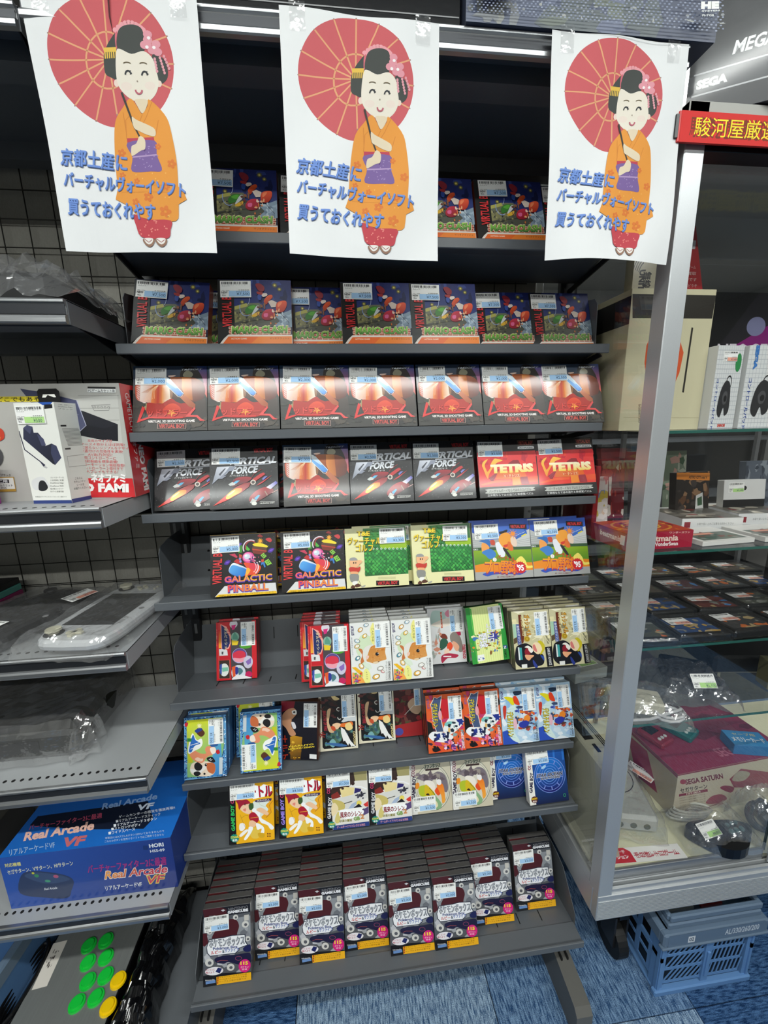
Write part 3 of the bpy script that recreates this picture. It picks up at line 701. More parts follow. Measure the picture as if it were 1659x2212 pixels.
def force():
    A = Art(*VB, ((20, 80), (1560, 70), (1610, 1600), (45, 1620)), '#1d1d1e')
    A.blobs(['#242426', '#18181a', '#2c2c2e'], 50, 100, 1600, 1600, 40, 60, 200, 3)
    rd = random.Random(5)
    for i in range(70): A.e('#b8b0b0', rd.uniform(60, 1580), rd.uniform(600, 1560), 4, 4, 0, 5)
    vb_logo(A, 1245, 190, 500, 140, 2)
    A.t('#e8eaee', 'VERTICAL', 1010, 440, 1080, 170, 1.5, 0.04, 0.3); A.t((900, 380, '#9aa0aa', 900, 500, '#f4f6fa'), 'VERTICAL', 1005, 436, 1070, 150, 1.5, 0.02, 0.3)
    A.p('#b8bcc4', 600, 548, 1430, 515, 1410, 538, 590, 572)
    A.t('#e8eaee', 'FORCE', 830, 668, 620, 180, 3, 0.04, 0.3); A.t((800, 600, '#b0b4bc', 800, 740, '#e4e8ee'), 'FORCE', 826, 664, 612, 160, 3, 0.02, 0.3)
    A.p((100, 1000, '#7a8090', 500, 560, '#dce0ea'), 90, 1010, 150, 780, 200, 580, 560, 570, 420, 760, 230, 870)
    A.p('#3a3e4a', 240, 760, 370, 620, 400, 620, 270, 800); A.p('#8a90a0', 240, 870, 320, 870, 420, 800, 360, 800, 480, 690, 560, 680, 620, 570, 480, 580, 400, 700)
    A.t('#f4f4f4', 'バーティカルフォース', 690, 800, 400, 50, 2, 0.02)
    # three abstract red fighters
    A.s((700, 850, '#a02430', 700, 1000, '#5e1420'), 540, 960, 640, 860, 820, 830, 990, 860, 900, 960, 700, 1030, 560, 1080); A.p('#c8ccc8', 455, 1015, 545, 955, 630, 990, 600, 1035, 500, 1050); A.p('#58b4dc', 570, 975, 640, 925, 720, 920, 640, 1000)
    A.p((300, 1500, '#ea3a2c', 900, 1000, '#8c1c22'), 120, 1535, 420, 1270, 640, 1080, 820, 990, 970, 970, 930, 1080, 770, 1210, 460, 1390)
    A.s((480, 1330, '#ffe23a', 740, 1130, '#f2872a'), 405, 1350, 460, 1240, 600, 1130, 740, 1105, 770, 1140, 740, 1210, 580, 1300, 470, 1370); A.s('#fff2a0', 440, 1290, 560, 1180, 620, 1160, 520, 1260)
    A.p('#c02c30', 1000, 900, 1180, 770, 1250, 740, 1300, 780, 1100, 930, 1050, 960); A.e('#d8ccc0', 1020, 975, 62, 62); A.e('#4a4440', 1020, 975, 38, 38)
    A.p('#c43238', 1090, 1070, 1150, 1010, 1450, 810, 1230, 1000); A.p('#7a7cc8', 1220, 900, 1280, 840, 1350, 830, 1250, 930)
    A.l('#a83034', 10, 990, 850, 1040, 770, 1210, 655)
    A.s((1100, 1200, '#b02c34', 1200, 1400, '#6e1820'), 930, 1420, 960, 1320, 1100, 1180, 1300, 1100, 1480, 1160, 1470, 1230, 1330, 1330, 1130, 1450, 1000, 1470)
    A.p('#58b4e0', 1045, 1370, 1140, 1290, 1185, 1300, 1100, 1420); A.p('#c2c4c0', 950, 1480, 1010, 1370, 1110, 1430, 1030, 1500); A.p((1330, 1110, '#f4f0f4', 1560, 970, '#5a5ac0'), 1320, 1105, 1540, 955, 1580, 1010, 1420, 1160)
    A.l('#e0b0a8', 14, 1450, 1250, 1590, 1175); A.l('#a08070', 26, 1290, 1200, 1350, 1310)
    A.e('#e8e8e0', 1050, 1500, 62, 44); A.t('#e8e8e4', 'HUDSON SOFT', 1350, 1500, 330, 36, 1, 0.02); A.r('#b8b8b4', 1180, 1455, 1520, 1470)
    return A
def tetris():
    A = Art(*VB, ((30, 115), (1560, 85), (1575, 1610), (70, 1640)), '#161616')
    A.p((300, 500, '#d42c38', 600, 1350, '#ea3a2c'), 45, 455, 1550, 408, 1560, 1305, 75, 1365)
    A.blobs(['#c82434', '#e4402e', '#dc3038', '#b81c30'], 80, 470, 1540, 760, 26, 40, 120, 2, 4)
    A.p('#8e1a26', 820, 750, 960, 660, 1090, 660, 1140, 780, 880, 780); A.p('#e06a2c', 560, 960, 1130, 940, 1260, 1060, 1280, 1110, 870, 1160, 470, 1165); A.p('#f08a28', 900, 1120, 1090, 1110, 1125, 1305, 905, 1325); A.p('#e8641e', 1110, 980, 1230, 970, 1280, 1100, 1120, 1110); A.p('#9c2030', 1110, 1110, 1290, 1100, 1330, 1300, 1130, 1305); A.p('#ea5426', 1290, 1110, 1560, 1090, 1560, 1240, 1330, 1250)
    A.p('#ef5a2c', 150, 1320, 480, 1250, 860, 1230, 870, 1170, 490, 1180, 90, 1290); A.p('#8a1c2c', 310, 1130, 480, 1010, 560, 900, 590, 900, 420, 1210, 360, 1200)
    for k in range(5): A.l('#f07a8a', 3, 330 + k * 30, 1180, 430 + k * 25, 1000)
    A.s((200, 640, '#f8c24a', 300, 1150, '#f0902a'), 310, 632, 225, 780, 255, 900, 290, 960, 380, 830, 380, 760, 470, 628, 560, 630, 690, 668, 560, 720, 480, 790, 330, 1010, 275, 1145, 180, 880, 155, 800, 190, 700, n=3)
    A.t((900, 740, '#fdf6dc', 900, 1020, '#f4cc2c'), 'TETRIS', 915, 880, 1100, 235, 1.5, 0.07)
    A.r('#f2a050', 680, 1030, 1110, 1120); A.r('#d8582a', 686, 1036, 1104, 1114); A.t('#fbe6b0', 'V・テトリス', 895, 1076, 390, 72, 2, 0.02)
    A.t('#d86a5a', 'VIRTUAL BOY', 1310, 205, 380, 90, 1, 0.03); A.ring('#9a7a60', 8, 1310, 205, 225, 75, 0, 360, 4) if False else A.l('#9a7a60', 7, 1100, 145, 1512, 135, 1516, 262, 1105, 270, 1100, 145)
    A.s('#e8e8e8', 1100, 335, 1130, 300, 1480, 292, 1515, 325, 1490, 362, 1130, 370); A.t('#1c1c1c', 'ACT-PUZZLE', 1310, 333, 350, 42, 1, 0.03)
    A.s('#b6b8b2', 250, 1465, 290, 1410, 1370, 1375, 1410, 1420, 1380, 1480, 290, 1530); A.t('#2c2c2c', 'バーチャルボーイならではの３Ｄパズル', 830, 1452, 1060, 78, 2, 0.02)
    A.t('#e4e4e4', '立体視ならではの迫力と新感覚パズル', 830, 1560, 1160, 60, 1.5, 0.02)
    return A
def pinball():
    A = Art(*VB, ((60, 110), (1565, 45), (1635, 1425), (110, 1500)), '#161314')
    A.l('#b8902c', 14, 60, 112, 1562, 48)
    rd = random.Random(8)
    for i in range(60): A.e('#a8a8b8', rd.uniform(420, 1550), rd.uniform(80, 1000), 4, 4, 0, 5)
    for x, y in ((470, 720), (1470, 450), (720, 330)): A.s('#4c2c98', x - 70, y + 40, x - 20, y - 40, x + 80, y - 40, x + 20, y + 50); A.s('#7a50d0', x - 40, y + 15, x, y - 15, x + 50, y - 20, x + 10, y + 20)
    A.p('#3c8a2c', 720, 520, 730, 440, 770, 330, 810, 350, 810, 500); A.p('#52b43c', 900, 340, 940, 380, 990, 430, 960, 460, 900, 440)
    A.ring('#e4d4dc', 26, 1000, 390, 170, 170, 150, 300, 14); A.ring('#a83a3a', 24, 1010, 380, 130, 140, 160, 330, 14)
    A.s('#f2da2c', 1050, 310, 1200, 280, 1390, 350, 1370, 390, 1200, 385, 1080, 350); A.p('#5e3a26', 1050, 350, 1380, 390, 1370, 460, 1030, 420); A.p('#c0402c', 1040, 410, 1375, 460, 1375, 480, 1040, 440); A.p('#7c2c20', 1040, 440, 1375, 480, 1290, 550, 1060, 520)
    A.burst('#f0a82c', 1220, 240, 80, 30, 10); A.s('#c8383c', 1150, 130, 1210, 90, 1280, 140, 1230, 155); A.s('#c8383c', 1340, 200, 1440, 170, 1490, 230, 1440, 270)
    A.p('#c83a5a', 510, 540, 640, 520, 710, 600, 680, 620); A.p('#c02c30', 620, 700, 690, 640, 740, 660, 830, 760, 700, 750)
    A.p('#c84a30', 740, 530, 810, 560, 790, 650, 740, 620); A.e('#8a8ad0', 762, 640, 26, 28); A.e('#9a9ae0', 776, 700, 26, 28)
    A.e('#e04a94', 955, 610, 138, 125); A.e('#f08cc0', 940, 600, 110, 98); A.e('#d0dce8', 925, 590, 70, 60); A.e('#f2f6f8', 900, 570, 34, 28)
    A.s((700, 760, '#f0f4f8', 700, 1000, '#1c6cc8'), 600, 735, 740, 770, 930, 860, 920, 940, 860, 1030, 720, 1040, 560, 980, 510, 880); A.s((640, 820, '#58a8e8', 800, 1000, '#2274cc'), 600, 780, 760, 820, 920, 880, 900, 960, 850, 1020, 700, 1020, 560, 960, 530, 880)
    A.s('#e8502c', 850, 740, 940, 730, 1130, 760, 1250, 830, 1170, 980, 1000, 1010, 880, 1030, 930, 880); A.s('#f8b03c', 930, 850, 1010, 890, 960, 990, 900, 1020); A.s('#e03a4c', 1000, 740, 1140, 760, 1180, 860, 1080, 900, 980, 830)
    A.ring('#f4dce4', 24, 1060, 830, 130, 160, 280, 420, 14); A.ring('#f4dce4', 12, 1050, 830, 90, 120, 280, 430, 12); A.blobs(['#2a2038', '#f2e8ee', '#46386a', '#c84870'], 990, 600, 1240, 760, 16, 14, 40, 4)
    for x, y in ((1305, 575), (1415, 720)):
        A.p('#8ccc4a', x - 70, y - 10, x, y - 65, x + 75, y + 10, x + 5, y + 65) if x < 1400 else A.p('#8ccc4a', 1325, 700, 1420, 645, 1505, 755, 1400, 800)
        for dx, dy in ((-25, -10), (10, -28), (-5, 25), (32, 5)): A.e('#1c2418', x + dx, y + dy, 15, 15, 0, 4)
    A.p('#3a7cc8', 1250, 730, 1330, 710, 1360, 830, 1330, 840, 1300, 760, 1260, 790); A.p('#d04a30', 1250, 660, 1320, 650, 1310, 720, 1260, 720)
    A.p('#dcdcdc', 430, 1250, 1600, 1185, 1640, 1440, 200, 1510); A.p('#f2c21e', 290, 1440, 1620, 1370, 1635, 1425, 220, 1500)
    for dx, c, b in ((26, '#4a2c98', 0.06), (14, '#5a34a4', 0.06), (0, None, 0.03)):
        A.t(c or (400, 1050, '#f0486a', 1000, 1060, '#f2a83c'), 'GALACTIC', 970, 1075 + dx, 1100, 140, 3, b); A.t(c or (500, 1250, '#e8404c', 1000, 1350, '#f08a3c'), 'PINBALL', 970, 1285 + dx, 940, 160, 3, b)
    A.t('#4a3a10', 'PINBALL GAME ピンボールゲーム', 620, 1455, 620, 44, 3, 0.015, 0.3); A.t('#4a3a10', 'ギャラクティック・ピンボール', 1290, 1405, 540, 44, 3, 0.015)
    vb_side(A, 115, 390, 300, 1210)
    return A
def golf():
    A = Art(*VB, ((40, 195), (1500, 130), (1555, 1505), (85, 1580)), '#e8e4ae')
    A.p('#2c6a34', 475, 190, 1495, 130, 1545, 1245, 520, 1300)
    A.p('#3a8a30', 480, 190, 900, 170, 900, 540, 490, 640); A.p('#96bc1c', 860, 540, 1520, 480, 1530, 640, 900, 660)
    rd = random.Random(4)
    for j in range(13):
        for i in range(12):
            x, y = 540 + i * 88 + (j % 2) * 44, 680 + j * 46
            A.burst(rd.choice(['#2f9a44', '#3aa84a', '#268a3c', '#4ab44e', '#1f7a38']), x, y, 44, 22, 5, rd.uniform(0, 70))
    for i in range(9): A.e('#cfe8d0', 720 + i * 95, 660, 26, 26, 0, 10); A.e('#3a8a50', 722 + i * 95, 664, 14, 14, 0, 8)
    for i in range(40): A.burst('#2c8a3c', rd.uniform(500, 880), rd.uniform(200, 640), 36, 16, 5)
    A.p('#e8e4ae', 40, 1300, 520, 1300, 1545, 1245, 1560, 1560, 85, 1600)
    for dx, c, b in ((9, '#5a4a10', 0.05), (0, '#f4d41c', 0.045)):
        A.t(c, 'T&E', 485 + dx, 305 + dx, 310, 115, 1, b); A.t(c, 'ヴァーチャル', 505 + dx, 475 + dx, 790, 165, 1, b); A.t(c, 'ゴルフ', 505 + dx, 635 + dx, 410, 170, 1, b)
    # a plain golfer figure in a cap
    A.s('#f0b888', 160, 930, 230, 925, 320, 930, 380, 1000, 350, 1070, 260, 1100, 170, 1060); A.s('#9a9a9a', 150, 920, 180, 870, 280, 860, 340, 910, 300, 930, 200, 935); A.e('#33261e', 250, 985, 14, 22); A.e('#33261e', 300, 985, 12, 20); A.s('#f0b888', 330, 940, 400, 920, 450, 950, 400, 1010, 360, 1000)
    A.s('#c83a2c', 150, 1090, 230, 1080, 330, 1100, 400, 1070, 400, 1150, 330, 1210, 200, 1210, 140, 1150); A.s('#f0b07c', 180, 1190, 330, 1190, 340, 1240, 200, 1250); A.s('#8e8e88', 160, 1255, 350, 1255, 360, 1380, 290, 1420, 180, 1420); A.s('#f0eee8', 220, 1420, 330, 1410, 320, 1490, 230, 1490); A.s('#5a3222', 170, 1560, 210, 1500, 270, 1520, 260, 1570); A.s('#5a3222', 270, 1500, 350, 1460, 410, 1520, 300, 1550); A.l('#707070', 8, 360, 1370, 430, 1540); A.s('#a8a8a0', 420, 1530, 515, 1500, 500, 1540, 440, 1555)
    for k in range(3): A.r('#8a885e', 820, 1316 + k * 22, 1240, 1321 + k * 22)
    vb_logo(A, 1045, 1455, 545, 112, 2)
    return A
def baseball():
    A = Art(*VB, ((110, 190), (1530, 90), (1555, 1450), (130, 1545)), '#a8a8a4')
    A.p('#2450b0', 110, 180, 1530, 85, 1535, 420, 110, 560); A.p((700, 180, '#1f4cb0', 700, 600, '#5a8ad8'), 300, 160, 1400, 90, 1400, 480, 300, 620)
    A.p('#b8bab8', 110, 420, 420, 560, 420, 780, 118, 800); A.p('#c8cac8', 1180, 560, 1460, 330, 1540, 300, 1540, 740, 1180, 760)
    for k in range(5): A.l('#8c8e8e', 8, 118, 560 + k * 48, 400, 600 + k * 40); A.l('#9a9c9c', 8, 1200, 600 + k * 35, 1540, 520 + k * 50)
    A.p('#356ac0', 1165, 480, 1455, 320, 1470, 420, 1185, 560); A.p('#e8d83a', 1320, 470, 1440, 410, 1445, 440, 1325, 500)
    for k in range(8): A.e('#f2f2f2', 1195 + k * 30, 468 - k * 13, 9, 9, 0, 6)
    A.p('#3a5a3c', 118, 780, 1545, 720, 1545, 800, 118, 860); A.p((800, 800, '#8cae1c', 800, 1150, '#4a8a2a'), 118, 850, 1545, 790, 1545, 1200, 130, 1200)
    A.p('#ea8a1e', 130, 1190, 500, 1120, 1200, 1100, 1550, 1105, 1553, 1290, 135, 1360); A.p('#a8a8a6', 135, 1355, 1553, 1285, 1560, 1460, 135, 1550)
    # loose players: blue at left, white shirt, orange glove
    A.s('#2f6cb4', 270, 620, 400, 585, 530, 600, 535, 730, 480, 760, 400, 660); A.s('#f0a050', 330, 680, 420, 670, 510, 760, 460, 840, 330, 870); A.s('#3f80c8', 320, 880, 520, 800, 650, 880, 640, 980, 500, 1040, 410, 960)
    A.s('#e8eaf0', 670, 660, 800, 640, 880, 740, 880, 960, 770, 980, 690, 850); A.s('#2a2422', 780, 390, 860, 370, 980, 330, 950, 400, 800, 440); A.s('#f0a038', 750, 600, 800, 460, 950, 400, 1050, 460, 1050, 640, 980, 780, 850, 760); A.s('#2a2624', 840, 790, 900, 780, 1040, 990, 980, 1010); A.s('#e07030', 980, 620, 1060, 660, 1100, 800, 1030, 840, 950, 760); A.s('#d83c2c', 860, 710, 970, 680, 940, 750, 880, 760)
    A.s('#e8ceba', 1050, 520, 1150, 500, 1200, 640, 1160, 740, 1060, 680); A.burst('#f0902c', 1110, 430, 130, 40, 9); A.s('#c84a30', 540, 600, 640, 590, 650, 700, 560, 700)
    A.s('#f2e06a', 1140, 1100, 1270, 960, 1380, 1060, 1420, 1180, 1540, 1180, 1540, 1230, 1380, 1240)
    A.s('#2f50b4', 310, 1390, 600, 1330, 960, 1360, 1380, 1310, 1230, 1400, 980, 1390, 600, 1400, 420, 1445)
    for dx, c, b in ((22, '#b02a1c', 0.06), (12, '#2c3c9c', 0.05), (0, '#c84a18', 0.055)): A.t(c, 'プロ野球', 770, 1225 + dx, 790, 330, 0, b)
    A.t((400, 1080, '#f6b41c', 500, 1380, '#ee7c1c'), 'プロ野球', 770, 1222, 780, 318, 0, 0.035)
    A.t('#c8281c', 'バーチャル', 900, 1020, 430, 110, -8, 0.06); A.burst('#d0242c', 1245, 1230, 150, 128, 16); A.t('#fff', "'95", 1240, 1235, 170, 150, 1, 0.04); A.e('#f4f0e8', 620, 1050, 48, 48); A.ring('#c84a4a', 5, 600, 1050, 30, 40, -60, 60, 8)
    vb_logo(A, 1250, 248, 430, 110, 3); A.t('#8a5a58', '© 1995 KEMCO', 860, 1452, 420, 40, 2, 0.01); A.t('#e8e8e4', 'KEMCO', 175, 820, 110, 38, 2, 0.02)
    return A
def capsule():
    A = Art(*GBA, ((90, 235), (1375, 190), (1460, 2075), (160, 2180)), '#c81c28')
    A.p('#4a4248', 540, 215, 1240, 190, 1300, 2080, 640, 2120); A.p('#d01e2a', 1240, 200, 1375, 190, 1460, 2080, 1300, 2090)
    A.p('#3a2a24', 210, 1500, 560, 1490, 590, 2090, 240, 2100); A.l('#f0907a', 8, 190, 240, 215, 1490, 560, 1480, 590, 2100, 240, 2110, 215, 1500)
    A.p((230, 500, '#d02020', 235, 760, '#f8b43c'), 180, 480, 262, 480, 290, 1080, 200, 1080)
    A.e('#d8d4dc', 660, 300, 130, 130); A.p('#d8287c', 590, 340, 740, 320, 700, 470, 620, 500); A.e('#8ab8a4', 720, 720, 130, 150); A.p('#5a9a84', 640, 700, 700, 560, 800, 700, 820, 820, 640, 800); A.p('#e8c82c', 610, 830, 840, 860, 800, 1000, 630, 1000); A.s('#4ea02c', 870, 990, 1000, 1030, 1230, 980, 1220, 1080, 1060, 1120, 900, 1080)
    A.e('#b8b0e0', 880, 1345, 245, 250); A.e('#5a4a8c', 880, 1330, 225, 225); A.s('#d8344c', 680, 1260, 860, 1180, 1040, 1230, 1070, 1380, 940, 1450, 760, 1480, 670, 1400); A.s('#f0a0b0', 690, 1420, 900, 1440, 1060, 1400, 980, 1560, 760, 1540)
    A.e('#ccc8dc', 1160, 1560, 150, 210); A.p('#8a6ab8', 1080, 1540, 1250, 1420, 1250, 1600, 1150, 1660); A.e('#d4dce8', 860, 1900, 230, 250); A.p('#e45a2c', 640, 1720, 760, 1680, 770, 2100, 690, 2080); A.s('#2c3890', 760, 1720, 860, 1760, 850, 1920, 770, 1960); A.s('#4e7c84', 860, 1760, 960, 1780, 1000, 1880, 880, 1980); A.e('#c81e5c', 1190, 1960, 110, 100); A.p('#f0eef0', 660, 2090, 800, 1990, 1060, 2000, 1290, 2080, 1290, 2120, 660, 2140)
    A.e('#e8ece8', 400, 1810, 150, 215); A.p('#3050a8', 250, 1640, 320, 1600, 320, 1980, 260, 1920); A.p('#7ac0a8', 320, 1740, 520, 1720, 530, 1840, 340, 1880)
    A.p('#f4a89a', 235, 285, 440, 380, 590, 660, 590, 940, 530, 1110, 330, 1180, 290, 1150); A.p('#1f2c64', 262, 310, 360, 390, 540, 700, 560, 930, 510, 1060, 350, 1160, 310, 1100)
    A.t('#c02830', 'ポケット', 500, 470, 330, 100, -82, 0.04); A.t('#3a2a10', 'ダルビッシュ', 425, 760, 690, 110, -86, 0.06); A.t('#e8dcb8', 'ダルビッシュ', 428, 760, 680, 98, -86, 0.035)
    A.p('#e0e0e0', 210, 1120, 310, 1120, 480, 1150, 505, 1330, 230, 1340); A.p('#4a4a4c', 300, 1200, 360, 1200, 350, 1300, 300, 1290); A.t('#f2c8b8', 'バーチャル野球ゲームセット', 125, 740, 560, 34, -88, 0.01)
    return A
def hamster():
    A = Art(*GBA, ((90, 215), (1260, 120), (1400, 2030), (185, 2150)), '#e8e9e6')
    A.s('#d2e2c0', 420, 600, 700, 620, 760, 900, 560, 1000, 420, 1200, 480, 1500, 700, 1700, 560, 1400, 300, 1100); A.s('#dce8d4', 520, 1450, 700, 1480, 760, 1640, 600, 1600)
    A.s('#c8743c', 380, 1000, 480, 1040, 520, 1250, 540, 1400, 460, 1480, 430, 1400, 470, 1200, 370, 1040)
    A.s('#e4e0d8', 560, 960, 740, 890, 800, 960, 700, 1200, 640, 1420, 540, 1400, 490, 1180)
    A.s((700, 900, '#cf8434', 1000, 1500, '#d89a52'), 700, 1000, 760, 920, 860, 900, 950, 960, 1040, 950, 1160, 895, 1150, 1100, 1190, 1280, 1180, 1350, 1020, 1400, 900, 1480, 740, 1450, 610, 1390, 640, 1200)
    A.p('#c87828', 960, 1080, 1140, 930, 1130, 1050); A.s('#eec8b8', 590, 1240, 680, 1230, 650, 1330, 600, 1340); A.s('#e8cfa8', 800, 1440, 960, 1400, 1000, 1420, 880, 1490)
    A.blobs(['#d89044', '#c87a2c', '#e0a060'], 720, 960, 1120, 1400, 30, 14, 34, 6); A.e('#1c1c24', 915, 1170, 52, 56); A.e('#f4f4f4', 945, 1150, 12, 12); A.e('#5a3418', 965, 1415, 26, 14)
    def critter(x, y, c, r_=1.0, rot=0): A.e('#7a7050', x, y, 92 * r_, 66 * r_, rot); A.e(c, x, y, 78 * r_, 54 * r_, rot); A.e('#fbf8f0', x + 12, y - 8, 48 * r_, 34 * r_, rot); A.e('#2a2620', x + 20, y - 14, 8, 8, 0, 6)
    critter(410, 410, '#e8b060', 1, -50); critter(575, 260, '#a8c4d8', 0.9, -20); critter(540, 600, '#f0c860', 0.95, -50); critter(320, 760, '#b4ccdc', 1, 20); critter(320, 930, '#e8d09a', 1, -30); critter(345, 1310, '#4a90a8', 1, -50); critter(455, 1560, '#f2c878', 1.1, 60); critter(1020, 1630, '#d8d8d8', 1.1, -20); critter(1090, 1730, '#e09aa0', 0.7, 30); critter(900, 1900, '#f0b850', 1.3, -30)
    A.s('#f0ea8c', 690, 420, 740, 240, 800, 230, 830, 860, 760, 820, 700, 680, 720, 540); A.s('#f0ee90', 520, 1760, 600, 1640, 720, 1800, 720, 2080, 600, 2110, 520, 1980)
    A.p('#f0b81e', 175, 1600, 290, 1590, 500, 1760, 495, 1910); A.p('#f4a84a', 190, 1760, 300, 1780, 480, 1910, 580, 2100, 190, 2130); A.blobs(['#4a8ac0', '#d8384a', '#6ab04a', '#8a4a9a', '#f8dc8a'], 200, 1780, 520, 2110, 22, 20, 55, 5)
    A.t('#3c3468', 'ATLUS', 180, 435, 300, 80, -84, 0.03); A.t('#4a4a7c', 'めだまやきとハムスター', 180, 960, 620, 40, -86, 0.01); A.t('#3a3020', 'こんにちは', 780, 560, 420, 60, -88, 0.02)
    A.t('#5a5a58', 'ゲームボーイアドバンス', 1205, 1700, 600, 60, -88, 0.01); A.t('#6a6a68', 'GAME BOY ADVANCE', 1290, 1690, 600, 66, -88, 0.02); A.t('#6a6428', 'ようこそ', 620, 1860, 260, 44, -86, 0.01)
    return A
def comic():
    A = Art(*GBA, ((-330, 190), (600, 145), (745, 1405), (-170, 1480)), '#dcdcdc')
    A.s('#b8d0c8', -200, 260, 0, 230, 150, 300, 150, 520, 0, 620, -200, 560); A.s('#e08aa0', 140, 290, 230, 210, 300, 300, 240, 380, 180, 360); A.s('#e8ddd0', -200, 560, 150, 420, 290, 430, 290, 560, 60, 620)
    A.l('#c8583a', 40, 40, 260, 85, 640); A.t('#f4e0d0', 'テイルズ', 62, 450, 330, 34, -85, 0.03)
    A.s('#7a3424', 60, 780, 180, 780, 240, 880, 160, 900, 60, 850); A.s('#2c5a48', 60, 920, 180, 880, 260, 980, 180, 1100, 60, 1140); A.s('#8a8078', 300, 800, 420, 720, 540, 820, 600, 960, 640, 1150, 540, 1180, 440, 1000, 330, 960); A.s('#e6a888', 360, 960, 440, 960, 540, 1060, 500, 1170, 420, 1120)
    A.s('#e8502c', 240, 1010, 320, 960, 380, 1060, 320, 1160, 240, 1120); A.s('#f0d0b8', 180, 1140, 280, 1120, 290, 1240, 180, 1240); A.s('#b02848', 100, 1290, 240, 1220, 430, 1230, 530, 1260, 460, 1320, 260, 1330, 130, 1440); A.s('#b8204a', 440, 700, 540, 700, 570, 800, 500, 800); A.l('#f4f4f4', 24, 150, 1290, 350, 1290)
    A.blobs(['#c8b8b0', '#a0a8a0', '#d08a70'], -150, 650, 60, 1300, 18, 30, 70, 5)
    A.t('#c02440', 'namco', 665, 1180, 320, 76, -84, 0.03)
    return A
def field():
    A = Art(*GBA, ((640, 285), (1350, 225), (1590, 1480), (810, 1570)), '#e6efa0')
    for k in range(14): A.l('#cfe08a', 8, 700 + k * 45, 300, 880 + k * 48, 1560)
    A.p('#2c9a3c', 640, 285, 730, 280, 905, 1560, 810, 1570); A.p('#2c9a3c', 1290, 230, 1350, 225, 1590, 1480, 1465, 1500); A.p('#52b84a', 735, 300, 760, 300, 930, 1550, 905, 1555)
    A.blobs(['#5a9a3a', '#e0902c', '#4a7ab8', '#c8b02c', '#f0e8b0', '#8a5a2c'], 760, 760, 1360, 1330, 46, 16, 44, 7); A.p('#f2f4ee', 900, 1350, 1040, 1330, 1060, 1480, 910, 1500); A.blobs(['#d04a4a', '#4a6ab0'], 920, 1370, 1030, 1470, 6, 10, 24, 2)
    A.burst('#3a3e98', 1230, 930, 150, 60, 9)
    for dx, c, b in ((0, '#4a4a8a', 0.09), (0, '#f6f6fa', 0.05)): A.t(c, 'コロコロ', 1150, 850, 420, 130, -82, b); A.t(c, '野球', 1010, 1010, 330, 170, -82, b)
    A.s('#3a7ab8', 800, 930, 870, 930, 850, 1010, 800, 990); A.p('#22508c', 1425, 1150, 1505, 1145, 1525, 1220, 1440, 1225); A.t('#fff', 'N', 1470, 1195, 60, 50, -84, 0.03); A.t('#123c1c', 'NAMCO', 1490, 1350, 200, 56, -84, 0.02)
    return A
def blond():
    A = Art(*GBA, ((180, 290), (1430, 195), (1385, 2130), (190, 2200)), '#cfc8a0')
    A.blobs(['#e8dfae', '#b8a878', '#d8d0b0', '#8e8a6a', '#f2ecd0'], 200, 260, 1400, 1300, 40, 50, 140, 3); A.p('#a8ccb0', 190, 720, 300, 720, 300, 1180, 200, 1180); A.p('#5a4a34', 190, 1210, 310, 1150, 300, 1330, 190, 1390)
    for k in range(12): A.l('#f6eec0', 16, 1150, 1040, 1150 + 420 * math.cos(k * 0.52), 1040 + 420 * math.sin(k * 0.52))
    A.e('#f8f6e8', 1150, 1030, 90, 90)
    A.s('#10121c', 300, 1440, 540, 1360, 700, 1420, 900, 1600, 1100, 1760, 1100, 1980, 1000, 2080, 700, 2130, 380, 2140, 190, 1940, 220, 1600); A.s('#2c3c8c', 760, 1900, 880, 2100, 860, 2150, 800, 2150, 740, 2000); A.s('#2a4a9c', 1000, 1760, 1110, 1800, 1110, 1940, 1060, 1880)
    A.s('#f0d8b0', 790, 1400, 900, 1330, 1080, 1420, 1080, 1600, 960, 1720, 860, 1690, 770, 1560); A.s('#cdbd24', 960, 1310, 1060, 1280, 1170, 1420, 1150, 1580, 1030, 1730, 1000, 1700, 1080, 1560, 1030, 1400); A.s('#d87a74', 790, 1440, 850, 1410, 910, 1600, 890, 1650, 800, 1580)
    A.s('#8e1c2c', 520, 1580, 640, 1500, 700, 1640, 640, 1740, 520, 1720); A.s('#f0ece0', 520, 1490, 640, 1440, 780, 1580, 720, 1680, 640, 1600, 620, 1520); A.s('#e8a87c', 510, 1740, 640, 1740, 800, 1760, 700, 1850, 620, 1920, 530, 1850)
    A.p('#4c5c9c', 300, 720, 400, 720, 430, 1390, 310, 1410); A.t('#f0f0f4', '金色のガッシュ', 368, 1080, 640, 76, -88, 0.03); A.p('#6a2c18', 400, 400, 500, 390, 540, 1100, 500, 1330, 440, 1380, 400, 720); A.t('#e8d89a', 'THE CARD BATTLE', 510, 770, 690, 66, -89, 0.03)
    A.t('#6a2408', 'ガッシュベル', 680, 760, 720, 190, -88, 0.08); A.t('#f0b01e', 'ガッシュベル', 684, 760, 700, 170, -88, 0.03); A.e('#c8a42c', 620, 1215, 95, 95); A.ring('#7a5a10', 14, 625, 1215, 55, 55)
    A.p('#3aa0a0', 350, 1500, 420, 1500, 425, 1890, 355, 1890); A.p('#dce4e4', 300, 1490, 345, 1490, 350, 1900, 305, 1900); A.p('#e8e8e4', 375, 2040, 550, 2030, 545, 2150, 375, 2160); A.p('#0c0c14', 1180, 1500, 1400, 1470, 1390, 2110, 1190, 2130); A.t('#d8d8d8', 'GAME BOY ADVANCE', 1290, 1800, 560, 90, -88, 0.02)
    return A
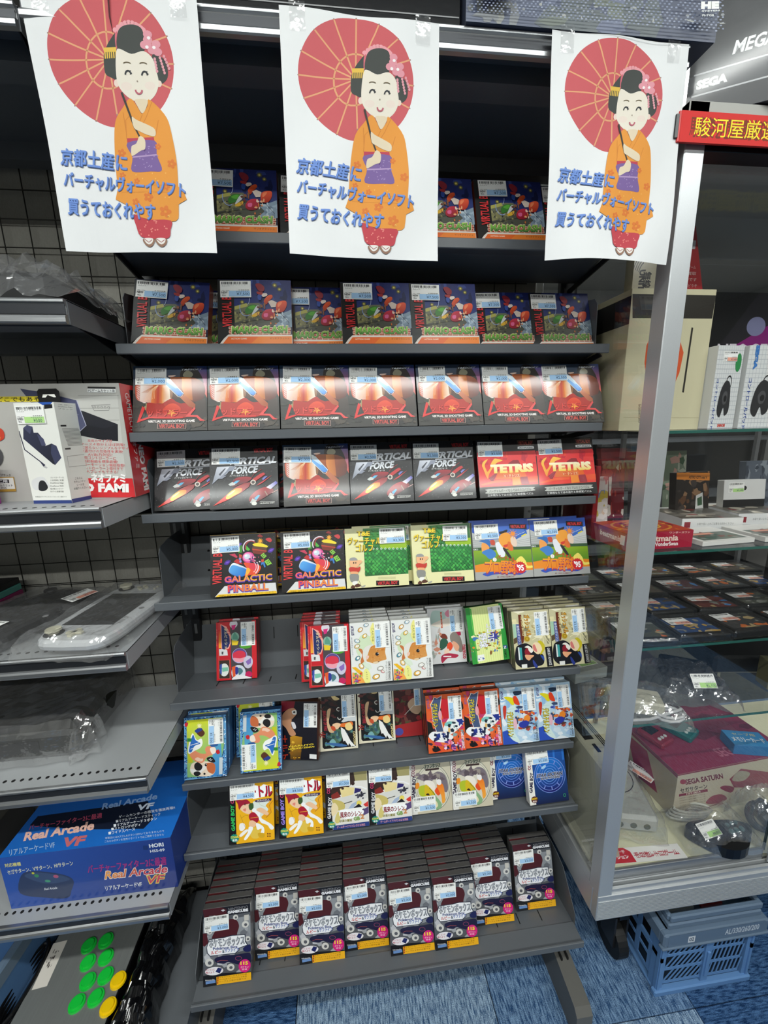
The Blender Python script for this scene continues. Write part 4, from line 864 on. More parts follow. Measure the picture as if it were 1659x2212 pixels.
def koala():
    A = Art(*GBA, ((25, 165), (690, 95), (775, 1030), (95, 1105)), '#6aa8d8')
    rd = random.Random(9)
    for i in range(230):
        s_ = rd.choice((0, 1, 2, 3)); t_ = rd.random(); x = {0: 25 + 70 * t_ + rd.uniform(0, 45), 1: 645 + 85 * t_ + rd.uniform(-12, 45)}.get(s_, 40 + 690 * t_); y = {2: 160 - 60 * t_ + rd.uniform(0, 35), 3: 1090 - 70 * t_ - rd.uniform(0, 40)}.get(s_, 140 + 900 * t_)
        A.e(rd.choice(['#16407c', '#e8f2fa', '#16407c', '#2c60a8']), x, y, rd.uniform(6, 13), rd.uniform(6, 13), 0, 6)
    A.p((300, 200, '#d8dc1e', 400, 600, '#8ac078'), 75, 190, 640, 130, 700, 560, 640, 1010, 150, 1050); A.p((560, 540, '#5aa8c8', 640, 1000, '#3a84c8'), 560, 520, 650, 500, 715, 1010, 480, 1030); A.p('#c8c81e', 130, 680, 200, 670, 220, 820, 150, 830)
    # a bear-like animal lying on its side, red haired
    A.s('#f0dcc4', 190, 870, 240, 820, 400, 800, 540, 820, 590, 910, 560, 1000, 440, 1030, 260, 1020, 190, 960); A.s('#c8693c', 440, 830, 560, 830, 590, 920, 560, 990, 480, 960, 450, 900); A.s('#f0ece4', 190, 920, 300, 930, 360, 900, 430, 850, 440, 900, 380, 960, 330, 1010, 220, 980)
    A.s('#1c1a1c', 250, 850, 300, 815, 375, 870, 360, 930, 300, 945, 255, 910); A.s('#1c1a1c', 250, 970, 320, 955, 360, 990, 320, 1025, 260, 1015); A.e('#1c1a1c', 432, 855, 20, 22); A.e('#1c1a1c', 420, 992, 18, 16); A.e('#f4f4f4', 438, 848, 7, 7, 0, 6)
    A.s('#e89068', 160, 690, 230, 640, 330, 680, 420, 680, 400, 620, 440, 570, 560, 590, 580, 660, 520, 700, 440, 740, 380, 820, 280, 810, 200, 760); A.s('#f4cdb4', 250, 770, 290, 740, 340, 760, 380, 760, 370, 800, 300, 800); A.s('#f6e6d8', 480, 600, 560, 590, 575, 660, 520, 690); A.s('#c8242c', 580, 640, 620, 620, 645, 670, 600, 690)
    A.s('#1c1c20', 440, 750, 520, 730, 580, 800, 540, 820, 470, 800); A.l('#f4f4f4', 9, 475, 780, 500, 755, 505, 790, 530, 770)
    A.s('#f8f8f4', 130, 600, 180, 380, 260, 480, 330, 455, 355, 530, 320, 600, 240, 640, 150, 690); A.s('#2c6cc0', 150, 600, 190, 400, 240, 480, 320, 530, 230, 570, 190, 660, 150, 660); A.l('#f8f8f8', 9, 165, 560, 300, 520); A.l('#f8f8f8', 8, 170, 620, 240, 590)
    A.s('#5a3420', 230, 350, 290, 290, 380, 370, 320, 430); A.s('#28408c', 215, 340, 290, 295, 340, 320, 260, 370); A.r('#2c8a3c', 105, 455, 175, 505); A.s('#c8283c', 50, 230, 100, 220, 95, 270, 60, 280); A.burst('#f4f0b0', 285, 265, 50, 20, 10)
    A.s('#2c5c9c', 480, 520, 590, 500, 600, 560, 500, 580); A.p('#c8d0d4', 640, 740, 695, 735, 710, 990, 655, 1000)
    return A
def ninja():
    A = Art(*GBA, ((60, 320), (720, 345), (720, 1590), (80, 1530)), '#12101c')
    A.p('#7c1828', 60, 320, 300, 330, 280, 480, 180, 500, 80, 560); A.s('#c48c68', 90, 620, 180, 500, 290, 480, 330, 600, 260, 720, 250, 860, 330, 1030, 240, 1060, 160, 900, 90, 800); A.p('#151524', 250, 700, 360, 800, 420, 1000, 330, 980, 250, 850)
    A.s('#e8e4dc', 250, 540, 320, 520, 330, 610, 270, 610); A.s('#dcd8dc', 245, 780, 300, 790, 330, 900, 280, 910); A.e('#1c1c28', 290, 565, 20, 22)
    A.p((240, 1100, '#c8901e', 420, 1500, '#3a2414'), 235, 1080, 300, 1060, 440, 1100, 420, 1560, 250, 1540); A.blobs(['#e8b83c', '#8a5a14'], 240, 1100, 400, 1540, 16, 14, 34, 2)
    A.t('#e8cc3c', 'NARUTO', 430, 1270, 420, 34, 4, 0.03); A.t('#e8cc3c', 'NINJUTSU ZENKAI', 430, 1325, 440, 40, 4, 0.04); A.t('#c8381c', 'ナルト', 145, 1290, 480, 100, -86, 0.06); A.p('#e8e8e8', 570, 1455, 690, 1475, 690, 1565, 570, 1545); A.p('#3a1c10', 690, 345, 720, 345, 720, 1590, 700, 1590)
    return A
def wing():
    A = Art(*GBA, ((775, 225), (1560, 150), (1615, 1340), (795, 1430)), '#e4dec6')
    A.p('#15161a', 830, 235, 1540, 170, 1565, 1290, 1540, 1310, 880, 1370, 845, 1330)
    A.blobs(['#3a1c1c', '#2a2420', '#5a2c2c', '#46342a'], 850, 250, 1200, 700, 26, 30, 80, 4); A.s('#d8c088', 1020, 200, 1100, 230, 1220, 300, 1120, 330, 1060, 280); A.p('#cdd2d4', 1250, 780, 1330, 680, 1440, 570, 1560, 520, 1575, 760, 1400, 760, 1300, 790)
    A.ring('#e8e4dc', 14, 1195, 515, 36, 36, 60, 300, 10); A.ring('#e8e4dc', 14, 1215, 690, 36, 36, 40, 200, 10)
    A.s('#4a6a54', 1020, 1040, 1150, 900, 1260, 1000, 1250, 1180, 1120, 1260, 1040, 1180); A.s('#7cb0b4', 1000, 1200, 1080, 1150, 1140, 1240, 1080, 1330, 1010, 1290); A.blobs(['#2c4a4c', '#5a8a84', '#3a5a6c'], 900, 950, 1500, 1280, 26, 20, 60, 9); A.s('#3c6aa4', 890, 1240, 1200, 1240, 1380, 1290, 1200, 1310)
    A.s('#e8742c', 1150, 880, 1230, 820, 1380, 790, 1480, 770, 1500, 850, 1380, 890, 1230, 880); A.s('#f0d48c', 1340, 830, 1440, 790, 1500, 900, 1430, 960, 1350, 930); A.s('#f0c8a0', 1060, 850, 1150, 800, 1240, 830, 1160, 940)
    A.p('#f2f2f0', 1240, 890, 1320, 940, 1400, 1080, 1450, 1180, 1570, 1310, 1490, 1290, 1470, 1310, 1420, 1230, 1400, 1290, 1330, 1180, 1300, 1200, 1250, 1020)
    A.s('#d8b48c', 950, 560, 1030, 500, 1010, 640, 990, 800, 1060, 940, 1100, 1000, 1000, 1000, 950, 860); A.s('#c8502c', 1030, 880, 1110, 880, 1130, 960, 1060, 960); A.t('#a82c3c', 'BREATH OF FIRE', 905, 760, 420, 70, -86, 0.03); A.t('#a8302c', '火', 845, 1060, 130, 130, -80, 0.06)
    A.t('#e0cc8c', 'CAPCOM', 1535, 1120, 290, 50, -86, 0.03)
    return A
def crimson():
    A = Art(*GBA, bg='#3a1418'); A.blobs(['#5a1c20', '#2a2018', '#7a2428', '#1c1c20', '#4c5230', '#6a3a34'], 0, 0, 100, 80, 60, 5, 14, 6); A.p('#a02428', 0, 78, 60, 74, 100, 70, 100, 100, 0, 100); A.s('#c8a88c', 40, 40, 60, 30, 80, 45, 70, 60, 50, 56); A.l('#d8d4cc', 1.2, 30, 60, 70, 36); A.e('#4a4a9c', 12, 90, 12, 7)
    return A
def devil(base=('#e4602c', '#141414', '#2c3a6a')):
    A = Art(*GBA, ((105, 240), (815, 180), (825, 1210), (110, 1305)), base[0])
    A.blobs(['#f0703a', '#201818', '#e8502c', '#c83c6c', '#3a2440'], 120, 240, 810, 1290, 60, 30, 90, 5); A.p('#141414', 110, 700, 200, 740, 260, 1050, 110, 1000); A.p('#c8202c', 390, 280, 530, 300, 540, 640, 440, 660, 400, 560)
    A.p('#e8d8d0', 190, 400, 240, 320, 270, 262, 330, 280, 425, 230, 405, 350, 370, 520, 400, 720, 430, 900, 280, 910, 220, 700, 210, 480); A.p('#46587c', 205, 410, 250, 330, 280, 275, 330, 290, 412, 245, 390, 350, 355, 520, 385, 720, 415, 890, 290, 900, 235, 700, 222, 480)
    A.t('#2c2408', 'デビルチルドレン', 278, 595, 440, 120, -90, 0.09); A.t('#ecd82c', 'デビルチルドレン', 278, 595, 430, 106, -90, 0.04); A.e('#e8a8b0', 370, 590, 34, 90)
    A.s('#f0f0ee', 440, 780, 540, 640, 640, 620, 760, 620, 810, 700, 740, 800, 620, 900, 500, 950, 420, 880); A.burst('#22348c', 740, 700, 90, 50, 7); A.s('#7cc4c0', 450, 740, 540, 700, 600, 720, 540, 780, 460, 790); A.p('#e8b86c', 520, 750, 560, 760, 540, 910, 500, 900); A.blobs(['#1c2c3c', '#4a6a5c', '#2c2c2c', '#8aa8a8', '#e8f0f0'], 450, 700, 800, 980, 20, 16, 44, 8)
    A.s('#f2f2f2', 125, 980, 200, 900, 330, 900, 480, 920, 600, 980, 480, 1080, 320, 1080, 200, 1060); A.blobs(['#1c2c6c', '#24388c', '#182040'], 230, 930, 500, 1060, 18, 24, 50, 3, 4); A.p('#141418', 180, 1200, 300, 1170, 350, 1230, 240, 1270, 190, 1250); A.blobs(['#e86a9a', '#f08ab0', '#5a3c8c', '#f4d8e4'], 400, 1020, 800, 1200, 22, 18, 44, 7)
    A.t('#8a60a0', 'ATLUS', 150, 380, 190, 46, -88, 0.03); A.t('#f2e8f0', 'GAME BOY ADVANCE', 770, 1030, 300, 52, -88, 0.03)
    return A
def angel():
    A = Art(*GBA, ((50, 240), (790, 175), (835, 1400), (90, 1475)), '#b8d4e8')
    A.blobs(['#d4e4f0', '#90bce0', '#e8f0f6', '#a8c8e8'], 60, 200, 830, 1450, 50, 40, 120, 4); A.p('#2c50b8', 75, 1190, 180, 1150, 260, 1300, 420, 1460, 90, 1475)
    A.s('#d4e8e4', 180, 800, 220, 680, 330, 600, 390, 640, 350, 780, 330, 1000, 330, 1200, 430, 1400, 330, 1400, 220, 1280, 180, 1000)
    for k in range(7): A.l('#a8ccc4', 6, 200, 700 + k * 100, 340, 690 + k * 105)
    A.s('#e4d41c', 140, 440, 220, 420, 340, 470, 340, 600, 280, 590, 240, 530); A.s('#e0401c', 330, 430, 400, 420, 460, 600, 350, 570); A.s('#1c3048', 340, 310, 500, 300, 520, 350, 430, 390, 360, 390); A.s('#c83a28', 110, 650, 180, 640, 150, 900, 120, 880)
    A.blobs(['#3a4a6c', '#b04a3a', '#e87c2c', '#2c3c9c', '#5a3a34', '#f0d0a0', '#4c64c0', '#d8502c'], 380, 640, 790, 1130, 60, 22, 58, 3); A.s('#f08c2c', 540, 860, 620, 820, 660, 900, 610, 970, 540, 960); A.s('#2c3aa0', 430, 1000, 560, 940, 640, 1000, 540, 1100, 440, 1080)
    A.t('#2c2408', 'デビルチルドレン', 250, 1020, 530, 140, -90, 0.09); A.t('#ecd41c', 'デビルチルドレン', 250, 1020, 520, 124, -90, 0.04); A.e('#e8b8c4', 345, 1010, 40, 120); A.t('#4a3a7c', 'ATLUS', 95, 390, 190, 50, -86, 0.03); A.t('#4a6a7c', 'ゲームボーイ', 735, 1180, 380, 60, -88, 0.01); A.t('#4a5a6c', 'GAME BOY ADVANCE', 785, 1180, 380, 46, -88, 0.02)
    return A
def fox(c='#35c060'):
    A = Art(*GBC, ((40, 110), (770, 15), (780, 1068), (10, 1165)), '#f2b418')
    A.p('#171416', 40, 110, 148, 95, 135, 1160, 10, 1165); A.s('#dfe8e0', 440, 420, 700, 420, 700, 600, 560, 700, 420, 600); A.ring('#b8c890', 5, 640, 440, 110, 60); A.e('#e8c44c', 450, 960, 90, 100)
    A.s('#f0a818', 640, 480, 760, 400, 720, 620, 640, 690, 560, 680, 680, 560); A.l('#7a3c14', 6, 760, 400, 700, 480, 730, 600, 640, 690)
    A.s('#f4cba8', 210, 480, 330, 430, 390, 460, 390, 620, 300, 620, 220, 560); A.s('#a01c34', 150, 400, 250, 400, 330, 390, 390, 450, 350, 460, 250, 490, 200, 560, 180, 470); A.s('#e88878', 260, 560, 310, 535, 300, 590); A.e('#3a2a20', 296, 470, 9, 18); A.s('#3a5a2c', 360, 470, 430, 450, 430, 540, 370, 560)
    A.s('#f8f8f6', 410, 560, 450, 530, 540, 600, 540, 680, 640, 750, 720, 800, 770, 860, 740, 900, 700, 880, 660, 820, 560, 780, 520, 720, 420, 600)
    A.s('#b01c30', 360, 640, 440, 600, 520, 700, 480, 780, 370, 730); A.l('#f0b838', 8, 380, 700, 450, 690, 520, 680); A.s('#f2c49c', 360, 760, 420, 740, 480, 790, 440, 850, 360, 840); A.s('#f2c49c', 480, 560, 560, 520, 680, 600, 660, 650, 560, 610); A.s('#fafaf8', 350, 850, 420, 860, 380, 960, 300, 1070, 260, 1060, 330, 940); A.s('#fafaf8', 470, 790, 530, 800, 600, 860, 600, 960, 540, 980, 560, 880, 490, 900); A.s('#d8a820', 500, 960, 600, 960, 600, 1030, 520, 1030); A.s('#f8f4ee', 200, 800, 270, 790, 290, 860, 240, 920, 190, 900); A.s('#f8f4ee', 190, 990, 290, 900, 340, 910, 220, 1020)
    A.l('#8a5a28', 4, 210, 640, 250, 760, 290, 860); A.l('#8a5a28', 4, 230, 700, 300, 650, 350, 660)
    A.p('#fff', 390, 130, 560, 170, 610, 130, 745, 170, 740, 300, 560, 350, 430, 380); A.t('#4a1420', 'ートル', 560, 250, 380, 180, 4, 0.09); A.t('#c01c38', 'ートル', 556, 248, 370, 165, 4, 0.06); A.s('#3c2c58', 480, 395, 720, 360, 730, 390, 700, 410, 490, 430); A.t('#f4ece4', '天外の守人', 600, 397, 210, 32, 6, 0.02); A.t('#8a5a10', 'ゲームボーイ専用カートリッジ', 600, 80, 300, 22, 6, 0.01)
    A.t(c, 'GAME BOY', 90, 700, 440, 62, 90, 0.04); A.t('#c83a6a', 'COLOR', 92, 330, 260, 56, 90, 0.04); A.burst('#1c8a78', 108, 1045, 78, 64, 14); A.t('#f0e43c', 'COLOR', 108, 1025, 130, 40, 6, 0.04); A.t('#fff', '専用', 108, 1082, 80, 40, 6, 0.03)
    for dx, dy in ((-18, 0), (18, 0), (-18, 42), (18, 42)): A.e('#6a2818', 683 + dx, 968 + dy, 12, 12)
    return A
def samurai():
    A = Art(*GBC, ((765, -30), (1490, -60), (1570, 1045), (805, 1130)), '#e8e4dc')
    A.p('#171416', 765, -30, 868, -30, 925, 1115, 805, 1130); A.p('#a39a68', 870, -40, 1490, -60, 1500, 200, 880, 200); A.p('#3a241c', 880, 340, 1100, 60, 1200, 20, 1270, 220, 1120, 400, 960, 500, 890, 460); A.p('#8a2c24', 890, 440, 1000, 380, 1060, 480, 900, 540); A.p('#3a2a24', 1170, -20, 1260, -20, 1300, 200, 1240, 260)
    A.p('#ecd898', 1040, 330, 1130, 300, 1290, 320, 1280, 460, 1080, 500); A.e('#3a2420', 1090, 330, 24, 18); A.e('#3a2420', 1265, 245, 30, 34); A.p('#2c2468', 1300, 330, 1410, 350, 1400, 400, 1290, 430); A.l('#f4f4f4', 20, 1300, 300, 1400, 310, 1500, 360)
    A.p('#dcdad4', 900, 520, 1180, 470, 1500, 380, 1510, 520, 1250, 600, 1160, 760, 920, 700); A.blobs(['#4a4858', '#2c2c38'], 1280, 400, 1470, 520, 10, 18, 44, 3); A.s('#cdbb6a', 900, 530, 1010, 540, 1120, 600, 1130, 700, 1050, 740, 980, 700); A.s('#f0dcb0', 900, 640, 960, 590, 1020, 700, 960, 820, 900, 820); A.p('#a8b8d0', 1160, 760, 1250, 620, 1400, 540, 1310, 660, 1240, 760); A.l('#3a3828', 14, 1120, 610, 1260, 570); A.e('#ecd860', 1378, 610, 44, 48); A.p('#16141c', 1290, 690, 1375, 620, 1490, 750, 1500, 800, 1300, 800)
    A.p('#d83a34', 1450, 640, 1530, 580, 1540, 680, 1490, 680); A.p('#5a4a78', 1400, 760, 1540, 680, 1550, 800, 1440, 860); A.s('#d8c878', 960, 900, 1010, 760, 1060, 820, 1040, 960, 980, 980)
    A.s('#fff', 1040, 760, 1090, 720, 1430, 730, 1430, 840, 1180, 900, 1050, 850); A.s('#faf8f4', 1200, 710, 1430, 690, 1430, 730, 1220, 745); A.t('#8c2a34', '風来のシレン', 1238, 812, 370, 110, 4, 0.05); A.t('#8a8430', '砂漠の魔城', 1150, 935, 220, 50, 5, 0.04); A.t('#7aa048', 'GB', 1345, 900, 110, 78, 5, 0.05); A.t('#d08a4c', '2', 1440, 865, 66, 90, 4, 0.05)
    A.p('#2a3e80', 925, 1030, 1560, 960, 1570, 1045, 930, 1115); A.t('#f0a8b0', 'ゲームボーイアドバンスにも対応', 1245, 1040, 500, 48, 5, 0.03); A.t('#d8d8da', 'GAME BOY', 862, 680, 420, 66, 88, 0.04); A.t('#c83a6a', 'COLOR', 845, 290, 240, 60, 88, 0.04); A.burst('#1c8a78', 903, 1010, 74, 60, 14); A.t('#f0e43c', 'COLOR', 903, 990, 120, 36, 6, 0.04); A.t('#fff', '専用', 903, 1045, 74, 36, 6, 0.03)
    return A
def fantasy():
    A = Art(*GBC, ((780, 20), (1520, -60), (1580, 955), (835, 1050)), '#cdc5ae')
    A.p('#e8e6e0', 780, 20, 880, 10, 940, 1040, 835, 1050)
    A.e('#d8d2c0', 1215, 560, 315, 400); A.ring('#5a6a60', 8, 1215, 560, 320, 405, n=40); A.ring('#5a6a60', 5, 1215, 560, 290, 370, n=40)
    A.s('#7a7078', 920, 400, 1060, 320, 1160, 370, 1300, 280, 1440, 340, 1500, 560, 1440, 640, 1300, 400, 1150, 480, 1000, 430); A.blobs(['#6a5c62', '#8a7c80', '#9a9088', '#5c5058'], 930, 320, 1420, 450, 20, 24, 60, 6); A.s('#f0e8dc', 1060, 460, 1180, 440, 1260, 520, 1250, 700, 1150, 650)
    A.s('#b4c02c', 960, 560, 1080, 520, 1180, 580, 1260, 690, 1100, 720, 980, 700); A.s('#d8b820', 1080, 510, 1200, 600, 1230, 700, 1080, 700); A.s('#3a2814', 1090, 690, 1130, 660, 1160, 700); A.s('#e8902c', 900, 500, 960, 480, 970, 560, 910, 590); A.s('#e8501c', 1250, 620, 1320, 540, 1370, 620, 1320, 700)
    A.s((1350, 500, '#f07a1c', 1420, 800, '#f4a83c'), 1300, 500, 1400, 500, 1440, 700, 1440, 800, 1390, 830, 1370, 700, 1300, 560); A.s('#f0ece8', 1280, 430, 1360, 420, 1370, 500, 1310, 510); A.s('#8ab080', 1190, 690, 1280, 720, 1380, 850, 1340, 930, 1250, 940, 1300, 840, 1220, 770); A.s('#e8dcb4', 1200, 780, 1280, 800, 1310, 880, 1250, 920, 1180, 880); A.l('#2a2420', 7, 1150, 570, 1200, 620, 1280, 720)
    A.t('#2c4c40', 'ファンタジア', 1210, 180, 300, 80, 6, 0.05); A.p('#3a2a28', 1080, 235, 1330, 210, 1332, 242, 1084, 270); A.t('#3a4038', 'テイルズ オブ', 1040, 130, 240, 36, 6, 0.02)
    A.t('#2a1c3c', 'GAME BOY', 868, 560, 430, 66, 88, 0.04); A.t('#7a3a4a', 'COLOR', 858, 260, 230, 66, 88, 0.04)
    return A
def orbit():
    A = Art(*GBC, ((120, 150), (1360, 110), (1490, 1830), (240, 1980)), '#12285c')
    A.p((800, 200, '#1c5cb4', 900, 1800, '#101c44'), 320, 150, 1370, 90, 1490, 1830, 440, 1950); A.p('#ece9e0', 120, 150, 310, 140, 440, 1950, 240, 1980)
    for x in (1020, 1300): A.p('#2c74cc', x, 180, x + 60, 175, x + 80, 600, x + 20, 600)
    A.e((850, 600, '#1c74cc', 950, 1500, '#171a68'), 905, 1035, 490, 545, n=40)
    for r_, c in ((490, '#8098e0'), (425, '#7c94dc'), (320, '#6a88dc'), (250, '#6c90e0'), (180, '#7aa8ec'), (110, '#8ab8f0')): A.ring(c, 15, 905, 1035, r_, r_ * 1.11, n=44)
    for a in range(0, 360, 36): A.l('#8a9ce4', 26, 905 + 330 * math.cos(R(a + 8)), 1035 + 366 * math.sin(R(a + 8)), 905 + 420 * math.cos(R(a + 8)), 1035 + 466 * math.sin(R(a + 8)))
    A.s('#a8d0f0', 640, 800, 760, 720, 800, 760, 700, 840); A.t('#f0f0f4', 'STAR OCEAN', 900, 1020, 860, 130, 4, 0.07, 0.3); A.t('#1c1c3c', 'STAR OCEAN', 900, 1020, 850, 112, 4, 0.035, 0.3); A.t('#f0f0f4', 'BLUE SPHERE', 930, 1115, 640, 80, 4, 0.07, 0.2); A.t('#1c1c3c', 'BLUE SPHERE', 930, 1115, 630, 66, 4, 0.03, 0.2)
    A.t('#20183c', 'GAME BOY', 300, 1250, 650, 110, 86, 0.04); A.t('#8c2c44', 'COLOR', 262, 640, 420, 100, 86, 0.05); A.burst('#5a2410', 385, 1790, 118, 100, 16); A.t('#f0c82c', 'GAME BOY', 385, 1760, 200, 60, 6, 0.04); A.t('#f4e4dc', '専用', 390, 1845, 120, 60, 6, 0.04); A.ring('#3cb46c', 12, 1355, 1670, 34, 46, n=16)
    return A
def storage():
    A = Art(*GC, ((0, 235), (505, 160), (612, 1110), (55, 1235)), '#55575c')
    A.p('#17161a', 0, 235, 505, 158, 515, 262, 8, 345); A.p('#4a1418', 0, 235, 200, 205, 260, 230, 270, 360, 40, 420); A.p('#8e9296', 15, 400, 530, 300, 570, 700, 40, 900); A.blobs(['#a4a6aa', '#6c6e74', '#c0c0c4', '#84868c'], 30, 330, 560, 1150, 40, 24, 60, 4)
    A.s('#4c1416', 120, 600, 180, 440, 280, 350, 370, 350, 410, 420, 400, 500, 380, 560, 250, 590); A.p('#4c1416', 10, 520, 60, 520, 85, 640, 40, 690, 15, 660)
    for x, y, r_ in ((365, 320, 28), (478, 405, 38), (90, 500, 30), (110, 895, 50), (360, 950, 44), (520, 580, 30)): A.e('#d4d2cc', x, y, r_, r_ * 1.1); A.e('#5a5a60', x + 4, y + 4, r_ * 0.45, r_ * 0.5, 0, 8)
    A.p('#c8c4bc', 455, 295, 505, 288, 510, 355, 462, 362); A.s('#1a1438', 170, 840, 260, 800, 430, 780, 560, 760, 580, 880, 450, 910, 330, 880, 280, 905, 190, 890); A.s('#1a1c50', 480, 700, 550, 650, 565, 730, 510, 745); A.ring('#a8486a', 4, 440, 830, 36, 26, n=14); A.l('#b0504a', 5, 200, 880, 240, 860, 320, 860)
    A.p('#15161c', 40, 1080, 200, 1040, 612, 1000, 612, 1110, 55, 1235)
    A.p('#2c3040', 65, 700, 90, 590, 260, 560, 340, 535, 490, 525, 500, 610, 535, 660, 440, 700, 440, 730, 400, 770, 110, 812, 75, 770); A.p('#f2f2f4', 72, 698, 97, 598, 264, 570, 345, 545, 482, 535, 492, 615, 520, 655, 430, 695, 430, 725, 395, 760, 115, 802, 84, 765)
    A.t('#3a3c44', 'ポケモンボックス', 290, 620, 390, 110, 7, 0.075); A.t('#a8acb4', 'ポケモンボックス', 290, 620, 382, 98, 7, 0.03); A.t('#2c3c7c', 'Pokémon Box', 280, 695, 280, 38, 7, 0.03); A.t('#c8342c', 'ルビー', 180, 755, 120, 46, 7, 0.05); A.t('#3a4a5c', '&', 262, 742, 26, 40, 7, 0.03); A.t('#3a5ab0', 'サファイア', 355, 725, 160, 48, 7, 0.04)
    A.e('#ece8ec', 172, 1005, 108, 56, -10); A.t('#b83a50', 'パソコンに', 125, 990, 110, 26, 8, 0.03); A.t('#b83a50', '預けよう', 125, 1025, 100, 26, 8, 0.03); A.p('#1c2460', 190, 1010, 215, 955, 262, 965, 240, 1035)
    A.e('#d81e7c', 518, 925, 68, 88); A.t('#f8e82c', '115', 510, 890, 84, 46, 5, 0.04); A.t('#f8c0dc', 'ポケモン', 520, 940, 90, 26, 5, 0.03); A.t('#f8c0dc', '登場', 520, 970, 60, 22, 5, 0.03)
    A.p('#f2b41c', 205, 1082, 598, 1005, 612, 1112, 215, 1192)
    for k in range(3): A.t('#6a4a10', ['メモリーカード５９が付属', 'ゲームボーイアドバンス専用', 'ケーブル２本が必要です'][k], 395, 1060 + k * 30, 320, 20, 10.5, 0.01); A.r('#b8501c', 215, 1080 + k * 34, 232, 1108 + k * 34)
    A.p('#6a90c8', 80, 1150, 195, 1120, 200, 1160, 85, 1190); A.t('#d0d4dc', 'Nintendo', 130, 1125, 110, 20, 10, 0.02); A.t('#8a8a90', 'NINTENDO', 385, 210, 210, 34, 8, 0.0); A.t('#ececf0', 'GAMECUBE', 385, 245, 220, 34, 8, 0.06); A.p('#c8c8cc', 200, 235, 225, 222, 250, 232, 225, 250)
    return A
for k_, (fn_, wh, col_) in dict(clash=(clash, VB, '#8a3a1c'), alarm=(alarm, VB, '#2c2c30'), force=(force, VB, '#141416'), tetris=(tetris, VB, '#141414'), pinball=(pinball, VB, '#7c6420'), golf=(golf, VB, '#e4deb0'), baseball=(baseball, VB, '#b8bcc0'), capsule=(capsule, GBA, '#7c1018'), hamster=(hamster, GBA, '#d8d8d0'), comic=(comic, GBA, '#d4d4d0'), field=(field, GBA, '#1f6a2c'), blond=(blond, GBA, '#6a6450'), koala=(koala, GBA, '#3c6ca4'), ninja=(ninja, GBA, '#6a4634'), wing=(wing, GBA, '#d8d0b4'), crimson=(crimson, GBA, '#6a1c1c'), devil=(devil, GBA, '#241c1c'), angel=(angel, GBA, '#c8dcea'), fox=(fox, GBC, '#1c181c'), fox2=(lambda: fox('#a088e8'), GBC, '#1c181c'), samurai=(samurai, GBC, '#18181c'), fantasy=(fantasy, GBC, '#dcd8cc'), orbit=(orbit, GBC, '#e0ddd4'), storage=(storage, GC, '#5c5a58')).items():
    ART[k_] = (fn_, wh, col_)

# ============================================================ game boxes on the trays
THICK = {'clash': 0.022, 'storage': 0.0165, 'fox': 0.020, 'fox2': 0.020, 'samurai': 0.020, 'fantasy': 0.020, 'orbit': 0.020}
WRAP = {'alarm', 'force', 'baseball', 'field', 'samurai', 'orbit', 'tetris'}
LOOK = {'clash': 'blue night game box', 'alarm': 'orange goggles game box', 'force': 'black fighter game box', 'tetris': 'red puzzle game box', 'pinball': 'black pinball game box', 'golf': 'cream golf game box', 'baseball': 'blue baseball game box', 'capsule': 'small red game box', 'hamster': 'small white hamster game box', 'comic': 'small pale grey game box', 'field': 'small green game box', 'blond': 'small cream fair-haired game box', 'koala': 'small blue speckled game box', 'ninja': 'small dark game box', 'wing': 'small cream edged game box', 'crimson': 'small crimson game box', 'devil': 'small orange game box', 'angel': 'small pale blue game box', 'fox': 'yellow game box, green side lettering', 'fox2': 'yellow game box, violet side lettering', 'samurai': 'white and brown game box', 'fantasy': 'beige game box, round scene', 'orbit': 'blue ringed game box', 'storage': 'tall grey game box'}
PRICE = {'clash': '7,500', 'alarm': '2,000', 'force': '2,500', 'tetris': '2,500', 'pinball': '5,000', 'golf': '3,300', 'baseball': '2,500', 'capsule': '2,000', 'hamster': '1,500', 'comic': '1,000', 'field': '1,000', 'blond': '3,500', 'koala': '1,500', 'ninja': '3,000', 'wing': '4,500', 'crimson': '2,000', 'devil': '3,500', 'angel': '2,500', 'fox': '4,500', 'fox2': '4,500', 'samurai': '3,000', 'fantasy': '1,500', 'orbit': '5,500', 'storage': '3,000'}
_bx = {}
def kit(k):
    if k in _bx: return _bx[k]
    fn_, (w, h), col = ART[k]; t = THICK.get(k, 0.022)
    body = fixn(MB().box(0, 0, 0, w, t, h, 0.0008).mesh('game_box', M('card_' + k, col, 0.35, 0, 0.05, 200, 0.6 if k in WRAP or k in ('clash', 'storage') else 0.2)))
    a = fn_(); cov = a.mesh('cover_print', SHRINK if (k in WRAP or k in ('clash', 'storage')) else PRINT)
    _bx[k] = (body, cov, w, h, t, 0.0003 + a.ly * Art.DZ)
    return _bx[k]
LEAN = R(18)
NB = [0]
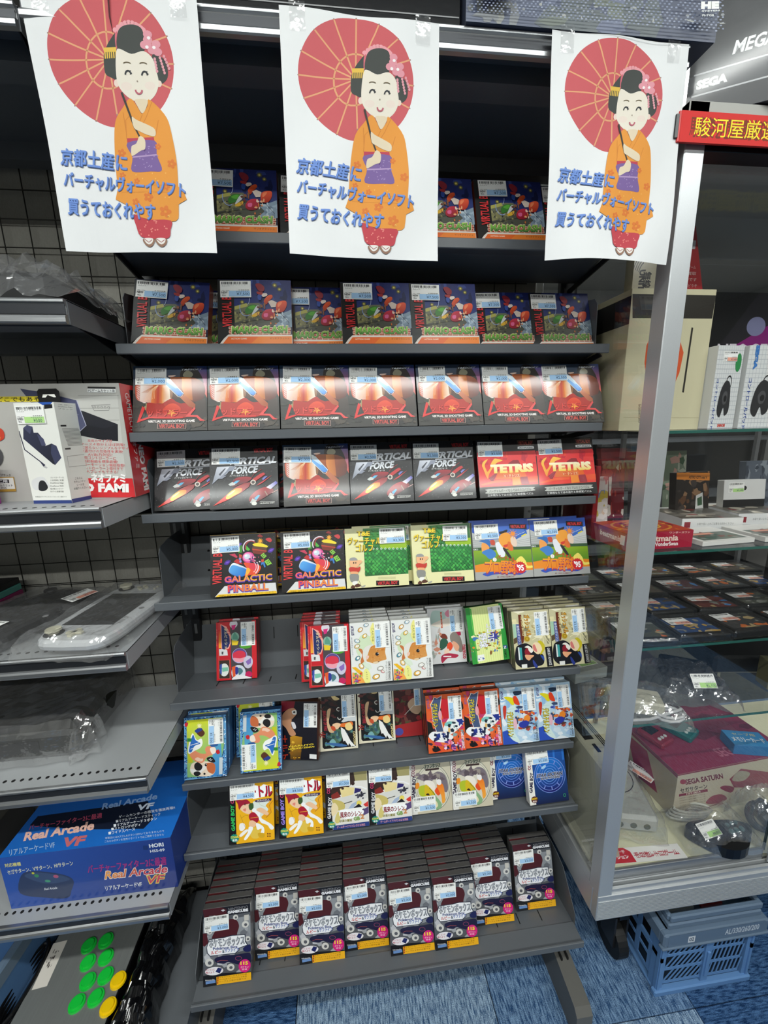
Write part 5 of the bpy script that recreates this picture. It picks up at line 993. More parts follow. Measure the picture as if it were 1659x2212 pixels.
def game(k, row, x, y, label, group, lean=LEAN, roll=0.0, yaw=0.0, flip=False, cover=True, stick=True, dz=0.0):
    body, cov, w, h, t, off = kit(k)
    zf = max(floorz(row, y), floorz(row, y + t * math.cos(lean)) + t * math.sin(lean)) + 0.0004 + dz
    o = bpy.data.objects.new('game_box', body); C.objects.link(o)
    o.matrix_world = Matrix.Translation((x, y, zf)) @ Matrix.Rotation(yaw, 4, 'Z') @ Matrix.Rotation(-lean, 4, 'X') @ Matrix.Rotation(roll, 4, 'Y')
    tag(o, label, 'game box', group)
    if cover:
        c = obj('cover_print', cov, None, o)
        if flip: c.matrix_local = Matrix.Translation((w, 0, h)) @ Matrix.Rotation(math.pi, 4, 'Y')
    if stick:
        rd = random.Random(NB[0] * 7 + 1); NB[0] += 1; j = rd.uniform(-0.003, 0.003)
        if w == VB[0]:
            px = {'golf': w - 0.033, 'baseball': 0.034}.get(k, 0.032) + j; put_sticker(o, PRICE[k], px, h - 0.020 + j * 0.4, rd.uniform(-2, 2), -off)
        elif k in ('fox', 'fox2', 'samurai', 'orbit', 'storage'): put_sticker(o, PRICE[k], 0.030 + j * 0.5, h - (0.031 if k == 'storage' else 0.023), rd.uniform(-2, 2), -off)
        elif k == 'fantasy': put_sticker(o, PRICE[k], 0.031, 0.022, 0, -off)
        elif flip: put_sticker(o, PRICE[k], 0.019, 0.034, -90, -off)
        else: put_sticker(o, PRICE[k], w - 0.020 + j * 0.4, h - 0.031 + j * 0.5, 90, -off)
    return o
ORDN = ['first', 'second', 'third', 'fourth', 'fifth', 'sixth', 'seventh', 'eighth']
SHELFW = {1: 'on the topmost tray', 2: 'on the second tray from the top', 3: 'on the third tray from the top', 4: 'on the fourth tray from the top', 5: 'on the fifth tray from the top', 6: 'on the sixth tray from the top', 7: 'on the third tray from the bottom', 8: 'in the front row', 9: 'on the bottom tray'}
# row: (kind, x of left edge, y of the front foot, boxes behind, label tail)
G = {
 1: [('clash', -0.218, 0.79, 0, 'topmost tray, between the left and middle posters'), ('clash', -0.085, 0.80, 0, 'topmost tray, half behind the middle poster'), ('clash', 0.134, 0.79, 0, 'topmost tray, just right of the middle poster'), ('clash', 0.268, 0.79, 0, 'topmost tray, just left of the right poster'), ('clash', 0.399, 0.80, 0, 'topmost tray, nearly hidden by the right poster')],
 2: [('clash', -0.360, 0.805, 1, 'at the left end of the second tray, sunk beside the side plate'), ('clash', -0.205, 0.790, 0, 'second shown from the left on the second tray, standing foremost and highest'), ('clash', -0.071, 0.815, 0, 'third from the left on the second tray, its sticker partly covered'), ('clash', 0.064, 0.795, 0, 'fourth from the left on the second tray, middle of its row'), ('clash', 0.199, 0.795, 0, 'fifth from the left on the second tray, hazy wrap'), ('clash', 0.2, 0, 0, '')],
}
G[2] = [('clash', -0.362, 0.803, 0, 'second tray from the top, leftmost, tilted'), ('clash', -0.259, 0.832, 0, 'second tray, pushed back between the two leftmost boxes'), ('clash', -0.205, 0.788, 0, 'second tray, foremost and highest of its row'), ('clash', -0.100, 0.814, 0, 'second tray, its sticker half covered by a neighbour'), ('clash', 0.016, 0.791, 0, 'middle of the second tray'), ('clash', 0.146, 0.791, 0, 'second tray, right neighbour of the middle box'), ('clash', 0.2765, 0.823, 0, 'second tray, last but one, sunk deep'), ('clash', 0.4, 0.823, 0, 'second tray, rightmost, sunk deep')]
G[3] = [('alarm', (-0.358, -0.238, -0.106, 0.024, 0.157, 0.289, 0.413)[i], (0.785, 0.785, 0.785, 0.785, 0.785, 0.785, 0.786)[i], 0, 'third tray from the top, ' + ['leftmost', 'second from the left', 'third from the left', 'middle one', 'third from the right', 'second from the right', 'rightmost'][i]) for i in range(7)]
G[3][0] = ('alarm', -0.369, 0.785, 0, 'on the third tray, leftmost')
G[4] = [('force', -0.366, 0.818, 0, 'fourth tray, leftmost, overlapped by its neighbour'), ('force', -0.252, 0.790, 0, 'fourth tray, second from the left'), ('force', -0.225, 0.853, 0, 'fourth tray, pushed back left of the orange box'), ('alarm', -0.112, 0.790, 0, 'fourth tray, only orange one of the row'), ('force', 0.0195, 0.799, 0, 'fourth tray, right neighbour of the orange box'), ('force', 0.151, 0.799, 0, 'fourth tray, left neighbour of the red boxes'), ('force', 0.141, 0.831, 0, 'fourth tray, close behind the rightmost fighter box'), ('tetris', 0.287, 0.793, 0, 'fourth tray, left of the two in front'), ('tetris', 0.412, 0.7935, 0, 'fourth tray, right of the two in front'), ('tetris', 0.277, 0.8235, 0, 'fourth tray, close behind the left one'), ('tetris', 0.4095, 0.8245, 0, 'fourth tray, close behind the right one')]
G[4][8] = ('tetris', 0.4175, 0.7935, 0, 'fourth tray, right of the two in front')
G[5] = [('pinball', -0.268, 0.784, 0, 'fifth tray, left of the two in front'), ('pinball', -0.128, 0.784, 0, 'fifth tray, right of the two in front'), ('pinball', -0.245, 0.845, 0, 'leaning behind the left pinball box'), ('pinball', -0.111, 0.845, 0, 'leaning behind the right pinball box'), ('golf', 0.004, 0.784, 0, 'fifth tray, left of the two in front'), ('golf', 0.020, 0.810, 0, 'close behind the left golf box'), ('golf', 0.145, 0.784, 0, 'fifth tray, right of the two in front'), ('golf', 0.152, 0.835, 0, 'close behind the right golf box'), ('baseball', 0.279, 0.784, 0, 'fifth tray, left of the two in front'), ('baseball', 0.2835, 0.818, 0, 'close behind the left baseball box'), ('baseball', 0.4105, 0.784, 0, 'fifth tray, right of the two in front'), ('baseball', 0.4145, 0.822, 0, 'close behind the right baseball box')]
G[6] = [('capsule', -0.300, 0.853, 1, 'alone at the left of the sixth tray'), ('capsule', -0.105, 0.811, 3, 'second of the red stack in mid tray'), ('capsule', -0.086, 0.784, 0, 'foremost of the red stack in mid tray'), ('hamster', 0.006, 0.784, 4, 'left of the two in front, sixth tray'), ('hamster', 0.098, 0.784, 3, 'right of the two in front, sixth tray'), ('comic', 0.194, 0.843, 1, 'between the hamster boxes and the green box'), ('field', 0.288, 0.812, 1, 'tilted, beside the fair-haired boxes'), ('blond', 0.380, 0.784, 4, 'left of the two in front, sixth tray'), ('blond', 0.4715, 0.784, 4, 'right of the two in front, sixth tray')]
G[7] = [('koala', -0.369, 0.784, 3, 'foremost at the left end of its tray'), ('koala', -0.272, 0.842, 0, 'pushed back between the two blue stacks'), ('koala', -0.249, 0.786, 0, 'turned upside down, beside the dark box'), ('ninja', -0.168, 0.818, 0, 'gold stripe, beside the blue speckled boxes'), ('wing', -0.0755, 0.830, 0, 'white wing, left of the two'), ('wing', 0.018, 0.845, 0, 'white wing, right of the two'), ('crimson', 0.108, 0.855, 0, 'set far back in the shade'), ('devil', 0.1775, 0.784, 3, 'yellow title, left of the two in front'), ('devil', 0.2685, 0.787, 2, 'yellow title, right of the two in front'), ('angel', 0.360, 0.786, 2, 'yellow title, left of the two in front'), ('angel', 0.451, 0.787, 2, 'yellow title, right of the two in front')]
G[8] = [('fox', -0.278, 0.746, 0, 'in the front row'), ('fox2', -0.170, 0.746, 0, 'in the front row'), ('fox', -0.262, 0.785, 0, 'half hidden behind another yellow box'), ('fox2', -0.160, 0.785, 0, 'half hidden behind another yellow box'), ('samurai', -0.066, 0.750, 0, 'black side band, left of the two'), ('samurai', 0.0335, 0.750, 0, 'black side band, right of the two'), ('fantasy', 0.133, 0.762, 0, 'left of the two'), ('fantasy', 0.2325, 0.762, 0, 'right of the two'), ('orbit', 0.3325, 0.777, 0, 'left of the two, set back'), ('orbit', 0.4165, 0.748, 0, 'right of the two, foremost')]
G[9] = [('storage', -0.355, 0.702, 6, 'leftmost on the bottom tray'), ('storage', -0.2485, 0.738, 5, 'second from the left on the bottom tray, set back'), ('storage', -0.143, 0.715, 5, 'third from the left on the bottom tray'), ('storage', -0.0365, 0.728, 5, 'fourth from the left on the bottom tray'), ('storage', 0.070, 0.703, 6, 'fifth from the left on the bottom tray'), ('storage', 0.1765, 0.700, 6, 'sixth from the left on the bottom tray'), ('storage', 0.2835, 0.738, 4, 'seventh from the left on the bottom tray, set back'), ('storage', 0.405, 0.757, 1, 'rightmost on the bottom tray, apart from the stacks')]
GRP = {'storage': 'tall grey game boxes on the bottom tray'}
YMAX = {9: 0.667 + 0.142 + 0.0795 - 0.018}
STK = {(6, 0): 'the lone left stack of the sixth tray', (6, 1): 'the red stack in mid tray behind the foremost', (6, 3): 'the left hamster stack', (6, 4): 'the right hamster stack', (6, 5): 'the pale grey stack', (6, 6): 'the green stack', (6, 7): 'the left fair-haired stack', (6, 8): 'the right fair-haired stack', (7, 0): 'the stack at the left end', (7, 7): 'the left orange stack', (7, 8): 'the right orange stack', (7, 9): 'the left pale blue stack', (7, 10): 'the right pale blue stack'}
for q_ in range(8): STK[(9, q_)] = 'the %s bottom stack' % ['leftmost', 'second', 'third', 'fourth', 'fifth', 'sixth', 'seventh', 'rightmost'][q_]
for row in G:
    for i, (k, x, y, nb, tail) in enumerate(G[row]):
        w = ART[k][1][0]; t = THICK.get(k, 0.022); step = (t + 0.0007) / math.cos(LEAN); ym = YMAX.get(row, 0.773 + 0.142 - t - 0.0005)
        g_ = GRP.get(k, '%s boxes' % LOOK[k].replace(' game box', '')) + ('' if k in GRP else ' ' + SHELFW[row])
        if k == 'fox2': g_ = 'yellow handheld boxes in the front row'
        if k == 'fox': g_ = 'yellow handheld boxes in the front row'
        roll = 0.0; lean = LEAN; yaw = 0.0; dz = 0
        if k == 'field': roll = R(-4); dz = 0.006
        if k == 'ninja': yaw = R(-9)
        if row == 2 and i == 0: roll = R(2.5); dz = 0.0045; x += 0.004
        if (row, i) == (8, 9): roll = R(-1); dz = 0.001
        game(k, row, x, y, LOOK[k] + ', ' + tail, g_, lean, roll, yaw, flip=(row == 7 and i == 2), dz=dz)
        rd = random.Random(row * 31 + i)
        y2 = y + (0.012 if (row, i) in ((6, 0),) else 0.0)
        for n in range(1, nb + 1):
            yy = y + n * step + (0.0 if row != 6 or i != 1 else 0)
            if yy > ym: break
            short = LOOK[k]; where = STK.get((row, i), tail)
            dx = rd.uniform(-0.0012, 0.0012) if row == 9 else rd.uniform(-0.001, 0.0015)
            game(k, row, x + dx * 0.3, yy, '%s, %s back in %s' % (short, ORDN[n], where), g_, LEAN, 0, 0, cover=True, stick=(row != 9 or n < 3))

# ============================================================ left stand: goods on the flat shelves
def cardbox(name, label, cat, w, d, h, loc, rz=0.0, col='#ccc', ch=0.001, group=None, rough=0.45):
    o = obj(name, MB().box(0, 0, 0, w, d, h, ch), M('card_' + name + col, col, rough, 0, 0.1, 120, 0.1), None, loc, (0, 0, rz))
    return tag(o, label, cat, group)
def film_bag(name, label, loc, sx, sy, h, rz=0.0, seed=1, parent=None, amp=1.0, mat=None, n=(34, 26), skirt=0.25, cat='plastic bag', group=None, top=None):
    def fn(u, v):
        x, y = (u - 0.5) * sx, (v - 0.5) * sy; e = min(u, 1 - u, v, 1 - v) / skirt; e = max(0, min(1, e)); b = math.sin(e * math.pi / 2) ** 0.6
        p = Vector((x * 34 + seed * 7, y * 34, seed)); q = noise.turbulence(p, 4, True) - 0.5; r_ = abs(noise.noise(p * 0.6)) 
        z = 0.002 + h * b * (top(u, v) if top else 1) + amp * 0.012 * q * (0.5 + 0.5 * b) + amp * 0.010 * r_
        return (x + 0.008 * noise.noise(p * 0.8), y + 0.008 * noise.noise(p * 0.7 + Vector((5, 0, 0))), max(0.0012, z))
    mb = MB().grid(fn, *n)
    o = obj(name, mb, mat or FILM2, parent, loc, (0, 0, rz), smooth=False)
    if parent is None: tag(o, label, cat, group)
    return o

# red and white clone console box
nb = cardbox('console_box', 'grey console box with red side and banner, on left shelf', 'box', 0.300, 0.105, 0.199, (-0.672, 0.768, -0.116), 0, '#b9b7b1')
A = Art(0.300, 0.199, ((-290, 1045), (960, 1005), (1060, 1890), (-180, 1990)), '#b5b3ad')
A.p('#c4c3bd', 480, 1160, 950, 1090, 1000, 1780, 600, 1850)
for y in (1105, 1200, 1290): A.l('#8e8d88', 3, 700, y, 960, y - 8)
A.l('#7c7b78', 4, 785, 1175, 905, 1168, 895, 1210, 800, 1215, 785, 1175); 
for k in range(5): A.ring('#7c7b78', 3, 805 + k * 22, 1188, 7, n=8)
A.p('#1c1d24', 640, 1200, 730, 1220, 950, 1315, 950, 1445, 850, 1440, 640, 1395); A.p('#23242c', 640, 1200, 730, 1220, 950, 1315, 860, 1350, 640, 1300); A.p((500, 1090, '#3c3f5c', 740, 1380, '#5a5d7c'), 330, 1060, 480, 1085, 690, 1140, 745, 1330, 690, 1390, 500, 1330); A.l('#b8b8cc', 5, 690, 1140, 745, 1330, 690, 1390, 640, 1385); A.l('#8c8ca8', 3, 560, 1200, 700, 1250)
A.p('#e8d42c', 160, 1125, 580, 1110, 575, 1150, 160, 1165); A.t('#181818', 'どこでもあそべる!', 370, 1138, 390, 34, 2, 0.04)
for k, tx in enumerate(['本体のサイズは', 'CDケース４枚分とほぼ同等!', '置き場所に困らないシンプルなデザイン!', '本体直付けの互換性を実現!', 'AV出力対応!', '両コントローラーに', '連射機能を標準装備!', '各スローモーション機能搭載!', '各コントローラー２個付きで', '２人プレイもできる!']):
    A.t('#f0e4e0', tx, 830, 1447 + k * 27, 28 * len(tx) * 0.82, 27, 0, 0.035); A.t('#c4262c', tx, 830, 1447 + k * 27, 28 * len(tx) * 0.82, 25, 0, 0.012)
A.p('#d0252c', 700, 1748, 1040, 1738, 1062, 1892, 700, 1905); A.t('#f4f2f0', 'ネオファミ', 880, 1742, 225, 70, 1, 0.09); A.t('#c02028', 'ネオファミ', 880, 1742, 215, 58, 1, 0.03) if False else A.t('#f4f2f0', 'ネオファミ', 880, 1742, 220, 64, 1, 0.06)
A.t('#f4f2f0', 'NEO FAMI', 800, 1822, 430, 74, 1, 0.06); A.r('#f0f0ee', 765, 1038, 942, 1078); A.r('#181818', 765, 1036, 942, 1050); A.t('#181818', 'FCゲームカセット用', 853, 1065, 165, 22, 0, 0.03)
A.t('#2a2a2a', 'GAMETECH', 40, 1060, 150, 22, 0, 0.03); A.p('#dcdad4', -60, 1078, 130, 1072, 145, 1130, -50, 1135); A.t('#4a3c3c', '※保証書欠品', 45, 1105, 150, 24, 0, 0.01)
A.s('#c8402c', 15, 1420, 60, 1360, 140, 1350, 200, 1380, 200, 1450, 120, 1480, 50, 1470); 
for k, tx in enumerate(['ACアダプター', 'AV接続ケーブル', '付きですぐ使える!']): A.t('#f2d83c', tx, 105, 1390 + k * 27, 150, 22, 2, 0.03)
A.e('#4a4a4c', 110, 1590, 80, 95); A.e('#2c2c2e', 100, 1585, 52, 60); A.ring('#6a6a6c', 4, 100, 1585, 30, 34); A.t('#2a2420', '本体色／ブラック', 160, 1738, 140, 18, 0, 0.02); A.p('#b48c3c', 85, 1760, 250, 1750, 260, 1870, 100, 1880); A.p('#e4e2dc', 92, 1768, 245, 1758, 254, 1850, 104, 1860); A.p('#28262a', 120, 1780, 215, 1774, 217, 1803, 122, 1808); A.t('#f0f0f0', 'FC用', 168, 1791, 72, 24, 1, 0.04); A.t('#2a2624', 'ゲームカセット', 178, 1822, 120, 20, 1, 0.02); A.t('#2a2624', '対応', 178, 1844, 40, 18, 1, 0.02)
A.p('#c8262c', 0, 1500, 20, 1500, 75, 1900, 40, 1920); A.p('#d4cfc8', -30, 1200, 130, 1190, 135, 1270, -20, 1280); A.t('#c4402c', '¥3,980', 60, 1250, 90, 24, 0, 0.01)
decal('front_print', A, (0, 0, 0), (1, 0, 0), (0, 0, 1), nb)
A = Art(0.105, 0.199, ((0, 0), (100, 0), (100, 190), (0, 190)), '#c6242a')
A.p('#16161a', 30, 8, 100, 5, 100, 58, 34, 55); A.t('#d8d4d0', 'GAMETECH', 22, 45, 62, 14, -88, 0.01); A.t('#f2ece8', 'NEO FAMI', 42, 140, 88, 19, -90, 0.05); A.t('#f2ece8', 'ネオファミ', 22, 112, 60, 12, -90, 0.03)
decal('side_print', A, (0.300, 0, 0), (0, 1, 0), (0, 0, 1), nb)

# white charger box in front of it
cb = thing('charger_box', 'narrow white charger box with hang tab, in front of the console box', 'box', (-0.521, 0.735, -0.116), (0, 0, R(-9)))
obj('carton', MB().box(0, 0, 0, 0.068, 0.048, 0.166, 0.0008), M('white_carton', '#e6e6e0', 0.45, 0, 0.05, 200), cb)
A = Art(0.068, 0.166, ((100, 1145), (425, 1140), (580, 1985), (262, 1990)), '#e9e9e2')
A.p('#2c3e7c', 258, 1962, 580, 1958, 582, 1990, 262, 1992); A.p('#2858b0', 300, 1142, 420, 1138, 400, 1160, 340, 1165); A.p('#14161c', 350, 1160, 415, 1158, 418, 1190, 352, 1195)
A.p((180, 1400, '#30344c', 480, 1600, '#20222f'), 180, 1350, 210, 1325, 255, 1340, 265, 1390, 300, 1390, 340, 1440, 360, 1500, 410, 1480, 450, 1500, 490, 1600, 440, 1660, 420, 1650, 180, 1440); A.p('#474b68', 180, 1350, 210, 1325, 255, 1340, 235, 1400); A.p('#474b68', 290, 1400, 345, 1440, 365, 1495, 330, 1500); A.p('#3c405c', 410, 1485, 450, 1500, 490, 1600, 440, 1655, 405, 1560)
A.l('#2a2c44', 8, 145, 1375, 190, 1530, 330, 1640); A.p('#2a2c44', 310, 1625, 330, 1635, 360, 1660, 345, 1675); A.p('#b8b8b8', 352, 1665, 378, 1680, 368, 1690, 345, 1678)
A.s('#dedede', 245, 1800, 290, 1765, 350, 1765, 400, 1850, 350, 1830, 300, 1870, 260, 1860); A.s('#24262a', 310, 1800, 350, 1795, 380, 1850, 350, 1880, 305, 1870)
for k, tx in enumerate(['コントローラーを', '２台同時に充電', 'DualSense Edge', 'DualSense 対応', '純正充電コントローラー', 'カバーと併用可能']): A.t('#5c5c58', tx, 455, 1765 + k * 24, 110, 14, 0, 0.01)
A.t('#8a8a86', '本製品はワイヤレスコントローラー専用です', 405, 1930, 260, 11, 0, 0.0)
decal('front_print', A, (0, 0, 0), (1, 0, 0), (0, 0, 1), cb)
A = Art(0.048, 0.166, ((425, 1140), (640, 1150), (755, 1950), (580, 1985)), '#dedfd8')
A.p('#2c3e7c', 572, 1955, 752, 1925, 757, 1950, 580, 1985)
for k in range(3): A.t('#6a6a66', ['CYBER・充電スタンド', 'DualSense Edge', 'ブラック'][k], 530, 1165 + k * 20, 130, 13, -3, 0.01)
for k in range(14): A.l('#8c8c88', 5, 498 + k * 4, 1385 + k * 11, 645 + k * 4, 1375 + k * 11)
A.p('#2c2c2c', 485, 1350, 535, 1348, 537, 1362, 487, 1364); A.p('#2c2c2c', 522, 1550, 570, 1546, 572, 1560, 525, 1563); A.l('#9a9a96', 3, 540, 1620, 690, 1600, 705, 1690, 555, 1705, 540, 1620)
for k, tx in enumerate(['こちらに', 'セキュリティ', 'シールを', 'お貼りください。']): A.t('#3c3c3a', tx, 635 + k * 6, 1795 + k * 25, [65, 95, 62, 120][k], 18, 6, 0.01)
decal('side_print', A, (0.068, 0, 0), (0, 1, 0), (0, 0, 1), cb)
obj('hang_tab', MB().prism([(0.016, 0.166), (0.016, 0.186), (0.02, 0.19), (0.05, 0.19), (0.054, 0.186), (0.054, 0.166)], 0.03, 0.0308, 'y'), M('black_plastic', '#0d0d0f', 0.35), cb)
obj('slot', MB().prism([(0.024, 0.176), (0.030, 0.176), (0.034, 0.180), (0.044, 0.176), (0.048, 0.176), (0.046, 0.181), (0.026, 0.181)], 0.0296, 0.0299, 'y'), M('white_carton'), cb)
put_sticker(cb, '500', 0.0265, 0.147, 0, -0.0022, used=1, scale=0.9)
pb = cardbox('game_box', 'pink and purple box at the left frame edge, beside the console box', 'box', 0.10, 0.05, 0.076, (-0.682, 0.70, -0.116), 0, '#8a2a7c')
A = Art(0.10, 0.076, bg='#d84a80'); A.blobs(['#f08aa8', '#5a2c8c', '#f4c8d0', '#b02c68'], 0, 0, 100, 100, 40, 5, 16, 3); decal('front_print', A, (0, 0, 0), (1, 0, 0), (0, 0, 1), pb)

# upper shelf: black console in a crumpled bag
BK = M('black_plastic', '#0d0d0f', 0.35); DG = M('dark_grey_plastic', '#1e1e20', 0.4, 0, 0.05, 400)
tc_ = thing('game_console', 'black disc console inside the crumpled bag on the uppermost left shelf', 'console', (-0.56, 0.81, 0.187))
obj('body', MB().box(-0.15, -0.1, 0, 0.14, 0.1, 0.05, 0.008), BK, tc_)
obj('disc_lid', MB().cyl((-0.02, 0, 0.05), (-0.02, 0, 0.057), 0.07, 32), DG, tc_); obj('button', MB().cyl((0.09, -0.07, 0.05), (0.09, -0.07, 0.056), 0.012, 16), DG, tc_)
film_bag('plastic_bag', 'clear crumpled plastic bag lying over the black console, uppermost left shelf', (-0.552, 0.80, 0.188), 0.375, 0.27, 0.085, 0, 3, amp=3.0, top=lambda u, v: 1.05 - 0.45 * u)

# white handheld controller in a bag
def pad(name, label, loc, rz, body_m, but_m, txt=True):
    t = thing(name, label, 'handheld controller', loc, (0, 0, rz)); P_ = []
    for k in range(28):
        a = 2 * math.pi * k / 28; ca, sa = math.cos(a), math.sin(a); P_.append((0.0675 * abs(ca) ** 0.42 * (1 if ca > 0 else -1), 0.13 * abs(sa) ** 0.42 * (1 if sa > 0 else -1)))
    b = MB(); L_ = []
    for z, s in ((0.0, 0.93), (0.006, 0.985), (0.013, 1.0), (0.019, 0.985), (0.022, 0.95)): L_.append([(x * s, y * s + (0 if z > .01 else 0), z) for x, y in P_])
    vs = [v for l_ in L_ for v in l_]; n = len(P_); fs = [tuple(range(n))[::-1], tuple(range((len(L_) - 1) * n, len(L_) * n))]
    for i in range(len(L_) - 1): fs += [(i * n + k, i * n + (k + 1) % n, (i + 1) * n + (k + 1) % n, (i + 1) * n + k) for k in range(n)]
    obj('body', b.add(vs, fs), body_m, t)
    obj('screen', MB().box(-0.050, -0.070, 0.022, 0.044, 0.070, 0.0228, 0.0004), M('lcd_glass', '#07080a', 0.12, 0, 0, 1, 0.6), t)
    obj('grip_seam', MB().box(-0.0672, -0.085, 0.008, -0.0668, 0.085, 0.012), DG, t)
    for s in (-1, 1):
        o = obj('thumb_stick', MB().cyl((-0.040, s * 0.099, 0.022), (-0.040, s * 0.099, 0.028), 0.008, 16).cyl((-0.040, s * 0.099, 0.028), (-0.040, s * 0.099, 0.0315), 0.0125, 20, 0.0115), but_m, t)
        obj('stick_well', MB().cyl((-0.040, s * 0.099, 0.0218), (-0.040, s * 0.099, 0.0226), 0.0155, 20), DG if body_m is not BK else M('dark_ring', '#2c2c2e', 0.4), t)
    dp = MB().box(-0.016, -0.1045, 0.022, 0.012, -0.0965, 0.0262, 0.001).box(-0.006, -0.114, 0.022, 0.002, -0.087, 0.0262, 0.001); obj('direction_pad', dp, but_m, t)
    for dx, dy in ((0.008, 0), (-0.008, 0), (0, 0.008), (0, -0.008)): obj('button', MB().cyl((-0.004 + dx, 0.100 + dy, 0.022), (-0.004 + dx, 0.100 + dy, 0.0258), 0.0042, 12), but_m, t)
    for k in (0, 1): obj('button', MB().cyl((0.026, 0.094 + k * 0.011, 0.022), (0.026, 0.094 + k * 0.011, 0.0245), 0.0026, 10), but_m, t)
    obj('home_ring', MB().cyl((0.055, -0.002, 0.022), (0.055, -0.002, 0.0226), 0.005, 16), M('grey_mark', '#8c8c8c', 0.5), t)
    A = Art(0.03, 0.012, bg=None)
    if txt: A.t('#9a9a9a', 'Wii U', 50, 50, 90, 80, 0, 0.02); decal('logo', A, (0.056, -0.068, 0.0222), (0, 1, 0), (-1, 0, 0), t)
    A = Art(0.014, 0.009, bg=None); A.l('#a8a8a8', 6, 10, 20, 90, 10, 90, 80, 10, 90, 10, 20); decal('mark', A, (0.022, -0.103, 0.0222), (0, 1, 0), (-1, 0, 0), t)
    return t
WH = M('glossy_white_plastic', '#d6d8da', 0.22, 0, 0, 1, 0.5); CRM = M('yellowed_cream_plastic', '#d8d4bc', 0.35)
pad('handheld_controller', 'white handheld screen controller in a bag on the left shelf', (-0.455, 0.793, -0.362), R(-7), WH, CRM)
film_bag('plastic_bag', 'clear bag around the white handheld controller', (-0.457, 0.79, -0.3685), 0.165, 0.285, 0.037, R(-7), 5, amp=0.45, skirt=0.09)
pad('handheld_controller', 'black handheld screen controller in a bag, left of the white one', (-0.63, 0.80, -0.366), R(-14), BK, DG, False)
film_bag('plastic_bag', 'clear bag around the black handheld controller', (-0.63, 0.80, -0.3685), 0.175, 0.27, 0.035, R(-14), 8, amp=0.5, skirt=0.1)
lb = obj('price_label', sticker_mesh('4,380', 2), None, None); lb.matrix_world = Matrix.Translation((-0.535, 0.80, -0.325)) @ Matrix.Rotation(R(66), 4, 'Z') @ Matrix.Rotation(R(-84), 4, 'X')
tag(lb, 'pale price label on the bag of the white handheld controller', 'price label')
lb = obj('price_label', sticker_mesh('6,800', 1), None, None, (-0.655, 0.70, -0.3275), (R(90), 0, 0)); lb.matrix_world = Matrix.Translation((-0.66, 0.715, -0.327)) @ Matrix.Rotation(R(-14), 4, 'Z') @ Matrix.Rotation(R(-90), 4, 'X')
tag(lb, 'green and white price label on the black handheld controller bag', 'price label')
for k, (c, nm) in enumerate((('#141416', 'black'), ('#7a2050', 'plum'), ('#4a8a80', 'teal'), ('#121214', 'dark'))): cardbox('game_case', '%s flat case, %s from below in the small pile at the left edge' % (nm, ['lowest', 'second', 'third', 'topmost'][k]), 'game case', 0.135, 0.19, 0.0135, (-0.865, 0.75, -0.368 + k * 0.0138), R(-4 + k), c, group='flat cases at the left edge')

# dark console in its bag, fourth left shelf
cn = thing('game_console', 'large dark grey console wrapped in plastic on the fourth left shelf', 'console', (-0.66, 0.83, -0.622))
obj('body', MB().prism([(-0.15, 0.0), (-0.155, 0.012), (-0.15, 0.052), (-0.14, 0.058), (0.13, 0.058), (0.135, 0.052), (0.135, 0.0)], -0.17, 0.13, 'y') if False else MB().box(-0.19, -0.095, 0.004, 0.135, 0.11, 0.058, 0.008), M('olive_black_plastic', '#161712', 0.38, 0, 0.05, 300), cn)
def ring3(r0, r1, z, n=40, sx=1.0, sy=1.0, cx=0, cy=0, h=0.006):
    b = MB(); vs = []; fs = []
    for i in range(n):
        a = 2 * math.pi * i / n; c, s = math.cos(a), math.sin(a)
        vs += [(cx + r0 * c * sx, cy + r0 * s * sy, z), (cx + r0 * c * sx, cy + r0 * s * sy, z + h), (cx + r1 * c * sx, cy + r1 * s * sy, z + h), (cx + r1 * c * sx, cy + r1 * s * sy, z)]
    for i in range(n):
        j = (i + 1) % n
        for k in range(4): fs.append((i * 4 + k, j * 4 + k, j * 4 + (k + 1) % 4, i * 4 + (k + 1) % 4))
    return b.add(vs, fs)
obj('lid_ring', ring3(0.075, 0.088, 0.058, sx=1.3, cx=-0.03, h=0.012), DG, cn); obj('lid', MB().cyl((-0.03, 0, 0.058), (-0.03, 0, 0.066), 0.07, 36), M('olive_black_plastic'), cn)
obj('front_panel', MB().box(-0.17, -0.0965, 0.018, 0.06, -0.0945, 0.044), BK, cn); obj('indicator', MB().box(-0.12, -0.098, 0.028, -0.06, -0.0962, 0.034), M('violet_window', '#2c2858', 0.3), cn)
obj('vent', MB().box(0.1352, -0.06, 0.03, 0.1362, -0.03, 0.045).box(0.1352, -0.02, 0.03, 0.1362, 0.0, 0.045), HOLE, cn)
film_bag('plastic_bag', 'clear bag with crumpled corner around the dark console', (-0.675, 0.838, -0.6225), 0.315, 0.235, 0.078, 0, 11, amp=0.7, skirt=0.08)
film_bag('plastic_bag', 'twisted corner of clear bag sticking out beside the dark console', (-0.525, 0.752, -0.6225), 0.05, 0.06, 0.06, R(20), 14, amp=2.2, skirt=0.3, n=(16, 16))

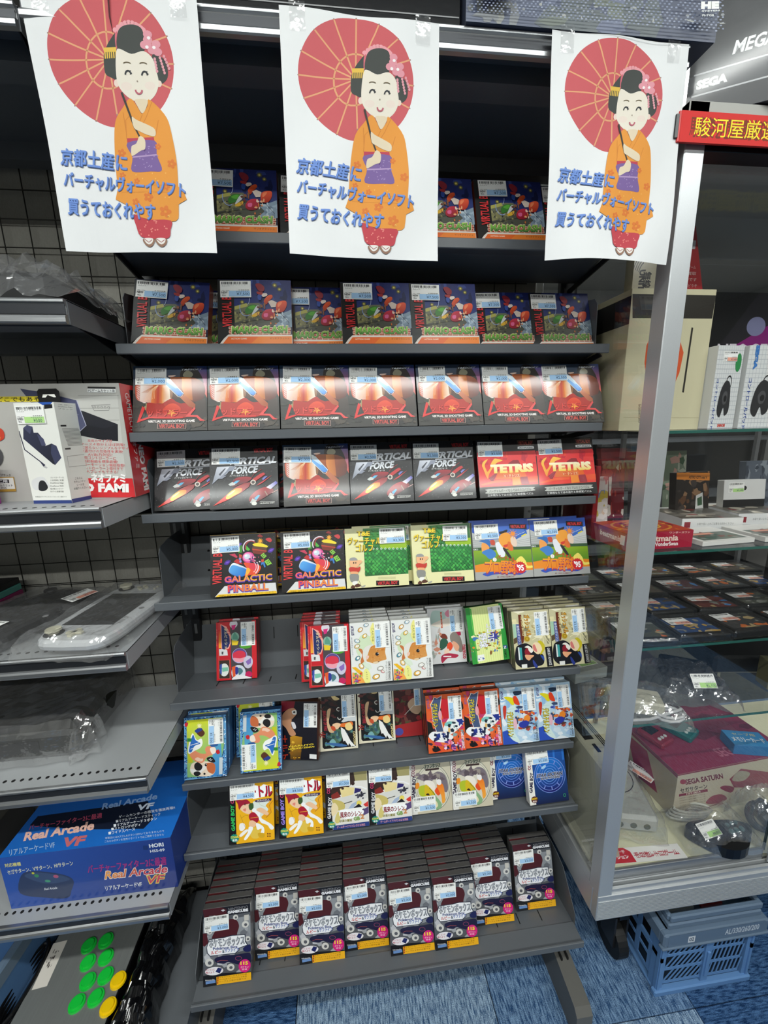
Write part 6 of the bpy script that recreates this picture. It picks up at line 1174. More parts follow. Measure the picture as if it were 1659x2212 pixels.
# blue joystick box, fifth left shelf
jb = cardbox('joystick_box', 'large blue shrink wrapped joystick box on the fifth left shelf', 'box', 0.318, 0.2, 0.126, (-0.690, 0.700, -0.9268), 0, '#1c3c8c')
A = Art(0.318, 0.126, ((0, 920), (1385, 700), (1430, 1050), (85, 1310)), '#20408c')
A.p((100, 900, '#2a55ac', 1400, 1100, '#1c2f78'), -20, 920, 1400, 690, 1440, 1060, 60, 1330)
A.t('#e4dc7c', '対応機種', 125, 960, 140, 28, 9, 0.04); A.t('#e8e4c0', 'セガサターン、Vサターン、HIサターン', 350, 972, 560, 34, 10.5, 0.02)
A.s('#2c3a5c', 190, 1040, 300, 1000, 520, 1010, 620, 1050, 600, 1130, 560, 1190, 380, 1200, 170, 1180); A.s('#3a4c70', 220, 1045, 310, 1010, 510, 1020, 590, 1050, 400, 1090); A.e('#c8c83c', 292, 1016, 12, 8); A.e('#3c8a5a', 320, 1035, 20, 12); A.e('#b05a7a', 480, 1030, 22, 12); A.e('#4a9a7a', 410, 1070, 24, 10); A.t('#d8dce4', 'Real Arcade', 430, 1125, 110, 18, 10, 0.02, 0.3)
A.t('#a8307c', 'バーチャーファイター2に最適', 1045, 915, 620, 60, 9, 0.04, 0.2); A.t('#f4e4dc', 'Real Arcade', 1110, 962, 500, 66, 9, 0.05, 0.3); A.t((1000, 930, '#f2a04a', 1100, 1000, '#c83a4c'), 'Real Arcade', 1110, 962, 490, 56, 9, 0.02, 0.3); A.t('#e8d04a', 'VF', 1272, 1004, 150, 66, 9, 0.06, 0.3); A.t('#c83a5c', 'VF', 1272, 1004, 136, 54, 9, 0.02, 0.3); A.t('#f0f0f0', 'リアルアーケードVF', 1015, 1072, 290, 34, 10, 0.03); A.t('#e8ecf4', 'HORI', 1280, 758, 110, 28, 9, 0.04); A.t('#e8ecf4', 'HSS-09', 1286, 796, 110, 20, 9, 0.02); A.r('#16306c', 1180, 765, 1215, 795)
decal('front_print', A, (0, 0, 0), (1, 0, 0), (0, 0, 1), jb, SHRINK)
A = Art(0.318, 0.2, ((500, 176), (1610, 64), (1385, 700), (0, 920)), '#1a5cae')
A.p((1000, 100, '#1a4c94', 900, 900, '#1c70cc'), 0, 0, 2000, 0, 1400, 720, -20, 940)
A.p('#10182c', 300, 560, 1200, 420, 1250, 560, 1180, 640, 700, 660, 240, 640)
A.t('#8cb0e0', 'Real Arcade', 1050, 425, 450, 48, 12, 0.03, 0.3); A.t('#d8e4f4', 'VF', 1195, 462, 130, 46, 10, 0.04, 0.3)
A.t('#c4506c', 'バーチャーファイター2に最適', 540, 600, 620, 44, 11, 0.03, 0.2); A.t('#e8b8a8', 'Real Arcade', 490, 680, 600, 74, 11, 0.04, 0.3); A.t('#c86a70', 'VF', 650, 755, 190, 76, 8, 0.05, 0.3); A.t('#a8c0dc', 'リアルアーケードVF', 285, 830, 390, 50, 12, 0.02)
for k, tx in enumerate(['ゲームセンターの感覚を徹底再現!!', '■リアルアーケードスティック', '■リアルアーケード３ボタン', '■ストロングボディ', '■ワイドスペース']): A.t('#eef2f8', tx, [1195, 1130, 1110, 1040, 1010][k], [510, 555, 590, 630, 665][k], [440, 350, 340, 230, 210][k], 23, 11, 0.02)
for k in (0, 1): A.t('#c8dcf4', ['本製品にはX,Y,Z,L,Rボタンは付いておりませんので', 'これらのボタンを使用するソフトではご使用できません'][k], 1110, 690 + k * 26, 460, 18, 9, 0.01)
decal('top_print', A, (0, 0, 0.126), (1, 0, 0), (0, 1, 0), jb, SHRINK)
cardbox('carton', 'plain dark carton behind the blue joystick box', 'box', 0.22, 0.16, 0.09, (-1.0, 0.74, -0.9265), R(3), '#3c3a36')

# button panel on the base shelf, with a black bag beside it
jp = thing('arcade_panel', 'grey metal arcade button panel with green and yellow buttons', 'arcade controller', (-0.63, 0.76, -1.27))
SM = M('brushed_panel', '#8e918f', 0.38, 0.5, 0.2, 250, 0, 0.1, stretch=(1, 0.06, 1))
obj('case', MB().box(-0.115, -0.18, 0.002, 0.09, 0.15, 0.0525, 0.003), BK, jp); obj('top_plate', MB().box(-0.112, -0.178, 0.0525, 0.088, 0.148, 0.055, 0.0008), SM, jp)
GB = M('green_button', '#16c23e', 0.25, 0, 0, 1, 0.4); YB = M('yellow_button', '#f2c80c', 0.25, 0, 0, 1, 0.4)
for bx, by, m in [(-0.654, 0.809, GB), (-0.618, 0.814, GB), (-0.637, 0.775, GB), (-0.600, 0.780, GB), (-0.617, 0.7395, GB), (-0.582, 0.745, GB), (-0.619, 0.704, GB), (-0.583, 0.709, GB), (-0.549, 0.733, YB), (-0.548, 0.690, YB)]:
    x, y = bx + 0.63, by - 0.76
    b = obj('button_rim', MB().cyl((x, y, 0.055), (x, y, 0.059), 0.0165, 28, 0.0155), m, jp, label='yellow button' if m is YB else 'green button')
    obj('plunger', MB().cyl((x, y, 0.059), (x, y, 0.0625), 0.012, 24, 0.0112), m, b)
A = Art(0.03, 0.085, bg='#dcd6cc'); A.blobs(['#4a4440'], 15, 10, 70, 55, 20, 2, 6, 3)
decal('note', A, (-0.105, -0.02, 0.0556), (1, 0.1, 0), (0, 1, 0), jp)
def blackbag():
    return film_bag('plastic_bag', 'glossy black plastic bag slumped right of the arcade button panel', (-0.492, 0.775, -1.2695), 0.085, 0.32, 0.075, 0, 21, amp=1.6, mat=M('glossy_black_film', '#0a0a0c', 0.12, 0, 0.6, 60, 0.5), skirt=0.3, cat='plastic bag')
blackbag()
# folding crates
CB = M('blue_crate_plastic', '#5d86b8', 0.45, 0, 0.1, 150); CG = M('grey_blue_crate_plastic', '#5f7287', 0.45, 0, 0.1, 150)
def lattice(b, x0, z0, x1, z1, y, rows, n, slant, plane):
    H = (z1 - z0) / rows
    for r in range(rows):
        za, zb = z0 + r * H + 0.004, z0 + (r + 1) * H - 0.004
        for k in range(n + 1):
            xa = x0 + (x1 - x0) * k / n; w_ = (x1 - x0) / n * 0.3; s = slant * H
            q = [(xa, za), (xa + w_, za), (xa + w_ + s, zb), (xa + s, zb)]
            if plane == 'y': b.prism(q, y, y + 0.0012, 'y')
            else: b.prism([(p[0], p[1]) for p in q], y, y + 0.003, 'x')
        if plane == 'y': b.box(x0, y, z0 + r * H - 0.004, x1 + 0.004, y + 0.0014, z0 + r * H + 0.004)
        else: b.box(y, x0, z0 + r * H - 0.004, y + 0.003, x1, z0 + r * H + 0.004)
    return b
def crate(label, loc, w, d, h, rz, group=None):
    t = thing('folding_crate', label, 'crate', loc, (0, 0, rz), group)
    obj('base', MB().box(0, 0, 0, w, d, 0.010, 0.003).box(-0.006, -0.004, 0, w + 0.006, 0.012, 0.018, 0.003), CB, t)
    for x0, x1, sl in ((0.02, w * 0.47, 0.55), (w * 0.56, w - 0.03, 0.15)):
        obj('front_lattice', lattice(MB(), x0, 0.03, x1, h - 0.055, 0.006, 3, 7, sl, 'y'), CB, t, kind='stuff')
    obj('front_frame', MB().box(0, 0.003, 0.012, 0.018, 0.012, h - 0.03).box(w - 0.018, 0.003, 0.012, w, 0.012, h - 0.03).box(w * 0.48, 0.002, 0.02, w * 0.55, 0.010, h - 0.05).box(0, 0.003, h - 0.062, w, 0.010, h - 0.035), CB, t)
    obj('latch', MB().box(w * 0.50, -0.002, 0.04, w * 0.53, 0.003, h * 0.55, 0.001), CB, t)
    obj('side_lattice', lattice(MB(), 0.03, 0.03, d - 0.03, h - 0.055, 0.004, 3, 7, 0.0, 'x'), CB, t, kind='stuff')
    for x in (0.002, w - 0.008): obj('side_frame', MB().box(x, 0, 0.012, x + 0.006, 0.03, h - 0.03).box(x, d - 0.03, 0.012, x + 0.006, d, h - 0.03).box(x, 0, h * 0.5, x + 0.006, d, h * 0.5 + 0.015), CB, t)
    obj('back_panel', MB().box(0, d - 0.006, 0.01, w, d, h - 0.03), CB, t); obj('far_panel', MB().box(w - 0.004, 0.03, 0.01, w, d - 0.03, h - 0.03), CB, t)
    rim = obj('rim', MB().box(-0.012, -0.012, h - 0.038, w + 0.012, 0.006, h, 0.004).box(-0.012, d - 0.006, h - 0.038, w + 0.012, d + 0.012, h, 0.004).box(-0.012, 0, h - 0.038, 0.006, d, h, 0.004).box(w - 0.006, 0, h - 0.038, w + 0.012, d, h, 0.004), CG, t)
    obj('rim_line', MB().box(-0.016, -0.015, h - 0.044, w + 0.016, 0.0, h - 0.037, 0.002), CG, t)
    return t, rim
c1, rim = crate('blue folding crate with grey rim on the carpet under the glass case', (0.748, 0.672, FLOOR + 0.0005), 0.262, 0.36, 0.222, 0)
A = Art(0.262, 0.036, bg='#5f7287'); A.t('#c4ccd4', 'AL/330/260/200', 76, 45, 36, 50, 0, 0.02); A.p('#d4d8dc', 20, 30, 27, 30, 27, 85, 20, 85); A.t('#3c4c5c', '02', 23.5, 58, 5, 34, 0, 0.03); decal('moulded_marks', A, (0, -0.012, 0.185), (1, 0, 0), (0, 0, 1), rim)
cardbox('carton', 'black carton standing inside the blue folding crate', 'box', 0.226, 0.31, 0.155, (0.766, 0.6845, FLOOR + 0.012), 0, '#08080a')  # black filler added so the crate's inside looks shaded through the slots
t = thing('crate_tray', 'shallow grey tray with leaflets stacked on the blue crate', 'tray', (0.757, 0.676, FLOOR + 0.2228))
for k, (o_, z_) in enumerate(((0, 0), (-0.004, 0.022))): obj('rim', MB().box(-0.004 - o_, -0.006, z_, 0.252, 0.006, z_ + 0.017, 0.003).box(-0.004, 0.34, z_, 0.252, 0.352, z_ + 0.017, 0.003).box(-0.004, 0, z_, 0.008, 0.346, z_ + 0.017, 0.003).box(0.240, 0, z_, 0.252, 0.346, z_ + 0.017, 0.003), CG, t)
obj('tray_bottom', MB().box(0.006, 0.004, 0.0, 0.242, 0.342, 0.004), CG, t)
for k, (c, nm, x, y) in enumerate((('#b02428', 'red Japanese print', 0.87, 0.70), ('#26262c', 'black', 0.93, 0.74), ('#c4c2bc', 'pale', 0.775, 0.70))):
    o = cardbox('leaflet', nm + ' leaflet on top in the grey tray over the crate', 'leaflet', 0.075 if k else 0.06, 0.20, 0.008, (x, y, FLOOR + 0.2272 + 0.0), R(0), c, group='leaflets in the tray')
    if k == 0:
        A = Art(0.06, 0.20, bg=None); A.t('#e8c8c0', 'まとめて', 50, 20, 80, 10, 0, 0.04); A.t('#e8c8c0', '買取', 50, 34, 60, 10, 0, 0.04); decal('print', A, (0, 0, 0.008), (1, 0, 0), (0, 1, 0), o)
crate('blue folding crate standing left of the arcade button panel', (-1.03, 0.66, -1.2695), 0.24, 0.26, 0.14, R(-4))
cl = thing('cable_coil', 'black coiled cable lying between the crate and the arcade button panel', 'cable', (-0.765, 0.76, -1.2695))
obj('cable', MB().tube([(0.0 + 0.022 * math.cos(a * 0.45), 0.075 * math.sin(a * 0.45), 0.005 + a * 0.0009) for a in range(60)], 0.004, 7), BK, cl)

# ============================================================ boxes on the top shelf
bb = cardbox('console_box', 'glossy black console box on the top shelf above the middle poster', 'box', 0.352, 0.22, 0.13, (-0.160, 0.664, 0.5345), 0, '#0d0d10', rough=0.15)
obj('edge_line', MB().box(0.0, -0.0006, 0.012, 0.35, 0, 0.0135), M('thin_grey_line', '#8a8a8c', 0.3), bb)
hb = cardbox('console_box', 'worn navy dotted console box overhanging the top shelf above the right poster', 'box', 0.372, 0.24, 0.12, (0.196, 0.652, 0.5345), 0, '#3c4254')
A = Art(0.372, 0.12, ((1000, -250), (1542, -160), (1538, 92), (1003, 50)), '#4c5468')
rd = random.Random(2)
A.p((1000, 0, '#5a6278', 1540, 60, '#454c62'), 990, -260, 1545, -160, 1540, 95, 1000, 52)
A.blobs(['#6c746c', '#5c6468', '#687088'], 1190, -60, 1420, 60, 22, 20, 50, 4); A.blobs(['#8a8c88', '#7c8084', '#6c7070'], 1010, 0, 1120, 40, 10, 10, 26, 4)
for j in range(26):
    for i in range(60):
        x, y = 1006 + i * 9 + (j % 2) * 4.5, -110 + j * 8 + i * 0.75
        if rd.random() < .9: A.e(rd.choice(['#7c86a0', '#8a92a8', '#6e7890']), x, y, 2.6, 2.2, 0, 5)
A.blobs(['#9a9c98', '#82868a'], 1005, 36, 1535, 84, 40, 1.5, 5, 8); A.p('#c8a08c', 1022, -60, 1104, -50, 1102, 12, 1050, 4, 1022, 2); A.l('#c8ccd4', 1.5, 1034, 4, 1034, 12, 1060, 14); A.l('#c8ccd4', 1.5, 1135, -20, 1135, 20, 1128, 20); A.t('#d0d4dc', 'SYSTEM', 1117, 4, 20, 4, 4, 0.02)
A.t('#eceee8', 'HE', 1502, 32, 34, 18, 3, 0.09); A.t('#d8dad8', 'SYSTEM', 1504, 45, 34, 4, 4, 0.04); A.t('#d8dad8', 'PI-TG8', 1500, 56, 22, 5, 3, 0.03)
decal('front_print', A, (0, 0, 0), (1, 0, 0), (0, 0, 1), hb)
for x, lbx in ((-0.72, 'dark carton on the left top shelf above the left poster'),): cardbox('carton', lbx, 'box', 0.3, 0.2, 0.10, (x, 0.68, 0.5225), 0, '#1a1a1c')

# ============================================================ glass showcase on the right
X0, X1, Y0, Y1 = 0.547, 1.62, 0.66, 1.16
gc = thing('glass_showcase', 'aluminium framed glass showcase right of the tray stand', 'showcase', (X0, Y0, FLOOR)); gx, gy, gz = X0, Y0, FLOOR
def gobj(name, mb, m, parent=gc, **k):
    mb.v = [(x - gx, y - gy, z - gz) for x, y, z in mb.v]; return obj(name, mb, m, parent, **k)
gobj('corner_post', MB().box(X0, Y0, -1.069, X0 + 0.034, Y0 + 0.034, 0.47, 0.0015), ALUL)
gobj('back_post', MB().box(X0, Y1 - 0.03, -1.069, X0 + 0.022, Y1, 0.47, 0.0015), ALUL); gobj('back_post', MB().box(X1 - 0.03, Y1 - 0.03, -1.069, X1, Y1, 0.47, 0.0015), ALUL); gobj('corner_post', MB().box(X1 - 0.034, Y0, -1.069, X1, Y0 + 0.034, 0.47, 0.0015), ALUL)
bs = MB().box(X0, Y0, -1.141, X1, Y0 + 0.02, -1.069, 0.0015)
br = gobj('base_rail', bs, ALUL)
rb = MB()
for k in range(13): rb.box(X0 + 0.002, Y0 - 0.0012, -1.137 + k * 0.0042, X1 - 0.002, Y0 + 0.001, -1.1350 + k * 0.0042)
gobj('rib', rb, ALUL, br).matrix_local = Matrix.Identity(4)
gobj('base_rail', MB().box(X0, Y0 + 0.02, -1.141, X0 + 0.02, Y1, -1.069, 0.0015), ALUL); gobj('base_rail', MB().box(X1 - 0.02, Y0 + 0.02, -1.141, X1, Y1, -1.069), ALUL)
gobj('sliding_track', MB().box(X0 + 0.034, Y0 + 0.004, -1.069, X1, Y0 + 0.010, -1.058).box(X0 + 0.034, Y0 + 0.016, -1.069, X1, Y0 + 0.019, -1.056).box(X0 + 0.034, Y0 + 0.024, -1.069, X1, Y0 + 0.028, -1.056), ALUL)
gobj('bottom_rail', MB().box(X0 + 0.034, Y0 + 0.019, -1.056, X0 + 0.44, Y0 + 0.024, -1.026, 0.001).box(X0 + 0.445, Y0 + 0.010, -1.056, X1 - 0.034, Y0 + 0.015, -1.026, 0.001), ALU)
gobj('side_rail', MB().box(X0, Y0 + 0.034, -1.069, X0 + 0.016, Y1 - 0.03, -1.045), ALUL); gobj('side_rail', MB().box(X0, Y0 + 0.034, 0.43, X0 + 0.02, Y1 - 0.03, 0.47), ALUL)
gobj('deck', MB().box(X0 + 0.02, Y0 + 0.03, -1.10, X1 - 0.02, Y1 - 0.005, -1.032), M('cream_deck_board', '#d8d6b4', 0.4, 0, 0.05, 60))
gobj('roof', MB().box(X0, Y0, 0.448, X1, Y1, 0.47, 0.001), M('pale_roof_board', '#a4a49e', 0.5)); gobj('header_rail', MB().box(X0 + 0.034, Y0, 0.405, X1 - 0.034, Y0 + 0.03, 0.448, 0.001), M('black_header', '#17181a', 0.4, 0.3))
gobj('glass_pane', MB().box(X0 + 0.004, Y0 + 0.036, -1.045, X0 + 0.009, Y1 - 0.032, 0.43), GLASS)
gobj('glass_pane', MB().box(X0 + 0.036, Y0 + 0.0195, -1.03, X0 + 0.44, Y0 + 0.0235, 0.406), GLASS); gobj('glass_pane', MB().box(X0 + 0.435, Y0 + 0.0105, -1.03, X1 - 0.036, Y0 + 0.0145, 0.406), GLASS)
gobj('glass_edge', MB().box(X0 + 0.4401, Y0 + 0.019, -1.03, X0 + 0.4425, Y0 + 0.024, 0.406), M('dark_glass_edge', '#10221e', 0.2))
gobj('back_pane', MB().box(X0 + 0.022, Y1 - 0.015, -1.03, X1 - 0.03, Y1 - 0.011, 0.43), GLASS)
SH = [-0.0215, -0.259, -0.470, -0.656]
for z in SH:
    s = gobj('glass_shelf', MB().box(X0 + 0.012, Y0 + 0.04, z - 0.0028, X1 - 0.04, Y1 - 0.03, z + 0.0028), GLASS)
    e = MB().box(X0 + 0.012, Y0 + 0.0390, z - 0.0028, X1 - 0.04, Y0 + 0.0398, z + 0.0028); gobj('polished_edge', e, M('green_glass_edge', '#2c6258', 0.15), s).matrix_local = Matrix.Identity(4)
gobj('shelf_pilaster', MB().box(X0 + 0.30, Y1 - 0.028, -1.03, X0 + 0.312, Y1 - 0.018, 0.43).box(X0 + 0.75, Y1 - 0.028, -1.03, X0 + 0.762, Y1 - 0.018, 0.43), ALU)
for x, y in ((0.70, 0.76), (1.5, 0.76), (0.70, 1.08), (1.5, 1.08)):
    cs = gobj('caster', MB().box(x - 0.012, y - 0.014, -1.141 - 0.16, x + 0.012, y + 0.014, -1.141), BK)
    w_ = obj('wheel', MB().cyl((-0.014, 0, 0), (0.014, 0, 0), 0.05, 26), M('black_rubber', '#0c0c0c', 0.6), cs); w_.location = (x - gx, y + 0.02 - gy, 0.0505); 
    obj('fork', MB().box(-0.02, -0.03, -0.002, -0.0145, 0.02, 0.10).box(0.0145, -0.03, -0.002, 0.02, 0.02, 0.10), DG, cs, (x - gx, y + 0.02 - gy, 0.05))
S1, S2, S3, S4 = [z + 0.0032 for z in SH]; DK = -1.0318

# red header sign
sg = tag(obj('header_sign', MB().box(0.524, 0.650, 0.409, 1.25, 0.654, 0.449, 0.0006), M('red_sign_board', '#c8201e', 0.4), None), 'long red sign with yellow Japanese lettering across the showcase front', 'sign')
A = Art(0.72, 0.040, bg='#cf2420'); A.t('#7a2a10', '駿河屋厳選！', 13.6, 50, 21, 66, 0, 0.035); A.t('#f6e02c', '駿河屋厳選！', 13.5, 48, 20.6, 62, 0, 0.018); A.t('#f6e02c', '中古ゲーム＆ホビー高価買取中', 64, 48, 72, 62, 0, 0.018)
decal('lettering', A, (0.527, 0.650, 0.409), (1, 0, 0), (0, 0, 1), sg, PAPER)
obj('sign_bracket', MB().box(0.519, 0.6495, 0.414, 0.5238, 0.6595, 0.444), BK, sg)

# disc drive box on the roof of the case
mg = cardbox('console_box', 'big black console add-on box on the showcase roof, shiny wrap', 'box', 0.62, 0.40, 0.20, (0.577, 0.705, 0.4715), R(-29), '#35373b', rough=0.25)
A = Art(0.62, 0.20, ((0, 0), (100, 0), (100, 32), (0, 32)), '#2b2d31')
A.p('#9a9c9e', 0, 22, 100, 22, 100, 32, 0, 32) if False else None
A.l('#b8babc', 0.35, 1, 27, 100, 27); A.l('#b8babc', 0.35, 1, 22.5, 100, 22.5); A.r('#44474b', 0, 22.7, 100, 26.8); A.t('#eceeee', 'MEGA-CD', 15.5, 19, 14, 2.8, 0, 0.03, 0.2); A.t('#d8dada', 'SEGA', 5, 24.8, 6.5, 2.0, 0, 0.07); A.t('#c0a060', 'メガ・シーディー', 30, 19.5, 12, 2, 0, 0.02); A.r('#c8cacc', 40, 2, 100, 14)
decal('front_print', A, (0, 0, 0), (1, 0, 0), (0, 0, 1), mg, SHRINK)
cardbox('console_box', 'silver carton lying on top of the black add-on box', 'box', 0.6, 0.36, 0.16, (0.60, 0.715, 0.672), R(-29), '#9a9c9c', rough=0.2)

def pack(name, label, cat, w, d, h, loc, rz, col, cols, seed, n=40, tilt=0.0, group=None, extra=None, price=None, used=True):
    o = cardbox(name, label, cat, w, d, h, loc, rz, col, 0.0007, group); 
    if tilt: o.rotation_euler = (-tilt, 0, rz)
    A = Art(w, h, bg=col)
    if cols: A.blobs(cols, 0, 0, 100, 100, n, 3, 12, seed)
    if extra: extra(A)
    decal('front_print', A, (0, 0, 0), (1, 0, 0), (0, 0, 1), o)
    if price: put_sticker(o, price, w * 0.3 if w > 0.1 else w * 0.5, h - 0.02, 0, -0.0004 - A.ly * Art.DZ, used=used, scale=0.8 if w > 0.07 else 0.6)
    return o
# ---- upper glass shelf
sn = cardbox('console_box', 'tall cream and black console carton with orange emblem, behind the corner post', 'box', 0.174, 0.26, 0.262, (0.560, 0.765, S1), R(0), '#c9c2a0')
A = Art(0.174, 0.262, ((540, 515), (1185, 455), (1045, 1500), (468, 1522)), '#cdc6a4')
A.p('#2c2822', 540, 555, 1180, 500, 1150, 680, 545, 730); A.p('#d4572c', 750, 780, 690, 820, 650, 920, 640, 1040, 650, 1120, 690, 1240, 760, 1245, 840, 1240, 900, 1100, 930, 950, 880, 800); A.s('#2c2420', 750, 860, 705, 960, 710, 1060, 760, 1120, 820, 1000, 810, 880)
A.t('#28242c', 'SNK', 655, 1400, 120, 52, -88, 0.08); A.t('#4a4640', 'New Entertainment for Game Life', 615, 1400, 130, 22, -88, 0.01); A.l('#2c2822', 14, 995, 760, 930, 1240)
A.t('#d8d4c4', 'PRO-GEAR SPEC', 770, 640, 110, 16, -90, 0.02); A.t('#d8d4c4', 'ADVANCED ENTERTAINMENT', 742, 670, 170, 16, -90, 0.02); A.t('#d8d4c4', 'SYSTEM', 718, 620, 60, 16, -90, 0.02); A.l('#a89f7c', 3, 500, 1430, 1060, 1420)
decal('front_print', A, (0, 0, 0), (1, 0, 0), (0, 0, 1), sn)
obj('side_band', MB().box(-0.0005, 0.0, 0.20, 0, 0.26, 0.25), M('black_band', '#24211e', 0.5), sn)
def unit_(A): A.t('#24242c', '無線', 60, 55, 30, 34, -90, 0.05); A.t('#24242c', 'UNIT', 38, 55, 40, 26, -90, 0.05); [A.ring('#24242c', 3, 50, 50, 30 + 8 * k, 30 + 6 * k, 200, 250, 8) or A.ring('#24242c', 3, 50, 50, 30 + 8 * k, 30 + 6 * k, 20, 70, 8) for k in range(4)]
pack('adapter_box', 'small cream wireless unit box standing on the tall cream carton', 'box', 0.05, 0.03, 0.10, (0.628, 0.86, S1 + 0.2625), R(-6), '#cfc9b0', None, 1, extra=unit_)
def s3d(A, sd=0):
    for k in range(1, 12): A.l('#b8bcc0', 0.9, k * 8.5, 0, k * 8.5, 100); 
    for k in range(1, 19): A.l('#b8bcc0', 0.6, 0, k * 5.5, 100, k * 5.5)
    A.s('#2a2a2c', 30, 55, 45, 42, 62, 44, 70, 58, 72, 78, 58, 84, 50, 74, 40, 86, 26, 78); A.s('#4c4c4e', 40, 60, 50, 54, 60, 58, 58, 68, 46, 70); A.e('#18181a', 52, 63, 6, 4); A.ring('#2a2a2c', 2, 58, 44, 10, 8)
    A.t('#2a4c9c', 'コントロールパッド', 14, 70, 62, 9, -90, 0.04)
def sa(A): s3d(A); A.e('#2c8a4a', 84, 20, 11, 11); A.t('#d04a3c', 'SHINOBI', 52, 96, 30, 4, 0, 0.05)
def sb_(A): s3d(A); A.t('#3c7ac0', 'SEGA', 20, 14, 30, 10, -90, 0.08); A.p('#c42c30', 74, 6, 98, 6, 98, 16, 74, 16); A.p('#1c1c1e', 74, 16, 98, 16, 98, 28, 74, 28); A.t('#2c9a4a', 'D', 86, 22, 12, 8, 0, 0.08)
pack('controller_box', 'white gridded controller box with green oval, beside the cream carton', 'box', 0.060, 0.09, 0.158, (0.7365, 0.745, S1), R(4), '#dcdedc', None, 1, extra=sa, price='3,480', used=2)
pack('controller_box', 'white gridded controller box with blue lettering, right of its twin', 'box', 0.085, 0.09, 0.158, (0.8035, 0.745, S1), R(0), '#dcdedc', None, 1, extra=sb_)
def neo(A): A.p('#8a1c78', 0, 55, 40, 40, 100, 10, 100, 78, 0, 78); A.p('#141416', 0, 0, 60, 0, 20, 50, 0, 60); A.t('#e4dce4', 'NEOGEO', 58, 42, 60, 11, 0, 0.03); A.t('#e4dce4', 'mini', 64, 56, 26, 8, 0, 0.02); A.r('#101012', 0, 76, 100, 100); A.t('#ececec', 'SNK 40th', 64, 88, 60, 9, 0, 0.07); A.e('#8a8cb0', 62, 24, 9, 7); A.p('#e0e0e0', 10, 82, 18, 82, 18, 95, 10, 95); A.t('#141416', 'T', 14, 88, 5, 7, 0, 0.06)
pack('console_box', 'black and magenta mini console box behind the white gridded boxes', 'box', 0.27, 0.10, 0.30, (0.81, 0.90, S1), 0, '#26242a', None, 3, extra=neo)
pr = thing('display_card', 'tall red pointed leaflet standing on the cream carton', 'leaflet', (0.695, 0.84, S1 + 0.2625))
obj('card', MB().prism([(0.0, 0.0), (0.085, 0.0), (0.045, 0.14), (0.03, 0.14)], 0, 0.001, 'y'), M('red_leaflet', '#b42c30', 0.4), pr)
A = Art(0.085, 0.13, bg=None); A.r('#d8d4d4', 36, 12, 58, 24); [A.t('#e8c4c0', tx, 46, 50 + k * 9, 40 + k * 6, 5, 0, 0.02) for k, tx in enumerate(['レトロゲーム', '高価買取', '実施中です', 'お気軽にどうぞ'])]; decal('print', A, (0, 0, 0), (1, 0, 0), (0, 0, 1), pr)

# ---- second glass shelf: red music controller carton, white cases, standing packs
wb = cardbox('game_box', 'flat crimson rhythm game carton lying across the left side of the showcase', 'box', 0.152, 0.105, 0.036, (0.5625, 0.715, S2), R(2), '#a01c34')
A = Art(0.152, 0.036, ((495, 290), (1025, 255), (1020, 385), (470, 415)), '#a8203a'); A.t('#f0d8c8', 'beatmania', 760, 320, 280, 46, 3, 0.03); A.t('#f4ece8', 'for WonderSwan', 770, 362, 260, 32, 2, 0.03); A.p('#e8e4dc', 500, 292, 560, 288, 556, 360, 496, 364); A.p('#d8602c', 510, 330, 550, 300, 545, 318, 508, 346); A.t('#f0d8c8', 'ワンダースワン', 910, 275, 170, 16, 2, 0.02)
decal('front_print', A, (0, 0, 0), (1, 0, 0), (0, 0, 1), wb)
A = Art(0.152, 0.105, bg='#c8442c'); A.ring('#f0a03c', 4, 50, 50, 40, 40); A.ring('#f2c04c', 3, 50, 50, 26, 26); A.e('#5c1c3c', 50, 50, 16, 16); A.blobs(['#e8702c', '#8c1c34', '#f4b03c', '#2c1c2c'], 5, 10, 95, 90, 24, 3, 9, 3); decal('top_print', A, (0, 0, 0.036), (1, 0, 0), (0, 1, 0), wb)
A = Art(0.105, 0.036, bg='#8e1a30'); A.t('#e8d4c8', 'beatmania', 58, 40, 60, 34, 0, 0.03); A.p('#e0dcd4', 86, 15, 98, 15, 98, 70, 86, 70); decal('side_print', A, (0, 0.105, 0), (0, -1, 0), (0, 0, 1), wb)
for k, (x, y, c, nm) in enumerate(((0.80, 0.84, '#d4d4d2', 'upper'), (0.97, 0.86, '#cfcfcf', 'right'))):
    o = cardbox('game_case', '%s white flat game case on the second glass shelf' % nm, 'game case', 0.145, 0.13, 0.028, (x, y, S2), R(-6), c, group='white game cases')
    A = Art(0.145, 0.13, bg='#5c5850'); A.blobs(['#7a2c2c', '#8c8478', '#3c3a38', '#c8c0b0'], 0, 0, 100, 100, 26, 5, 14, k + 5); A.r('#dcdcd8', 0, 0, 100, 12); decal('top_print', A, (0, 0, 0.028), (1, 0, 0), (0, 1, 0), o)
    A = Art(0.145, 0.028, bg='#dededc'); A.r('#8c2430', 4, 30, 14, 80); A.t('#6c6c6c', 'お取り扱い上のご注意をお読みください', 55, 50, 60, 22, 0, 0.01); decal('front_print', A, (0, 0, 0), (1, 0, 0), (0, 0, 1), o)
